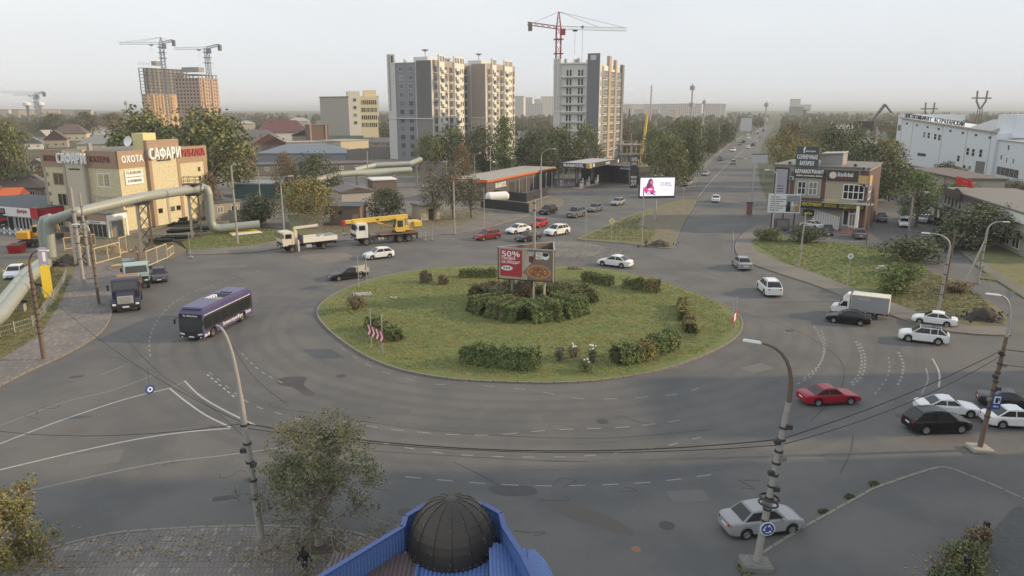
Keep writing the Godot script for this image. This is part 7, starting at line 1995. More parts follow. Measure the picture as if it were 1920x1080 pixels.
func hedge(pix: Array,wide: float,h: float,tint: String,tint2: String,leaves: int,label: String,name_ := "hedge",group := "clipped hedges on the island") -> void:
	var pts := line(pix,0.3); var mid: Vector3 = pts[0].lerp(pts[-1],0.5)
	var b := B.new(); b.tinted = true; var core := B.new()
	var hsh := hash(label); rng.seed = hsh
	var total := 0.0
	for i in pts.size() - 1: total += pts[i].distance_to(pts[i + 1])
	var nz := FastNoiseLite.new(); nz.seed = hsh % 1000; nz.frequency = 0.55
	for i in int(leaves * 1.6):
		var t := rng.randf() * total; var k := 0
		while k < pts.size() - 2 and t > pts[k].distance_to(pts[k + 1]): t -= pts[k].distance_to(pts[k + 1]); k += 1
		var d: Vector3 = (pts[k + 1] - pts[k]).normalized(); var s := d.cross(Vector3.UP)
		var base: Vector3 = pts[k] + d * t - mid
		var hh := h * (0.82 + 0.45 * nz.get_noise_2d(base.x * 2.0,base.z * 2.0)); var ww := wide * (0.95 + 0.3 * nz.get_noise_2d(base.z * 2,base.x * 2 + 50))
		var p: Vector3; var o: Vector3
		var f := rng.randf()
		if f < 0.4: p = Vector3(0,hh,0) + s * R(-0.5,0.5) * ww; o = Vector3.UP
		else:
			var sg := 1.0 if f < 0.7 else -1.0
			var yy := R(0.02,1.0); p = s * sg * ww * 0.5 * (1.0 - 0.34 * yy * yy * yy) + Vector3(0,yy * hh,0); o = s * sg
		p += Vector3(rng.randfn(),rng.randfn(),rng.randfn()) * 0.07
		if rng.randf() < 0.12: p -= o * R(0.05,0.25)
		p.y = maxf(p.y,0.02)
		leaf(b,base + p,R(0.11,0.22),TINTS[tint2 if nz.get_noise_2d(base.x * 0.8 + 9,base.z * 0.8) > 0.12 else tint],o * 1.1)
	for k in pts.size() - 1: core.beam(pts[k] - mid + Vector3.UP * h * 0.4,pts[k + 1] - mid + Vector3.UP * h * 0.3,wide * 0.42,h * 0.5)
	var o2 := thing(name_,label,"hedge" if name_ == "hedge" else "shrub",mid + Vector3.UP * 0.02,0,group)
	part(o2,"foliage",b,leaf_mat); part(o2,"stems",core,mat("twig_brown",0.05,0.052,0.028,0.95))

func stage_green() -> void:
	leaf_mat = mat("leaf",1,1,1,0.7); leaf_mat.vertex_color_use_as_albedo = true; leaf_mat.backlight_enabled = true; leaf_mat.backlight = Color(0.35,0.35,0.3)
	var mods := {
		"elm": tree_model(41,10,9.0,2.6,"olive",3600,0.34),"elm_dark": tree_model(42,10,9.5,2.4,"dark",3600,0.34),"willow": tree_model(43,9,9.0,2.2,"gold",4200,0.28,"willow"),
		"ash": tree_model(44,10,6.5,3.0,"green",2600,0.3),"poplar": tree_model(45,14,4.2,2.5,"green",2600,0.32,"poplar"),"thin": tree_model(46,8,6.0,3.0,"grey",1500,0.24),
		"rust": tree_model(47,9,7.5,2.4,"rust",2600,0.32),"oak": tree_model(48,10,10.0,2.5,"olive",3800,0.36),
		"bush": bush_model(51,3.2,2.4,3.0,"olive",2200,0.17),"bush_dark": bush_model(52,4.0,3.0,4.0,"dark",2600,0.2),"bush_rust": bush_model(53,2.4,1.8,2.4,"rust",1500,0.15),"bush_green": bush_model(54,3.4,2.6,3.0,"green",2400,0.18),
	}
	# column, ground distance, row of the top, width in picture units, kind, what singles it out
	var list := [
		[288,188,206,128,"elm","tall broad olive tree behind the store, left of a matching one"],[402,184,205,150,"oak","widest olive tree, behind the store's right-hand end"],
		[22,190,224,80,"elm","big olive tree at the left edge behind the roofs"],[126,560,212,56,"elm_dark","dark tree on the far skyline left of the brown hipped roof"],
		[182,580,208,46,"elm_dark","dark far tree behind the white gable"],[232,560,210,42,"rust","brownish far tree left of the unfinished tower"],[96,205,304,40,"rust","brown tree over the low roofs beside the store"],
		[452,205,262,66,"rust","brown tree under the cream house right of the big trees"],[398,150,322,34,"rust","reddish young tree at the store's right corner"],
		[580,140,326,104,"willow","yellowing willow with drooping crown behind the flatbed lorry"],[598,176,288,84,"elm_dark","dark round tree behind the yellowing willow"],[541,182,284,44,"rust","small orange tree in front of the tin-roofed warehouse"],
		[482,142,358,66,"bush_dark","dark spiky bush by the beige yard wall"],[724,148,352,74,"elm_dark","dark green tree beside the pink-brown brick hut"],[812,146,322,56,"thin","left of three thin-leaved trees on the verge"],
		[850,148,300,64,"thin","tallest and middle of three thin-leaved trees on the verge"],[884,150,326,50,"thin","right of three thin-leaved trees, nearest the black fence"],[560,150,345,40,"ash","slim green tree touching the willow's left side"],
		[806,232,250,66,"elm","olive tree before the apartment slab's foot"],[852,238,238,74,"elm","fuller olive tree right of the slab's foot"],[905,236,236,72,"elm_dark","dark tree between the slab and the poplar"],
		[946,226,220,44,"poplar","tall bright poplar in front of the second slab"],[996,236,244,74,"elm_dark","dark tree left of the pale tower"],[1046,236,238,80,"oak","broad tree hiding the pale tower's foot"],[1096,232,232,60,"elm","olive tree at the pale tower's dark corner"],
		[868,210,268,40,"rust","bare-looking reddish tree before the apartment slab"],[1020,226,262,60,"elm_dark","lower dark tree behind the service building"],
		[1248,196,252,74,"elm","roadside tree nearest the lit screen"],[1284,214,246,58,"elm_dark","dark roadside tree behind the first"],[1286,290,224,62,"oak","broad roadside tree under the lattice mast"],[1322,345,238,46,"elm_dark","dark tree where the bridge road bends"],
		[1226,256,238,60,"ash","green tree right of the distant yellow boom"],[1350,430,230,40,"elm_dark","far dark tree left of the bridge road crest"],[1268,330,226,60,"elm","far olive tree behind the roadside row"],
		[1460,270,246,62,"gold_elm","yellowish tree right of the bridge road"],[1500,205,258,84,"willow","yellow-green tree behind the tile shop's roof board"],[1548,222,234,84,"elm_dark","tall dark tree behind the tile shop"],[1476,330,228,44,"rust","orange-brown tree near the road crest"],
		[1620,172,262,118,"elm_dark","huge dark tree filling the gap right of the tile shop"],[1592,250,236,70,"elm","olive tree left of the mustard house"],[1664,178,290,70,"oak","tree between the huge dark tree and the factory"],[1720,140,318,66,"ash","yellow-green tree beside the yard lamp post"],
		[1652,255,258,56,"willow","yellow tree at the factory's left corner"],[1850,118,384,130,"elm_dark","large dark tree in front of the curved shop"],[1812,116,420,90,"bush_dark","dark undergrown tree left of the large one"],[1902,122,408,70,"oak","tree cut by the right edge beside the large dark one"],
		[1894,190,336,80,"thin","sparse reddish tree before the factory wing"],[1756,236,300,36,"bush_dark","dark round bush against the factory wall"],[1780,232,312,40,"rust","brownish bush right of the dark one at the factory wall"],
		[1722,106,440,96,"bush_dark","broad dark bush over the lawn's far end"],[1704,88,490,76,"bush_green","leafy bush-tree on the eastern verge behind the box lorry"],[1445,124,424,46,"bush","yellow-green bush at the lawn's western tip"],[1516,123,418,64,"bush_dark","dark wide bush beside the white parked saloon"],
		[1816,88,528,50,"bush_rust","low brownish bush left of the side street"],[1886,96,520,60,"bush","scrubby bush on the bank across the side street"],[1860,104,500,56,"bush_rust","rust-coloured scrub across the side street"],
		[1800,172,338,60,"ash","tree standing between the red roof letters and the factory"],[1900,150,360,80,"elm_dark","dark tree over the curved shop's roof at the right edge"],[1700,205,322,50,"elm","olive tree in front of the long beige shed"],
		[666,66,0,34,"bush_rust","small reddish bush by the concrete slab on the island"],
	]
	mods["gold_elm"] = tree_model(49,9,8,2.2,"gold",2600,0.32)
	rng.seed = 12
	for q in list:
		var m: Node3D = mods[q[4]]; var p := D(q[0],400,q[1]); p.y = 0.1
		var sz: Vector2 = m.get_meta("size")
		if q[2] == 0: p = G(q[0],580,0.3); sz = Vector2(2.0,1.8)
		var bushy: bool = q[4].begins_with("bush")
		var o := again(m,"bush" if bushy else "tree",q[5],p,R(0,TAU),"bush" if bushy else "tree","bushes about the roundabout" if bushy else "trees about the roundabout")
		o.remove_meta("size")
		var s: float = q[3] * Vector2(p.x,p.z).length() / LENS / sz.x * 1.02
		var v: float = (U(p,q[2]) - p.y) / sz.y if q[2] else s
		o.scale = Vector3(s,v,s)
	# woods that run together behind
	var wood := tree_model(60,9,8.5,2.0,"olive",760,0.75); var wood2 := tree_model(61,8,8.5,1.8,"dark",760,0.75); var wood3 := tree_model(62,9,7.0,2.0,"rust",700,0.7)
	rng.seed = 99
	var seen := []
	for c in get_children():
		if c.has_meta("category") and c.get_meta("category") in ["house","factory","shed","warehouse","apartment building","building under construction"]:
			var z := 0.0; var lo := 9999.0; var hi := -9999.0
			for e in c.get_children():
				if e is MeshInstance3D and e.name.begins_with("wall") or e.name.begins_with("brick_storeys"):
					var ab: AABB = e.get_aabb()
					for i in 8:
						var w: Vector3 = c.transform * (e.transform * ab.get_endpoint(i)); var px := 960 + LENS * w.x / (-w.z * cos(PITCH) + EYE * sin(PITCH)); lo = minf(lo,px); hi = maxf(hi,px); z = maxf(z,-w.z)
			if hi > lo: seen.append([lo - 4,hi + 4,z,c.get_meta("category") == "house"])
	var lots := [[],[],[]]
	for i in 5200:
		var d := 150.0 * pow(14.0,rng.randf()); var px := R(-40,1960)
		var p := D(px,300,d); p.y = 0
		var foot := row_of(d,0); var tip := row_of(d,9)
		if px > road_edge(foot,0) - 5500.0 / d and px < maxf(road_edge(tip,1),road_edge(foot,1)) + 5500.0 / d: continue
		if px > 380 and px < 1240 and d < 250: continue
		if px < 430 and d < 205: continue
		if px > 1400 and d < 215: continue
		var ok := true
		var hgt := R(0.55,1.05) if d > 420 else R(0.45,0.8)
		for q in seen:
			if px > q[0] - 2200.0 / d and px < q[1] + 2200.0 / d and d < q[2] + 9 and d > q[2] - (420 if q[3] else 110): ok = false; break
		if not ok: continue
		var s := hgt * R(0.85,1.1)
		lots[rng.randi() % 3].append(Transform3D(Basis(Vector3.UP,R(0,TAU)).scaled(Vector3(s,hgt,s)),p))
	for k in 3:
		for w in 2:
			var mm := MultiMesh.new(); mm.transform_format = MultiMesh.TRANSFORM_3D; mm.mesh = ([wood,wood2,wood3][k].get_child(w) as MeshInstance3D).mesh
			mm.instance_count = lots[k].size()
			for i in lots[k].size(): mm.set_instance_transform(i,lots[k][i])
			var mi := MultiMeshInstance3D.new(); mi.multimesh = mm; mi.material_override = leaf_mat if w else M.bark; mi.name = called(self,"distant_woods"); mi.set_meta("kind","stuff"); add_child(mi,true)
	for q in [wood,wood2,wood3]: q.free()
	for q in mods.values(): q.free()
	# planting on the island
	hedge([[866,676],[940,684],[1008,690]],1.7,1.65,"green","green",6500,"long clipped green hedge along the island's near side")
	hedge([[694,612],[722,626],[746,640]],1.3,1.2,"green","olive",2600,"short hedge behind the left chevron board")
	hedge([[862,521],[930,521]],1.3,1.3,"green","gold",2800,"sunlit yellow-green hedge left of the pizza billboard")
	hedge([[1094,528],[1146,538]],1.4,1.4,"olive","green",2600,"dark hedge beside the earth heap on the island's far side")
	hedge([[1172,540],[1234,550]],1.4,1.5,"olive","gold",2800,"hedge right of the dark one on the island's far side")
	hedge([[1280,604],[1283,585],[1279,574]],1.0,1.3,"gold","olive",1700,"upper of two narrow golden bushes near the island's east end","shrub","shrubs on the island")
	hedge([[1294,625],[1291,610]],1.1,1.0,"rust","gold",1200,"lower rusty tip of the narrow bush near the island's east end","shrub","shrubs on the island")
	hedge([[1154,682],[1200,672],[1240,656],[1264,646]],1.8,1.6,"green","gold",5000,"slanting green and brown hedge near the island's right front")
	hedge([[792,530],[806,531]],1.4,1.5,"rust","grey",900,"bare brownish shrub, left of a pair on the island's far side","shrub","shrubs on the island")
	hedge([[824,534],[840,534]],1.3,1.2,"rust","gold",1100,"rusty shrub, right of a pair on the island's far side","shrub","shrubs on the island")
	hedge([[905,580],[930,592],[985,602],[1040,596],[1080,584]],4.2,2.1,"green","olive",16000,"thick ring of dark shrubs in front of the billboard posts","shrub_bed","shrubs on the island")
	hedge([[910,572],[950,560],[1010,557],[1060,562],[1082,575]],5.4,1.9,"olive","rust",14000,"shrubs at the back of the ring round the billboard posts","shrub_bed","shrubs on the island")
	for q in [[1050,678,0.9,1.6,"grey","thin rose bush left of the white-flowered one",0],[1076,672,1.6,1.4,"rust","leafy rose bush with a few pale flowers",4],[1100,696,1.4,1.2,"olive","low rose bush at the front with white flowers above it",3],[1112,680,0.8,1.5,"grey","tall rose stem topped by bright white flowers",9]]:
		var m := bush_model(int(q[0]),q[2],q[3],q[2],q[4],420,0.13)
		var o := again(m,"rose_bush",q[5],G(q[0],q[1],0.25),0,"bush","rose bushes on the island"); o.remove_meta("size")
		rng.seed = int(q[0])
		for i in int(q[6]): box_part(o,"flower",Vector3(R(-0.35,0.35),q[3] * R(0.7,1.1),R(-0.3,0.3)),Vector3.ONE * 0.16,M.white_paint,0.05,Basis(Vector3.UP,R(0,3)))
		m.free()
	grass_tufts()
	big_near_tree(); edge_tree()
	for q in [[1806,1065,2.0,1.5,"olive","dark bush in the lower right corner, nearer the kerb"],[1830,1040,1.2,1.8,"rust","upright reddish-green shrub beside the corner bush"],[1770,1090,1.4,1.0,"dark","low bush cut by the lower edge at the right"],[1592,932,0.5,0.12,"dark","weed clump on the kerb of the lower right corner, middle of three"],[1640,910,0.6,0.14,"dark","weed clump on the kerb of the lower right corner, highest of three"],[1545,962,0.45,0.12,"dark","weed clump on the kerb of the lower right corner, lowest of three"],[1400,1068,0.9,0.25,"olive","weeds at the foot of the wrapped near pole"]]:
		var m := bush_model(int(q[0]),q[2],q[3],q[2],q[4],1800,0.12)
		again(m,"bush",q[5],G(q[0],q[1]),0,"bush").remove_meta("size"); m.free()

func row_of(d: float,y: float) -> float:
	return 540.0 + LENS * tan(atan2(EYE - y,d) - PITCH)

func road_edge(row: float,right: int) -> float:
	var t := [[235,1440,1456],[250,1405,1446],[268,1375,1434],[302,1330,1424],[350,1296,1424],[420,1200,1420]]
	if row < 235: return 1446.0 + (8 if right else -8)
	for i in 5:
		if row < t[i + 1][0]: return lerpf(t[i][1 + right],t[i + 1][1 + right],(row - t[i][0]) / (t[i + 1][0] - t[i][0]))
	return t[5][1 + right]

func grass_tufts() -> void:
	var b := B.new()
	rng.seed = 4
	for i in 5:
		var a := R(0,TAU); var o := Vector3(R(-0.1,0.1),0,R(-0.1,0.1)); var s := Vector3(cos(a),0,sin(a)) * 0.02
		b.tri(o - s,o + Vector3(cos(a + 1.5) * 0.08,R(0.09,0.17),sin(a + 1.5) * 0.08),o + s)
	var ms := b.mesh()
	var lf := B.new(); lf.tri(Vector3(-0.05,0,0),Vector3(0,0.02,0.06),Vector3(0.05,0,0)); lf.tri(Vector3(-0.05,0,0),Vector3(0.05,0,0),Vector3(0,0.03,-0.06))
	var lmm := MultiMesh.new(); lmm.transform_format = MultiMesh.TRANSFORM_3D; lmm.use_colors = true; lmm.mesh = lf.mesh(); lmm.instance_count = 2000
	for i in 2000:
		var c: Array = [[598,1040,120,30],[330,1030,260,30],[960,690,300,20],[30,1060,90,20],[1800,1060,60,30],[720,640,60,30]][i % 6]
		var p := G(c[0] + rng.randfn() * c[2] * 0.6,minf(1100,c[1] + rng.randfn() * c[3] * 0.6)); p.y = 0.14 if c[1] > 1000 or c[0] < 200 else (0.3 if c[0] in [960,720] else 0.145)
		lmm.set_instance_transform(i,Transform3D(Basis(Vector3.UP,R(0,TAU)).scaled(Vector3.ONE * R(0.7,1.5)),p)); var t: Array = [[0.3,0.19,0.06],[0.22,0.13,0.05],[0.36,0.27,0.1],[0.15,0.1,0.05]][rng.randi() % 4]; lmm.set_instance_color(i,Color(t[0],t[1],t[2]))
	var lmi := MultiMeshInstance3D.new(); lmi.multimesh = lmm; lmi.material_override = leaf_mat; lmi.name = "fallen_leaves"; lmi.set_meta("kind","stuff"); add_child(lmi,true)
	var areas := [["island_grass",[[600,590],[650,643],[760,694],[960,714],[1160,706],[1320,662],[1385,610],[1340,568],[1240,532],[1114,508],[960,503],[800,508],[650,545]],24000,0.3,[[0.26,0.29,0.095],[0.22,0.265,0.08],[0.31,0.275,0.12],[0.33,0.31,0.145]]],
		["verge_grass",[[0,676],[75,630],[110,575],[135,520],[100,500],[0,560]],2500,0.1,[[0.16,0.17,0.06],[0.22,0.19,0.1]]],["lawn_grass",[[1408,456],[1470,494],[1530,513],[1600,541],[1700,540],[1742,510],[1660,466],[1500,452]],5000,0.14,[[0.13,0.18,0.05],[0.17,0.2,0.06],[0.2,0.18,0.08]]],
		["verge_grass",[[1640,556],[1745,596],[1880,610],[1838,556],[1742,510]],2600,0.14,[[0.2,0.18,0.09],[0.16,0.15,0.07]]],["wedge_grass",[[1090,448],[1180,408],[1205,404],[1195,425],[1230,432],[1220,456]],1800,0.12,[[0.16,0.18,0.06],[0.22,0.2,0.09]]],
		["verge_grass",[[352,470],[470,462],[520,452],[600,446],[490,430],[420,424],[340,455]],2200,0.14,[[0.13,0.16,0.05],[0.2,0.18,0.08]]],["verge_grass",[[600,446],[760,436],[930,397],[800,396],[610,418]],2200,0.14,[[0.22,0.18,0.1],[0.17,0.16,0.07]]]]
	var gm := mat("grass_blade",1,1,1,0.8); gm.vertex_color_use_as_albedo = true; gm.backlight_enabled = true; gm.backlight = Color(0.3,0.3,0.25)
	for q in areas:
		var poly := flat(q[1]); var lo := poly[0]; var hi := poly[0]
		for p in poly: lo = lo.min(p); hi = hi.max(p)
		var mid := (lo + hi) / 2
		var mm := MultiMesh.new(); mm.transform_format = MultiMesh.TRANSFORM_3D; mm.use_colors = true; mm.mesh = ms; mm.instance_count = q[2]
		var n := 0
		while n < q[2]:
			var p := Vector2(R(lo.x,hi.x),R(lo.y,hi.y))
			if not Geometry2D.is_point_in_polygon(p,poly): continue
			var y: float = q[3]
			if q[0] == "island_grass": 
				var f := 0.1
				for k in 60:
					if not Geometry2D.is_point_in_polygon(mid + (p - mid) * (1.0 + k * k * 0.0045),poly): f = 1.0 / (1.0 + k * k * 0.0045); break
				y = (lerpf(0.28,0.15,(f - 0.85) / 0.15) if f > 0.85 else (lerpf(0.42,0.28,(f - 0.65) / 0.2) if f > 0.65 else (lerpf(0.5,0.42,(f - 0.4) / 0.25) if f > 0.4 else 0.5))) - 0.015
			var s := R(0.7,1.5)
			mm.set_instance_transform(n,Transform3D(Basis(Vector3.UP,R(0,TAU)).scaled(Vector3(s,s,s)),Vector3(p.x,y,p.y)))
			var t: Array = q[4][rng.randi() % q[4].size()]; mm.set_instance_color(n,Color(t[0],t[1],t[2])); n += 1
		var mi := MultiMeshInstance3D.new(); mi.multimesh = mm; mi.material_override = gm; mi.name = called(self,q[0]); mi.set_meta("kind","stuff"); add_child(mi,true)

func twiggy(b: B,leafs: B,at: Vector3,dir: Vector3,ln: float,r: float,level: int,dense: float,pal: String,pal2: String,droop: float) -> void:
	var pts := [at]; var rads := [r]; var p := at; var d := dir
	for i in 5:
		d = (d + Vector3(R(-1,1),R(-0.7,0.8) - droop * level * 0.25,R(-1,1)) * 0.22).normalized()
		p += d * ln / 5; pts.append(p); rads.append(maxf(0.017,r * (1.0 - 0.14 * (i + 1))))
		if level >= 2:
			for k in int(dense): 
				if rng.randf() < 0.75: leaf(leafs,p + Vector3(rng.randfn(),rng.randfn(),rng.randfn()) * 0.16,R(0.08,0.17),TINTS[pal if p.y < 8.0 else pal2])
		if level < 4 and i >= 1 and (level < 3 or i % 2 == 0):
			var a := R(0,TAU); var side := d.cross(Vector3(cos(a),R(-0.2,0.5),sin(a))).normalized()
			twiggy(b,leafs,p,(d * R(0.45,0.8) + side * R(0.6,1.0)).normalized(),ln * R(0.5,0.72),rads[-1] * R(0.45,0.6),level + 1,dense,pal,pal2,droop)
	b.tube(pts,rads,7 if level < 2 else (4 if level < 3 else 3),false)

func big_near_tree() -> void:
	rng.seed = 2024
	var base := G(598,1026)
	var o := thing("near_tree","half-bare autumn tree with tangled twigs in the foreground paving","tree",base)
	var b := B.new(); var l := B.new(); l.tinted = true; var fine := B.new()
	b.tube([Vector3.ZERO,Vector3(0.05,0.8,0),Vector3(-0.05,1.7,0.05),Vector3(0,2.6,0)],[0.26,0.21,0.19,0.18],10,false)
	var top := U(base,770)
	for i in 9:
		var a := TAU * i / 9.0 + R(-0.2,0.2)
		var o2 := Vector3(cos(a),R(0.25,0.9),sin(a)).normalized()
		twiggy(b,l,Vector3(0,R(1.5,2.7),0),o2,R(2.3,3.2),0.11,1,4.2,"grey","olive",0.5)
	for i in 3: twiggy(b,l,Vector3(0,2.5,0),Vector3(R(-0.25,0.15),1,R(-0.2,0.2)).normalized(),top * 0.5,0.15,0,4.2,"olive","gold",0.15)
	o.scale = Vector3(0.9,0.74,0.9)
	part(o,"trunk",b,mat("bark_pale",0.36,0.30,0.25,0.95)); part(o,"crown",l,leaf_mat)
	var pit := B.new(); pit.lathe([Vector2(1.35,0.12),Vector2(1.0,0.2),Vector2(0,0.22)],Transform3D(Basis.from_scale(Vector3(1.2,1,0.8)),Vector3.ZERO),18); part(o,"soil_pit",pit,M.dug_soil)

func edge_tree() -> void:
	rng.seed = 777
	var base := G(-18,1112)
	var o := thing("yellow_tree","golden autumn tree cut off by the lower left edge","tree",base)
	var b := B.new(); var l := B.new(); l.tinted = true
	b.tube([Vector3.ZERO,Vector3(0,1.2,0),Vector3(0.1,2.2,0)],[0.2,0.17,0.14],8,false)
	for i in 10:
		var a := TAU * i / 10.0
		twiggy(b,l,Vector3(0,R(1.6,2.4),0),Vector3(cos(a) * 0.8,R(0.5,1.4),sin(a) * 0.8).normalized(),R(1.7,2.4),0.08,1,7.0,"gold","rust",0.2)
	part(o,"trunk",b,M.bark_pale); part(o,"crown",l,leaf_mat)

# ---------------------------------------------------------------- poles, signs, boards, wires, small things
func lamp_pole(px: float,py: float,top: float,label: String,arm := Vector3.ZERO,m: Material = null,r := 0.15,bands := 0,lean := 0.0,group := "",bare := false) -> Node3D:
	var p := G(px,py); var h := U(p,top); m = m if m else M.pole_concrete
	var o := thing("lamp_post" if arm != Vector3.ZERO else "utility_pole",label,"street lamp" if arm != Vector3.ZERO else "pole",p,0,group)
	o.rotation.z = lean
	var sh := h if arm == Vector3.ZERO else h - minf(arm.y,h * 0.3)
	part(o,"shaft",func_rod(sh,r,r * 0.72),m)
	for i in bands:
		var b := B.new(); b.tube([Vector3(0,sh * (0.3 + 0.62 * i / bands),0),Vector3(0,sh * (0.3 + 0.62 * i / bands) + 0.09,0)],[r * 1.12],8); part(o,"band",b,M.steel_dark)
	var bs := B.new(); bs.lathe([Vector2(r * 2.6,0),Vector2(r * 2.2,0.16),Vector2(r,0.18)],Transform3D.IDENTITY,8); part(o,"footing",bs,M.concrete_dark)
	if arm != Vector3.ZERO:
		var s := Vector3(0,sh,0); var e := Vector3(arm.x,h,arm.z)
		var b := B.new(); var bow := [s - Vector3(0,0.6,0)]; var rd := [r * 0.72]
		for k in 9:
			var t := k / 8.0; var mid := Vector3(s.x,h,s.z)
			bow.append(s.lerp(mid,t).lerp(mid.lerp(e,t),t)); rd.append(lerpf(r * 0.6,0.05,t))
		b.tube(bow,rd,7); part(o,"arm",b,M.galvanised if r < 0.19 else (M.pole_concrete if r > 0.205 else M.pole_rust))
		var d := Vector3(arm.x,0,arm.z).normalized()
		if bare: return o
		var l := B.new(); rbox(l,e + d * 0.32 - Vector3(0,0.02,0),Vector3(0.3,0.16,0.85),0.06,Basis.looking_at(d) if d.length() > 0 else Basis.IDENTITY); part(o,"lamp_head",l,mat("lamp_cover",0.6,0.6,0.58,0.35))
	return o

func wire(pts: Array,sag: float,label: String,r := 0.025) -> void:
	var b := B.new()
	for i in pts.size() - 1:
		var q := []
		for k in 13:
			var t := k / 12.0; q.append(pts[i].lerp(pts[i + 1],t) - Vector3(0,sag * 4 * t * (1 - t),0))
		b.tube(q,[r],5,false)
	solo("overhead_wire",b,M.wire,label,"wire")

func stage_street() -> void:
	make_poles(); make_boards(); make_signs(); make_site(); make_person(); make_shade()

func make_poles() -> void:
	var p1 := lamp_pole(83,676,470,"weathered banded pole with a curved lamp arm on the west pavement",Vector3(1.1,1.6,0),M.pole_rust,0.2,9)
	lamp_pole(158,541,352,"tall pale concrete pole on the west pavement, nearest the trestle",Vector3.ZERO,null,0.26,4); lamp_pole(168,500,362,"second concrete pole close behind the tall pale one",Vector3.ZERO,null,0.2,6)
	lamp_pole(186,573,420,"leaning banded pole with white lamps beside the parked lorries",Vector3(-0.9,0.8,0.2),M.pole_rust,0.17,6)
	lamp_pole(446,459,310,"plain concrete pole on the grass right of the store",Vector3.ZERO,null,0.2,3); lamp_pole(490,400,318,"short pole with crossarm behind the spiky bush",Vector3.ZERO,null,0.14,2)
	lamp_pole(534,452,330,"slim lamp post with a hooked arm by the flatbed lorry",Vector3(1.4,1.8,0),M.galvanised,0.14)
	lamp_pole(852,440,340,"concrete pole among the thin-leaved trees",Vector3.ZERO,null,0.18,2); lamp_pole(692,372,283,"wooden pole carrying crossarms beside the pipe bend",Vector3.ZERO,null,0.16,3)
	lamp_pole(1014,386,279,"tall lamp post on the filling station corner",Vector3(2.6,2.2,0),M.galvanised,0.16); lamp_pole(890,345,287,"lamp post behind the service building",Vector3(1.4,1.2,0),M.galvanised,0.13)
	lamp_pole(908,440,352,"thin grey post with a small sign at the verge edge",Vector3.ZERO,M.galvanised,0.07); lamp_pole(920,360,275,"thin pole left of the gas tank",Vector3.ZERO,null,0.12)
	lamp_pole(1203,456,352,"thin rusty pole in front of the lit screen",Vector3.ZERO,null,0.13,2); lamp_pole(1098,452,395,"slim grey post at the wedge's western tip",Vector3.ZERO,M.galvanised,0.07)
	lamp_pole(1180,352,250,"concrete pole left of the price pylon",Vector3.ZERO,null,0.16); lamp_pole(1269,333,254,"lamp post on the left of the bridge road, nearest",Vector3(2.0,1.6,0),M.galvanised,0.15)
	lamp_pole(1497,502,400,"leaning pale pole on the eastern lawn",Vector3.ZERO,null,0.14,2,-0.04); lamp_pole(1447,440,318,"lamp post at the tile shop's left corner",Vector3(-1.6,1.4,0.4),M.galvanised,0.15)
	lamp_pole(1624,458,362,"dark pole at the tile shop's steps",Vector3.ZERO,M.pole_rust,0.14); lamp_pole(1704,433,360,"pale lamp post in the yard behind the shop",Vector3(2.0,0.9,0),null,0.2); lamp_pole(1618,350,312,"small lamp post behind the tile shop's roof",Vector3(1.2,0.8,0),M.galvanised,0.1)
	lamp_pole(1758,588,440,"curved lamp post on the eastern verge, left of a pair",Vector3(-2.4,1.6,-0.3),null,0.17,4,-0.05); lamp_pole(1767,562,432,"dark concrete pole close behind the curved eastern lamp post",Vector3.ZERO,M.pole_rust,0.15,2,-0.05)
	var p10 := lamp_pole(1832,532,414,"concrete pole with a lamp and brace across the side street",Vector3(1.6,1.4,0.3),null,0.18,4,-0.04)
	var br := B.new(); br.beam(Vector3(-1.9,0,0.4),Vector3(-0.05,5.5,0),0.2,0.2); part(p10,"brace",br,M.pole_concrete)
	# the tall poles nearest the camera
	var a := lamp_pole(491,1014,612,"tall near pole with iron bands and a thin bent arm, by the half-bare tree",Vector3(-0.8,4.2,-0.4),null,0.21,5,0.055,"",true)
	var b := lamp_pole(1416,1066,652,"tall near pole wrapped in wires beside the silver parked saloon",Vector3(-1.7,2.6,-0.4),null,0.2,9,-0.10)
	var c := lamp_pole(1836,844,556,"tall leaning pole at the right with a fuel sign on it",Vector3(-1.0,2.6,-0.2),M.pole_rust,0.17,8,-0.075)
	var blk := B.new(); rbox(blk,Vector3(0,0.2,0),Vector3(1.5,0.5,1.1),0.1); part(b,"concrete_block",blk,M.concrete_dark)
	blk = B.new(); rbox(blk,Vector3(0,0.12,0),Vector3(1.4,0.3,1.2),0.06); part(c,"concrete_block",blk,M.concrete)
	for q in [[b,6],[c,5],[a,3]]:
		var h: float = 8.0
		for i in int(q[1]):
			var bx := B.new(); rbox(bx,Vector3(0.2 if i % 2 else -0.2,3.6 + i * 0.8,0.12),Vector3(0.3,0.24,0.24),0.03); part(q[0],"bracket",bx,M.steel_dark if i % 3 else M.concrete_dark)
	for k in 2:
		var ring := B.new(); ring.lathe([Vector2(0.42,3.5 + k * 0.3),Vector2(0.5,3.55 + k * 0.3),Vector2(0.42,3.6 + k * 0.3)],Transform3D.IDENTITY,16); part(b,"wire_coil",ring,M.wire)
	var disc := func(o: Node3D,y: float,r: float,m: Material,out: Vector3):
		var s := B.new(); s.lathe([Vector2(r,0),Vector2(r,0.03),Vector2(0,0.03)],Transform3D(Basis(Vector3.RIGHT,PI / 2),Vector3(0,y,0) + out),20); return part(o,"round_sign",s,m)
	var sg: MeshInstance3D = disc.call(b,2.35,0.36,M.white_paint,Vector3(0.1,0,0.24)); disc.call(b,2.35,0.31,M.blue,Vector3(0.1,0,0.26))
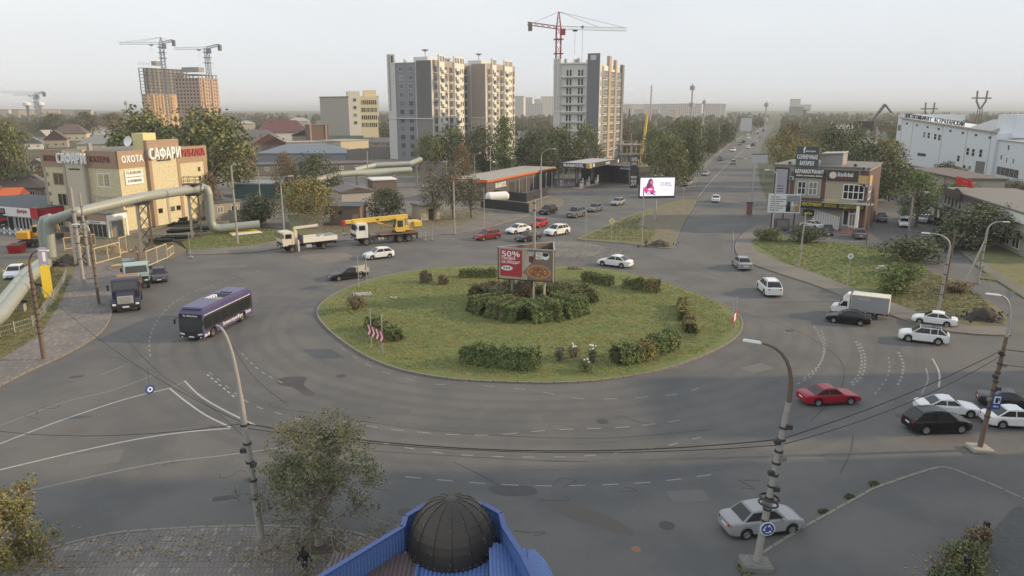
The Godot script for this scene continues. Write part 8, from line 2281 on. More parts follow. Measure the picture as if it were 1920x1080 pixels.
	for i in 3:
		var ar := B.new(); var t := TAU * i / 3
		var pt := func(r: float,w: float): return Vector3(0.1 + cos(w) * r,2.35 + sin(w) * r,0.3)
		for k in 4: ar.beam(pt.call(0.18,t + k * 0.3),pt.call(0.18,t + k * 0.3 + 0.3),0.06,0.02)
		ar.tri_out(pt.call(0.10,t + 1.2),pt.call(0.27,t + 1.2),pt.call(0.19,t + 1.75),Vector3.BACK); part(b,"arrow",ar,M.white_paint)
	var fs := box_part(c,"fuel_sign",Vector3(0.15,3.55,0.3),Vector3(0.62,1.0,0.04),M.blue); box_part(fs,"white_field",Vector3(0.15,3.68,0.325),Vector3(0.42,0.5,0.02),M.white_paint); box_part(fs,"pump_symbol",Vector3(0.12,3.66,0.34),Vector3(0.18,0.34,0.015),M.black); box_part(fs,"pump_nozzle",Vector3(0.27,3.72,0.34),Vector3(0.06,0.24,0.015),M.black)
	text(fs,"200 м",0.13,Transform3D(Basis.IDENTITY,Vector3(-0.02,3.17,0.325)),M.white_paint,0.01,0.34)
	# lamps marching up the bridge road
	var nth := ["nearest","second nearest","third","fourth","fifth","farthest"]; var ni := 0
	for q in [[1312,302,226],[1346,284,232],[1374,264,224],[1394,251,224],[1408,244,224],[1420,239,225],[1409,384,298],[1414,340,262],[1424,300,240],[1432,274,232],[1439,258,228],[1445,248,226],[1450,242,226]]:
		lamp_pole(q[0],q[1],q[2],(nth[ni] + " lamp post of the left row up the bridge road") if ni < 6 else ["nearest","second nearest","third","fourth","fifth","sixth","farthest"][ni - 6] + " lamp post of the right row up the bridge road",Vector3(1.8 if q[0] < 1400 or q[2] == 225 else -1.8,1.2,0),M.galvanised,0.16,0,0,"lamp posts along the bridge road"); ni += 1
	var at := func(o: Node3D,y: float) -> Vector3: return o.transform * Vector3(0,y,0)
	var ya := 6.6; var yb := 6.9
	wire([at.call(a,ya),at.call(b,yb)],1.0,"thick black cable sagging across the foreground between the two near poles",0.028); wire([at.call(a,ya - 0.25),at.call(b,yb - 0.3)],0.8,"thinner cable below the thick one between the near poles",0.018)
	wire([at.call(b,yb),at.call(c,7.0)],0.35,"upper of two wires from the wrapped pole to the fuel sign pole",0.025); wire([at.call(b,yb - 0.3),at.call(c,6.6)],0.6,"lower of two wires from the wrapped pole to the fuel sign pole",0.02)
	wire([at.call(c,7.0),at.call(c,7.0) + Vector3(22,0.4,6)],0.5,"wire leaving the fuel sign pole to the right",0.025); wire([at.call(c,6.0),at.call(c,5.8) + Vector3(22,0,4)],0.5,"lower wire leaving the fuel sign pole to the right",0.02)
	wire([at.call(a,ya),D(-60,800,50) + Vector3(0,0,0)],0.7,"wire from the banded near pole to the left edge",0.02)
	wire([at.call(p1,7.5),at.call(a,ya)],1.2,"wire from the weathered west pole to the near pole",0.02)
	for k in 3: wire([D(1776,452 + k * 14,101),at.call(p10,8.2 - k * 1.6)],0.9,["top","middle","bottom"][k] + " looping cable between the eastern verge pole and the braced pole",0.03)
	for k in 3: wire([D(1180,262 + k * 10,205),D(1268,268 + k * 6,240)],0.6,["top","middle","bottom"][k] + " wire from the price pylon's pole to the bridge road lamp",0.03)
	# a round sign hung on the wires over the western arm
	var hs := thing("hanging_sign","round blue sign hanging on a wire over the western arm","traffic sign",D(281,730,51)); var w2 := B.new(); w2.lathe([Vector2(0.36,-0.02),Vector2(0.36,0.02),Vector2(0,0.02)],Transform3D(Basis(Vector3.RIGHT,PI / 2).rotated(Vector3.UP,0.9),Vector3.ZERO),18); part(hs,"disc",w2,M.blue)
	w2 = B.new(); w2.lathe([Vector2(0.2,-0.03),Vector2(0.2,0.03),Vector2(0.1,0.03)],Transform3D(Basis(Vector3.RIGHT,PI / 2).rotated(Vector3.UP,0.9),Vector3.ZERO),14); part(hs,"white_ring",w2,M.white_paint); part(hs,"hanger",func_rod(1.6,0.012),M.wire)

func quadm(root: Node,word: String,at: Transform3D,pts: Array,out: float,m: Material) -> MeshInstance3D:    # flat print on a board
	var b := B.new(); var poly := PackedVector2Array()
	for q in pts: poly.append(Vector2(q[0],-q[1]))
	b.prism(poly,out - 0.01,out,false,at * Transform3D(Vector3.RIGHT,Vector3.BACK,Vector3.DOWN,Vector3.ZERO)); return part(root,word,b,m)

func ellipse(cx: float,cy: float,rx: float,ry: float,n := 20) -> Array:
	var o := []
	for i in n: o.append([cx + cos(TAU * i / n) * rx,cy + sin(TAU * i / n) * ry])
	return o

func make_boards() -> void:
	var p := G(985,578); p.y = 0.5
	var o := thing("island_billboard","three-sided red pizza billboard on posts in the island's middle","billboard",p)
	var y0 := U(p,526) - 0.5; var y1 := U(p,466) - 0.5; var h := y1 - y0
	var L := Vector3(-3.05,y0,-0.9); var Rf := Vector3(3.1,y0,1.0); var Rb := Vector3(3.3,y0,-4.2)
	for e in [[L,Rf],[Rf,Rb],[Rb,L]]:
		var d: Vector3 = e[1] - e[0]; var w := d.length(); var fr := facing(e[0],Vector3(-d.z,0,d.x))
		if fr.basis.x.dot(d) < 0: fr = Transform3D(fr.basis,e[1])
		plate(o,"panel",fr,0.05,0,w - 0.05,h,0.06,mat("poster_umber",0.20,0.155,0.125,0.55),0.08)
		for v in [0.0,h - 0.1]: plate(o,"frame_rail",fr,0,v,w,v + 0.12,0.09,M.galvanised if v else M.steel_dark)
		plate(o,"frame_post",fr,-0.02,0,0.1,h,0.09,M.steel_dark); plate(o,"frame_post",fr,w - 0.1,0,w + 0.02,h,0.09,mat("frame_cream",0.6,0.54,0.4,0.6))
		if e[0] == Rb: continue
		var s := w / 6.4
		if e[0] == L: 
			quadm(o,"wall_print",fr,[[0.1,0.12],[3.4 * s,0.12],[3.4 * s,h - 0.12],[0.1,h - 0.12]],0.066,mat("poster_sand",0.42,0.36,0.26,0.6))
			quadm(o,"red_field",fr,[[0.28,0.42],[2.8,0.34],[2.82,h - 0.3],[2.7,h - 0.2],[0.4,h - 0.18],[0.28,h - 0.3]],0.072,mat("poster_red",0.42,0.035,0.05,0.5))
			var wh: Material = M.letter_white
			text(o,"50%",0.62,on(fr,0.45,h - 1.0,0.074),wh,0.01,2.1); text(o,"СКИДКА",0.3,on(fr,0.45,h - 1.42,0.074),wh,0.01,1.6); text(o,"НА ПИЦЦЫ*",0.3,on(fr,0.45,h - 1.85,0.074),wh,0.01,2.15)
			quadm(o,"white_pill",fr,ellipse(1.05,h - 2.3,0.68,0.28,24),0.078,wh); text(o,"555",0.26,on(fr,0.62,h - 2.42,0.084),M.black,0.01,0.85)
			quadm(o,"cloth_print",fr,[[2.95,1.4],[3.5,h - 0.3],[4.2,h - 0.3],[3.6,1.2]],0.074,mat("poster_linen",0.45,0.43,0.38,0.7)); quadm(o,"glass_print",fr,[[3.6,h - 1.5],[4.1,h - 1.5],[4.15,h - 0.8],[3.6,h - 0.8]],0.078,mat("poster_wine",0.16,0.03,0.035,0.5))
		var cx := 4.7 * s if e[0] == L else 2.6
		quadm(o,"board_print",fr,[[cx - 1.9,0.9],[cx - 0.3,0.16],[cx + 1.3,0.3],[cx + 1.7,1.0],[cx + 0.4,1.95],[cx - 1.0,1.9]],0.078,mat("poster_wood",0.30,0.17,0.10,0.6))
		quadm(o,"crust_print",fr,ellipse(cx,1.1,1.35,0.75,28),0.084,mat("poster_crust",0.50,0.30,0.15,0.6)); quadm(o,"sauce_print",fr,ellipse(cx,1.1,1.2,0.64,28),0.09,mat("poster_sauce",0.36,0.13,0.06,0.6))
		rng.seed = 8
		for i in 40:
			var t := R(0,TAU); var rr := sqrt(rng.randf()) * 0.95
			quadm(o,"topping_print",fr,ellipse(cx + cos(t) * rr * 1.1,1.1 + sin(t) * rr * 0.58,R(0.06,0.17),R(0.04,0.09),7),0.094 + i * 0.0004,[mat("topping_cheese",0.62,0.45,0.24,0.6),mat("topping_ham",0.42,0.12,0.07,0.6),mat("topping_dark",0.10,0.05,0.03,0.6),mat("topping_leaf",0.12,0.14,0.04,0.6)][i % 4])
		quadm(o,"badge_print",fr,ellipse(cx + 0.75,h - 0.72,0.42,0.42,20),0.08,M.letter_white); quadm(o,"badge_print",fr,ellipse(cx + 0.75,h - 0.56,0.34,0.22,16),0.086,M.black)
		quadm(o,"badge_print",fr,[[cx - 0.35,h - 1.1],[cx + 0.4,h - 1.1],[cx + 0.4,h - 0.3],[cx - 0.35,h - 0.3]],0.08,M.letter_white); text(o,"YES",0.32,on(fr,cx - 0.27,h - 0.68,0.084),M.poster_red,0.01,0.58); text(o,"PIZZA",0.22,on(fr,cx - 0.27,h - 1.0,0.084),M.poster_red,0.01,0.58)
	for e in [[-1.5,-0.6,0.09,M.galvanised],[0.7,-0.5,0.18,M.pole_rust],[0.95,0.2,0.12,M.frame_cream],[2.1,0.2,0.12,M.frame_cream],[2.3,-2.4,0.12,M.galvanised]]:
		part(o,"post",func_rod(y0 + 0.2,e[2]),e[3]).position = Vector3(e[0],0,e[1])
	var mast := thing("mast","pale pole rising through the middle of the pizza billboard","pole",p + Vector3(1.0,0,-2.2))
	part(mast,"shaft",func_rod(U(p + Vector3(0,0,-2.2),383),0.2,0.15),M.pole_concrete)
	for k in 3: part(mast,"band",func_rod(0.12,0.2),M.steel_dark).position.y = 10.2 + k * 0.8
	# the lit advertising screen
	p = G(1228,414); y0 = U(p,367); y1 = U(p,333); h = y1 - y0
	var s := thing("advertising_screen","lit white advertising screen with a pink figure on a single post","screen",p,0.12)
	var w := 6.9; var F := Transform3D(Basis.IDENTITY,Vector3(-w / 2 + 0.1,y0,0.2))
	box_part(s,"cabinet",Vector3(0.1,(y0 + y1) / 2 - 0.1,0),Vector3(w + 0.4,h + 0.7,0.5),mat("cabinet_navy",0.03,0.032,0.05,0.5),0.05); part(s,"post",func_rod(y0,0.24),M.galvanised)
	var glow := func(name_: String,r: float,g: float,bl: float) -> StandardMaterial3D:
		var m := mat(name_,r * 0.3,g * 0.3,bl * 0.3,0.4); m.emission_enabled = true; m.emission = S(Color(r,g,bl)); m.emission_energy_multiplier = 0.95
		return m
	var wht: Material = glow.call("screen_white",1.0,0.93,1.0); var pink: Material = glow.call("screen_pink",0.75,0.06,0.25); var hair: Material = glow.call("screen_plum",0.14,0.05,0.14); var skin_m: Material = glow.call("screen_skin",0.65,0.2,0.22); var ink: Material = glow.call("screen_ink",0.15,0.15,0.28); var lil: Material = glow.call("screen_lilac",0.7,0.6,0.8)
	quadm(s,"screen_face",F,[[0,0],[w,0],[w,h],[0,h]],0.07,wht)
	quadm(s,"screen_figure",F,[[0.7,1.2],[1.2,0.5],[2.6,0.5],[3.3,0.75],[2.9,1.0],[2.7,1.9],[2.2,2.2],[1.6,2.0],[1.0,1.9]],0.076,pink); quadm(s,"screen_figure",F,ellipse(2.05,2.6,0.55,0.8,16),0.08,hair); quadm(s,"screen_figure",F,ellipse(1.6,2.0,0.35,0.6,12),0.082,hair); quadm(s,"screen_figure",F,ellipse(2.25,2.65,0.3,0.42,14),0.086,skin_m)
	quadm(s,"screen_figure",F,[[1.2,0.15],[2.2,0.15],[2.0,0.9],[1.5,0.9]],0.088,lil); quadm(s,"screen_figure",F,ellipse(2.0,1.3,0.5,0.16,10),0.09,wht); quadm(s,"screen_figure",F,[[1.0,0.6],[3.4,0.1],[2.4,0.7],[1.4,0.9]],0.084,hair); quadm(s,"screen_figure",F,[[0.5,0.4],[0.6,2.9],[0.75,2.9],[0.7,0.4]],0.08,lil)
	quadm(s,"screen_emblem",F,ellipse(4.4,2.35,0.34,0.38,18),0.08,ink); quadm(s,"screen_emblem",F,ellipse(4.4,2.35,0.24,0.27,16),0.084,wht)
	text(s,"Real",0.42,on(F,4.95,2.3,0.08),ink,0.01,1.1,"Droid Serif"); text(s,"Тауэрс",0.36,on(F,4.85,1.8,0.08),ink,0.01,1.6,"Droid Serif")
	for i in 3: quadm(s,"screen_line",F,[[4.5,1.45 - i * 0.24],[6.1 - i * 0.3,1.45 - i * 0.24],[6.1 - i * 0.3,1.52 - i * 0.24],[4.5,1.52 - i * 0.24]],0.08,lil)
	for x in [-0.4,0.9]: box_part(s,"roof_lamp",Vector3(x,y1 + 0.45,0.2),Vector3(0.5,0.18,0.3),M.galvanised,0.04)
	# the yellow sign pylon by the west pavement
	p = G(92,560); var ht := U(p,462)
	var y := thing("sign_pylon","narrow yellow and lilac sign pylon beside the riser pipes","sign",p,0.7)
	box_part(y,"yellow_panel",Vector3(0,ht * 0.30 + 0.2,0),Vector3(1.0,ht * 0.62,0.25),mat("pylon_yellow",0.70,0.52,0.045,0.5)); box_part(y,"lilac_panel",Vector3(0,ht * 0.82,0),Vector3(0.95,ht * 0.32,0.25),mat("pylon_lilac",0.30,0.28,0.42,0.5)); box_part(y,"white_strip",Vector3(0.1,ht * 0.82,0.13),Vector3(0.3,ht * 0.2,0.02),M.white_paint)
	for x in [-0.4,0.4]: part(y,"post",func_rod(ht,0.06),M.steel_dark).position.x = x
	# distant boards along the bridge road
	for q in [[1398,250,221,246,20,"far white billboard on posts on the left of the bridge road"],[1421,345,289,306,28,"billboard seen from behind over the right pavement of the bridge road"],[1706,378,350,372,14,"striped kiosk board in the yard beside the trees"],[1404,404,380,402,10,"small red-brown kiosk front at the pavement left of the shop"]]:
		p = G(q[0],q[1]); var z := Vector2(p.x,p.z).length() / LENS
		var bd := thing("roadside_board",q[5],"billboard",p,0.1); var b0 := U(p,q[3]); var b1 := U(p,q[2])
		box_part(bd,"panel",Vector3(0,(b0 + b1) / 2,0),Vector3(q[4] * z,b1 - b0,0.3),mat("board_pale",0.5,0.5,0.52,0.6) if q[0] != 1404 else M.porch_red); box_part(bd,"rim",Vector3(0,b1,0),Vector3(q[4] * z + 0.2,0.2,0.4),M.steel_dark)
		for x in [-0.35,0.35]: part(bd,"post",func_rod(maxf(0.2,b0),0.14),M.galvanised).position.x = x * q[4] * z

func sign_post(px: float,py: float,top: float,word: String,label: String,yaw := 0.0,r := 0.045) -> Node3D:
	var p := G(px,py); p.y = 0.12
	var o := thing(word,label,"traffic sign",p,yaw)
	part(o,"post",func_rod(U(p,top) - 0.12,r),M.galvanised); o.set_meta("h",U(p,top) - 0.12)
	return o

func make_signs() -> void:
	# chevron board on the island's left
	var a := G(697,655); var b := G(718,667); a.y = 0.15; b.y = 0.15
	var o := front("chevron_board","red and white chevron board on two posts at the island's left","traffic sign",a,b); o.position.y = 0.15
	var w := a.distance_to(b); var h := U(a,582); var y0 := U(a,630) - 0.1; var y1 := U(a,611) - 0.1
	for x in [0.0,w]: part(o,"post",func_rod(h,0.05),M.galvanised).position.x = x
	box_part(o,"board",Vector3(w / 2,(y0 + y1) / 2,0.08),Vector3(w * 1.45,y1 - y0,0.04),mat("chevron_red",0.33,0.02,0.03,0.5))
	var hh := y1 - y0; var n := 4; var step := w * 1.45 / n
	for i in n:
		var c := B.new(); var x0 := -w * 0.225 + i * step + 0.04; var t := step * 0.42
		for s in [0,1]:
			var ya := y0 + 0.03 if s == 0 else y1 - 0.03; var ym := (y0 + y1) / 2
			c.face(Vector3(x0,ya,0.105),Vector3(x0 + t,ya,0.105),Vector3(x0 + t + step * 0.42,ym,0.105),Vector3(x0 + step * 0.42,ym,0.105),Vector3.BACK)
		part(o,"chevron",c,M.white_paint)
	a = G(673,541); b = G(688,536)
	o = front("chevron_board","pair of bare grey posts with a board edge-on at the island's far left rim","traffic sign",a,b); w = a.distance_to(b)
	for x in [0.0,w]: part(o,"post",func_rod(U(a,479),0.05),M.galvanised).position.x = x
	box_part(o,"board",Vector3(w / 2,U(a,505),-0.08),Vector3(w * 1.3,0.7,0.04),M.galvanised)
	a = G(1370,638); b = G(1377,626)
	o = front("chevron_board","chevron board seen nearly edge-on at the island's right end","traffic sign",a,b); w = a.distance_to(b)
	for x in [0.0,w]: part(o,"post",func_rod(U(a,566),0.05),M.galvanised).position.x = x
	box_part(o,"board",Vector3(w / 2,U(a,600),0.07),Vector3(w * 1.5,0.75,0.04),M.chevron_red); box_part(o,"chevron",Vector3(w / 2,U(a,600),0.095),Vector3(w * 0.5,0.7,0.01),M.white_paint)
	# priority diamond
	o = sign_post(1146,452,413,"priority_sign","yellow priority diamond with white rim on the wedge lawn",0,0.05); h = o.get_meta("h")
	box_part(o,"rim",Vector3(0,h - 0.1,0.06),Vector3(0.78,0.78,0.03),M.white_paint,0,Basis(Vector3(0,0,1),PI / 4)); box_part(o,"yellow_field",Vector3(0,h - 0.1,0.085),Vector3(0.56,0.56,0.02),M.pylon_yellow,0,Basis(Vector3(0,0,1),PI / 4))
	var disc := func(o2: Node3D,y: float,r: float,m: Material,z: float):
		var s := B.new(); s.lathe([Vector2(r,0),Vector2(r,0.03),Vector2(0,0.03)],Transform3D(Basis(Vector3.RIGHT,PI / 2),Vector3(0,y,z)),20); part(o2,"disc",s,m)
	var tri := func(o2: Node3D,y: float,s: float,m: Material,z: float,down := true):
		var t := B.new(); var k := -1.0 if down else 1.0
		t.tri_out(Vector3(-s,y - k * s * 0.6,z),Vector3(s,y - k * s * 0.6,z),Vector3(0,y + k * s,z),Vector3.BACK); t.tri_out(Vector3(-s,y - k * s * 0.6,z - 0.03),Vector3(s,y - k * s * 0.6,z - 0.03),Vector3(0,y + k * s,z - 0.03),Vector3.FORWARD); part(o2,"triangle",t,m)
	o = sign_post(1588,540,477,"round_sign","small white round sign on a thin post by the east pavement"); h = o.get_meta("h"); disc.call(o,h - 0.2,0.36,M.white_paint,0.05); disc.call(o,h - 0.2,0.12,M.concrete_dark,0.06)
	for q in [[1835,528,498,"back of a triangular sign beside the braced pole"],[1884,612,546,"back of a triangular sign at the side street's mouth"],[1052,357,338,"triangle and round sign pair on the filling station forecourt"],[1281,376,352,"round sign at the wedge's far tip"],[1711,600 - 130,452,"small round sign at the lawn's far end"]]:
		o = sign_post(q[0],q[1],q[2],"sign_post",q[3]); h = o.get_meta("h")
		if q[0] != 1281 and q[0] != 1711: tri.call(o,h - 0.3,0.5,M.galvanised,0.06)
		if q[0] in [1052,1281,1711,1835]: disc.call(o,h - (1.1 if q[0] != 1281 else 0.3),0.34,M.galvanised,0.06)
	o = sign_post(358,484,437,"site_post","thin post standing on a small foot at the worksite's edge"); box_part(o,"foot",Vector3(0,0.05,0),Vector3(0.6,0.1,0.5),M.concrete)
	for q in [[787,447,430,"left of three wire barrier posts behind the crane lorry"],[798,452,433,"middle of three wire barrier posts behind the crane lorry"],[811,451,431,"right of three wire barrier posts behind the crane lorry"]]: box_part(sign_post(q[0],q[1],q[2],"barrier_post",q[3]),"foot",Vector3(0,0.05,0),Vector3(0.5,0.1,0.4),M.concrete)

func make_site() -> void:
	# light fence frames round the dug worksite
	var cream := mat("fence_cream",0.52,0.43,0.28,0.7)
	for q in [[180,497,226,484,2.4,"left worksite fence frame beside the banded pole"],[226,478,250,470,2.6,"tilted worksite fence frame before the lattice trestle"],[276,502,314,486,2.3,"nearest worksite fence frame on the road edge"],[122,470,180,462,2.0,"far worksite fence frame behind the tall poles"],[314,486,326,477,1.4,"short end panel of the nearest worksite fence"]]:
		var a := G(q[0],q[1]); var b := G(q[2],q[3]); var f := front("fence_frame",q[5],"fence",a,b); var w := a.distance_to(b); var h: float = q[4]
		for i in 3: box_part(f,"post",Vector3(w * i / 2,h / 2,0),Vector3(0.12,h,0.12),cream)
		for v in [0.25,h]: box_part(f,"rail",Vector3(w / 2,v,0),Vector3(w,0.12,0.1),cream)
		var m := B.new()
		for i in int(w / 0.3): m.rod(Vector3(i * 0.3,0.25,0),Vector3(i * 0.3,h,0),0.012,-1,4)
		part(f,"mesh_wires",m,M.galvanised)
	for i in 6: solo("timber_beam",func_rod(4.2,0.17),mat("raw_timber",0.42,0.32,0.2,0.9),"pale timber beam in the pile beside the drill rig","timber",G(205,506) + Vector3(0.1 * i,0.2 + 0.3 * (i / 3),-0.5 * (i % 3)),"timber beams in a pile").rotation = Vector3(0.02 * i,0.45,-PI / 2)
	var heap := func(word: String,label: String,px: float,py: float,w: float,h: float,m: Material,seed_: int) -> Node3D:
		var o := thing(word,label,"earth heap",G(px,py)); var b := B.new(); rng.seed = seed_; var rows := []
		for i in 8:
			var row := []; var t := i / 7.0
			for k in 17:
				var a := TAU * k / 16; var rr := w * (1 - t) * (0.85 + 0.25 * sin(k * 2.3 + seed_) * sin(k * 0.39)) ; 
				if k == 16: row.append(row[0])
				else: row.append(Vector3(cos(a) * rr,0.02 + h * (1 - pow(1 - t,1.6)) + R(-0.05,0.07) * h,sin(a) * rr * 0.6))
			rows.append(row)
		skin(b,rows,func(i): return Vector3(0,-0.5,0),false); part(o,"soil",b,m)
		var cl := B.new()
		for i in 60: cl.box(Vector3(rng.randfn() * w * 0.5,R(0.02,h * 0.7),rng.randfn() * w * 0.32),Vector3(R(0.1,0.4),R(0.08,0.25),R(0.1,0.35)),Basis(Vector3(1,0.4,0.2).normalized(),R(0,6)))
		part(o,"clods",cl,m).set_meta("kind","stuff")
		return o
	heap.call("soil_heap","dark heap of broken earth at the wedge lawn's near corner",1237,462,2.2,1.1,M.dug_soil,3)
	var e2: Node3D = heap.call("soil_heap","dark dug heap with a pipe end on the eastern verge",1842,600,2.6,1.3,mat("wet_soil",0.055,0.045,0.04,0.95),5)
	var t := B.new(); t.lathe([Vector2(0.22,-0.1),Vector2(0.34,-0.1),Vector2(0.34,0.1),Vector2(0.22,0.1),Vector2(0.22,-0.1)],Transform3D(Basis(Vector3.RIGHT,PI / 2),Vector3(0.8,0.5,1.5)),14); part(e2,"pipe_end",t,M.concrete)
	heap.call("earth_mound","small brown earth mound on the island's far rim",1076,508,1.0,0.6,mat("mound_brown",0.16,0.11,0.07,0.95),7)
	heap.call("earth_mound","bank of ochre soil inside the worksite behind the fence",210,474,3.0,1.6,M.plank_ochre,9); heap.call("soil_heap","heap of grey earth beside the worksite poles",128,498,2.6,1.6,M.dug_soil,12)
	for q in [[680,556,2.2,0.16,"flat concrete slab with a red bush beside it on the island"],[738,565,2.0,0.1,"concrete slab with a round manhole ring on the island"]]:
		var o := thing("concrete_slab",q[4],"slab",G(q[0],q[1]) + Vector3(0,0.22,0),0.3); box_part(o,"plate",Vector3(0,0.08,0),Vector3(q[2],0.16,1.5),M.concrete,0.02)
		if q[0] > 700: var r := B.new(); r.lathe([Vector2(0.42,0.1),Vector2(0.42,0.3),Vector2(0.28,0.3),Vector2(0.28,0.2),Vector2(0,0.2)],Transform3D.IDENTITY,16); part(o,"manhole_ring",r,M.concrete)
	var cr := thing("concrete_ring","low white-grey concrete blocks on the eastern lawn by the dark bush","slab",G(1655,514) + Vector3(0,0.14,0),0.2); box_part(cr,"block",Vector3(0,0.35,0),Vector3(2.0,0.7,0.8),M.concrete,0.05); box_part(cr,"block",Vector3(0.5,0.75,-0.6),Vector3(1.6,0.3,0.7),M.concrete,0.04)
	# upturned and stacked boats beside the store
	var hull := B.new(); var rows := []
	for i in 9:
		var u := i / 8.0; var bw := 0.85 * sqrt(maxf(0.02,1.0 - pow(maxf(0,u - 0.45) / 0.56,2))) ; var row := []
		for k in 9: 
			var a := PI * k / 8; row.append(Vector3(cos(a) * bw,0.75 - sin(a) * 0.62 * (1.0 - 0.35 * pow(u,3)) + 0.18 * u * u,(u - 0.5) * 4.6))
		rows.append(row)
	skin(hull,rows,func(i): return Vector3(0,0.9,rows[i][0].z),true)
	for s in [0,8]:
		for i in 8: hull.beam(rows[i][s],rows[i + 1][s],0.07,0.07)
	for z in [-0.8,0.5]: hull.box(Vector3(0,0.6,z),Vector3(1.5,0.05,0.3))
	var hm := hull.mesh(); var gr := mat("boat_green",0.028,0.045,0.035,0.5)
	var bl := [[302,424,0,"bottom boat of the stack by the store's lit wall"],[302,424,1,"middle boat of the stack by the store's lit wall"],[302,424,2,"top boat of the stack by the store's lit wall"],[330,421,0,"lower dark boat behind the stack"],[330,421,1,"upper dark boat behind the stack"],[350,424,0,"boat between the stack and the tallest trestle"],[306,458,0,"nearest dark green boat on the store's forecourt"],[332,452,0,"boat beside the nearest one on the forecourt"],[342,444,1,"boat propped behind the nearest two"],[392,434,0,"green boat at the foot of the tallest trestle"]]
	for q in bl:
		var o := thing("boat",q[3],"boat",G(q[0],q[1]) + Vector3(0,0.08 + q[2] * 0.42,0),1.2 + 0.15 * q[2] + (0.3 if q[0] > 320 else 0.0),"boats for sale beside the store"); part(o,"hull",hm,gr if q[0] != 392 else mat("boat_leaf",0.05,0.10,0.05,0.5))
	for i in 5: solo("plank",func_rod(5.0,0.12),M.pylon_yellow if i < 3 else M.white_paint,["nearest yellow","second yellow","third yellow","nearer white","farthest white"][i] + " long plank lying at the grass edge right of the trestle","plank",G(424 + i * 3,436 + i * 2) + Vector3(0,0.25,0),"planks at the grass edge").rotation = Vector3(0,0.4,-PI / 2 + 0.01 * i)
	# low wire fence along the west verge
	var pts := line([[-40,662],[0,634],[28,626],[62,615],[84,590],[100,566],[117,540],[126,520]])
	for i in pts.size() - 1:
		var f := front("verge_fence",["leftmost length","second length","third length","fourth length","fifth length","sixth length","farthest length"][i] + " of the low wire fence on the west verge","fence",pts[i],pts[i + 1]); var ln: float = pts[i].distance_to(pts[i + 1])
		for k in 2: box_part(f,"post",Vector3(ln * k,0.65,0),Vector3(0.12,1.3,0.12),M.pole_concrete)
		var m := B.new()
		for k in int(ln / 0.25): m.rod(Vector3(k * 0.25,0.1,0),Vector3(k * 0.25,1.1,0),0.012,-1,4)
		for v in [0.12,0.6,1.1]: m.rod(Vector3(0,v,0),Vector3(ln,v,0),0.02,-1,4)
		part(f,"mesh_wires",m,M.galvanised)
	# iron fence by the corner brick path
	for i in 3:
		var p := G(1846 - i * 18,1010 + i * 34); box_part(thing("bollard",["upper","middle","lower"][i] + " dark square post beside the corner bushes","bollard",p),"shaft",Vector3(0,0.5,0),Vector3(0.25,1.0,0.25),M.trim_black,0.03)

func capsule_field(bones: Array,p: Vector3) -> float:
	var d := 9.0
	for q in bones:
		var ab: Vector3 = q[1] - q[0]; var t := clampf((p - q[0]).dot(ab) / maxf(1e-6,ab.length_squared()),0,1)
		var e: float = p.distance_to(q[0] + ab * t) - lerpf(q[2],q[3],t)
		var h := clampf(0.5 + 0.5 * (d - e) / 0.05,0,1); d = lerpf(d,e,h) - 0.05 * h * (1 - h)
	return d

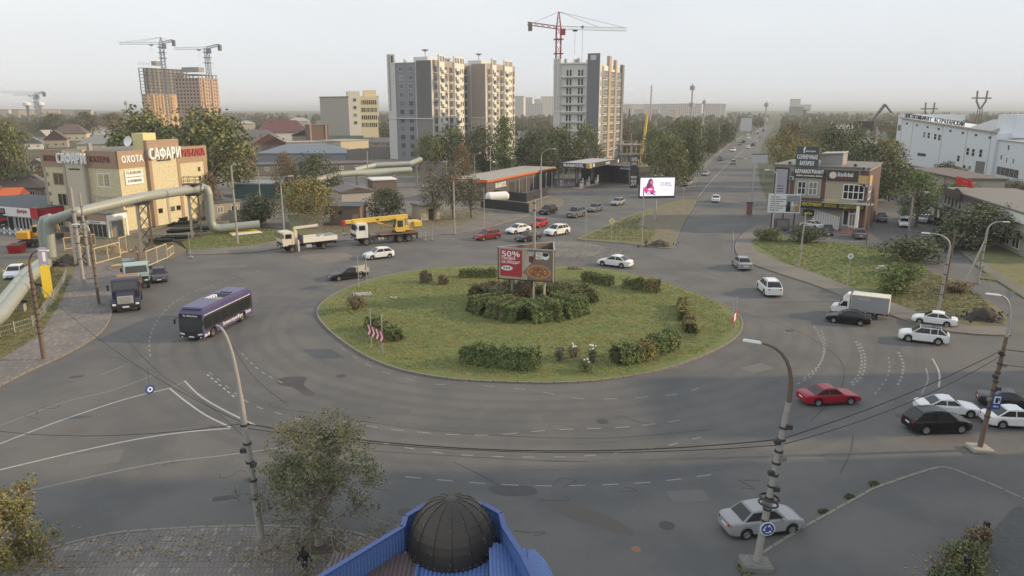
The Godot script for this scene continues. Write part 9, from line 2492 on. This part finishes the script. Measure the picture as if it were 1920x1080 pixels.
func body_mesh(bones: Array,cell: float) -> ArrayMesh:                 # surface nets round tapered capsules
	var lo := Vector3.ONE * 9; var hi := -lo
	for q in bones:
		for e in 2: lo = lo.min(q[e] - Vector3.ONE * (q[2 + e] + 0.04)); hi = hi.max(q[e] + Vector3.ONE * (q[2 + e] + 0.04))
	var n := Vector3i(((hi - lo) / cell).ceil()) + Vector3i.ONE * 2
	var f := PackedFloat32Array(); f.resize(n.x * n.y * n.z)
	for z in n.z:
		for y in n.y:
			for x in n.x: f[(z * n.y + y) * n.x + x] = capsule_field(bones,lo + Vector3(x,y,z) * cell)
	var at := {}; var b := B.new()
	for z in n.z - 1:
		for y in n.y - 1:
			for x in n.x - 1:
				var s := Vector3.ZERO; var c := 0
				for e in [[0,1],[2,3],[4,5],[6,7],[0,2],[1,3],[4,6],[5,7],[0,4],[1,5],[2,6],[3,7]]:
					var p := Vector3(x + (e[0] & 1),y + ((e[0] >> 1) & 1),z + (e[0] >> 2)); var q := Vector3(x + (e[1] & 1),y + ((e[1] >> 1) & 1),z + (e[1] >> 2))
					var fp := f[(int(p.z) * n.y + int(p.y)) * n.x + int(p.x)]; var fq := f[(int(q.z) * n.y + int(q.y)) * n.x + int(q.x)]
					if (fp < 0) != (fq < 0): s += p.lerp(q,fp / (fp - fq)); c += 1
				if c: at[Vector3i(x,y,z)] = lo + s / c * cell
	var grad := func(p: Vector3) -> Vector3:
		var e := 0.006; return Vector3(capsule_field(bones,p + Vector3(e,0,0)) - capsule_field(bones,p - Vector3(e,0,0)),capsule_field(bones,p + Vector3(0,e,0)) - capsule_field(bones,p - Vector3(0,e,0)),capsule_field(bones,p + Vector3(0,0,e)) - capsule_field(bones,p - Vector3(0,0,e))).normalized()
	var nn := {}
	for k in at: nn[k] = grad.call(at[k])
	for k in at:
		for ax in 3:
			var o := Vector3i.ZERO; o[ax] = 1; var u := Vector3i.ZERO; u[(ax + 1) % 3] = 1; var w := Vector3i.ZERO; w[(ax + 2) % 3] = 1
			var k2: Vector3i = k + o
			if k2.x >= n.x or k2.y >= n.y or k2.z >= n.z: continue
			var fa := f[(k.z * n.y + k.y) * n.x + k.x]; var fb := f[(k2.z * n.y + k2.y) * n.x + k2.x]
			if (fa < 0) == (fb < 0): continue
			var q := [k,k - u,k - u - w,k - w]
			if not (at.has(q[1]) and at.has(q[2]) and at.has(q[3])): continue
			b.smooth_tri(at[q[0]],at[q[1]],at[q[2]],nn[q[0]],nn[q[1]],nn[q[2]]); b.smooth_tri(at[q[0]],at[q[2]],at[q[3]],nn[q[0]],nn[q[2]],nn[q[3]])
	return b.mesh()

func make_person() -> void:
	var p := G(573,1091)
	var o := thing("person","person in a dark hooded jacket and jeans walking past the tree pit","person",p + Vector3(0,0.12,0),PI * 0.92)
	var V := func(x: float,y: float,z: float) -> Vector3: return Vector3(x,y,z)
	var hips := 0.93
	var coat := [[V.call(0,hips - 0.06,0),V.call(0,1.18,0.01),0.155,0.15],[V.call(0,1.15,0.01),V.call(0,1.40,0.0),0.16,0.15],[V.call(-0.13,1.42,0),V.call(0.13,1.42,0),0.085,0.085],[V.call(0,1.45,0),V.call(0,1.52,0.01),0.07,0.06],
		[V.call(0.2,1.41,0),V.call(0.27,1.13,-0.07),0.066,0.052],[V.call(0.27,1.13,-0.07),V.call(0.25,0.89,0.05),0.05,0.042],[V.call(-0.2,1.41,0),V.call(-0.27,1.14,0.06),0.066,0.052],[V.call(-0.27,1.14,0.06),V.call(-0.25,0.92,0.20),0.05,0.042]]
	var legs := [[V.call(0,hips,0),V.call(0,hips - 0.05,0),0.15,0.14],[V.call(0.09,hips - 0.08,0),V.call(0.1,0.5,0.12),0.095,0.065],[V.call(0.1,0.5,0.12),V.call(0.1,0.10,0.05),0.062,0.045],[V.call(-0.09,hips - 0.08,0),V.call(-0.1,0.49,-0.06),0.095,0.065],[V.call(-0.1,0.49,-0.06),V.call(-0.1,0.12,-0.28),0.062,0.045]]
	part(o,"jeans",body_mesh(legs,0.022),mat("jeans_blue",0.05,0.065,0.11,0.9)); part(o,"jacket",body_mesh(coat,0.02),mat("jacket_black",0.018,0.018,0.02,0.85))
	var head := [[V.call(0,1.60,0.0),V.call(0,1.68,0.0),0.085,0.095],[V.call(0,1.56,0.05),V.call(0,1.62,0.06),0.05,0.055],[V.call(0,1.615,0.1),V.call(0,1.60,0.118),0.012,0.014],[V.call(0.092,1.63,-0.005),V.call(0.092,1.65,-0.005),0.014,0.016],[V.call(-0.092,1.63,-0.005),V.call(-0.092,1.65,-0.005),0.014,0.016]]
	part(o,"head",body_mesh(head,0.012),mat("skin_tone",0.42,0.25,0.18,0.7))
	part(o,"hair",body_mesh([[V.call(0,1.70,-0.02),V.call(0,1.66,-0.04),0.098,0.092],[V.call(0,1.58,-0.06),V.call(0,1.5,-0.07),0.07,0.06]],0.015),mat("hair_dark",0.03,0.022,0.018,0.8))
	for s in [1.0,-1.0]:
		var w: Vector3 = V.call(0.25 * s,0.88 if s > 0 else 0.91,0.06 if s > 0 else 0.21); var hb := [[w,w + V.call(0,-0.07,0.015),0.03,0.035]]
		for k in 4: hb.append([w + V.call(0,-0.08,0.045 - k * 0.022),w + V.call(-0.012 * s,-0.16 + 0.008 * absf(k - 1.5),0.06 - k * 0.024),0.0095,0.008])
		hb.append([w + V.call(0,-0.03,0.05),w + V.call(-0.01 * s,-0.09,0.085),0.011,0.009]); part(o,"hand",body_mesh(hb,0.007),M.skin_tone)
		var an: Vector3 = V.call(0.1 * s,0.07,0.05 if s > 0 else -0.28); part(o,"shoe",body_mesh([[an + V.call(0,-0.02,-0.05),an + V.call(0,-0.03,0.14),0.045,0.038]],0.014),M.trim_black)

func make_shade() -> void:
	# two plain slabs of flats stand outside the picture on the right; their shade lies over the foreground
	for q in [[Vector3(52,0,18),64.0,16.0,31.0,"flats beside the viewpoint on the right, outside the picture"],[Vector3(66,0,-51),11.0,14.0,21.0,"lower flats beyond the right edge of the picture"]]:
		var r := thing("block_of_flats",q[4],"apartment building",q[0],PI / 2); var w: float = q[1]; var h: float = q[3]
		box_part(r,"wall",Vector3(w / 2,h / 2,q[2] / 2),Vector3(w,h,q[2]),M.tower_pale); box_part(r,"roof",Vector3(w / 2,h + 0.2,q[2] / 2),Vector3(w + 0.8,0.4,q[2] + 0.8),M.concrete)
		for k in int(h / 3.0) - 1:
			for i in int(w / 3.6): win(r,on(Transform3D(Basis(Vector3.UP,PI),Vector3(w,0,0)),1.0 + i * 3.6,1.6 + k * 3.0,0.02),1.6,1.5,2,1,M.white_paint,M.glass_grey)
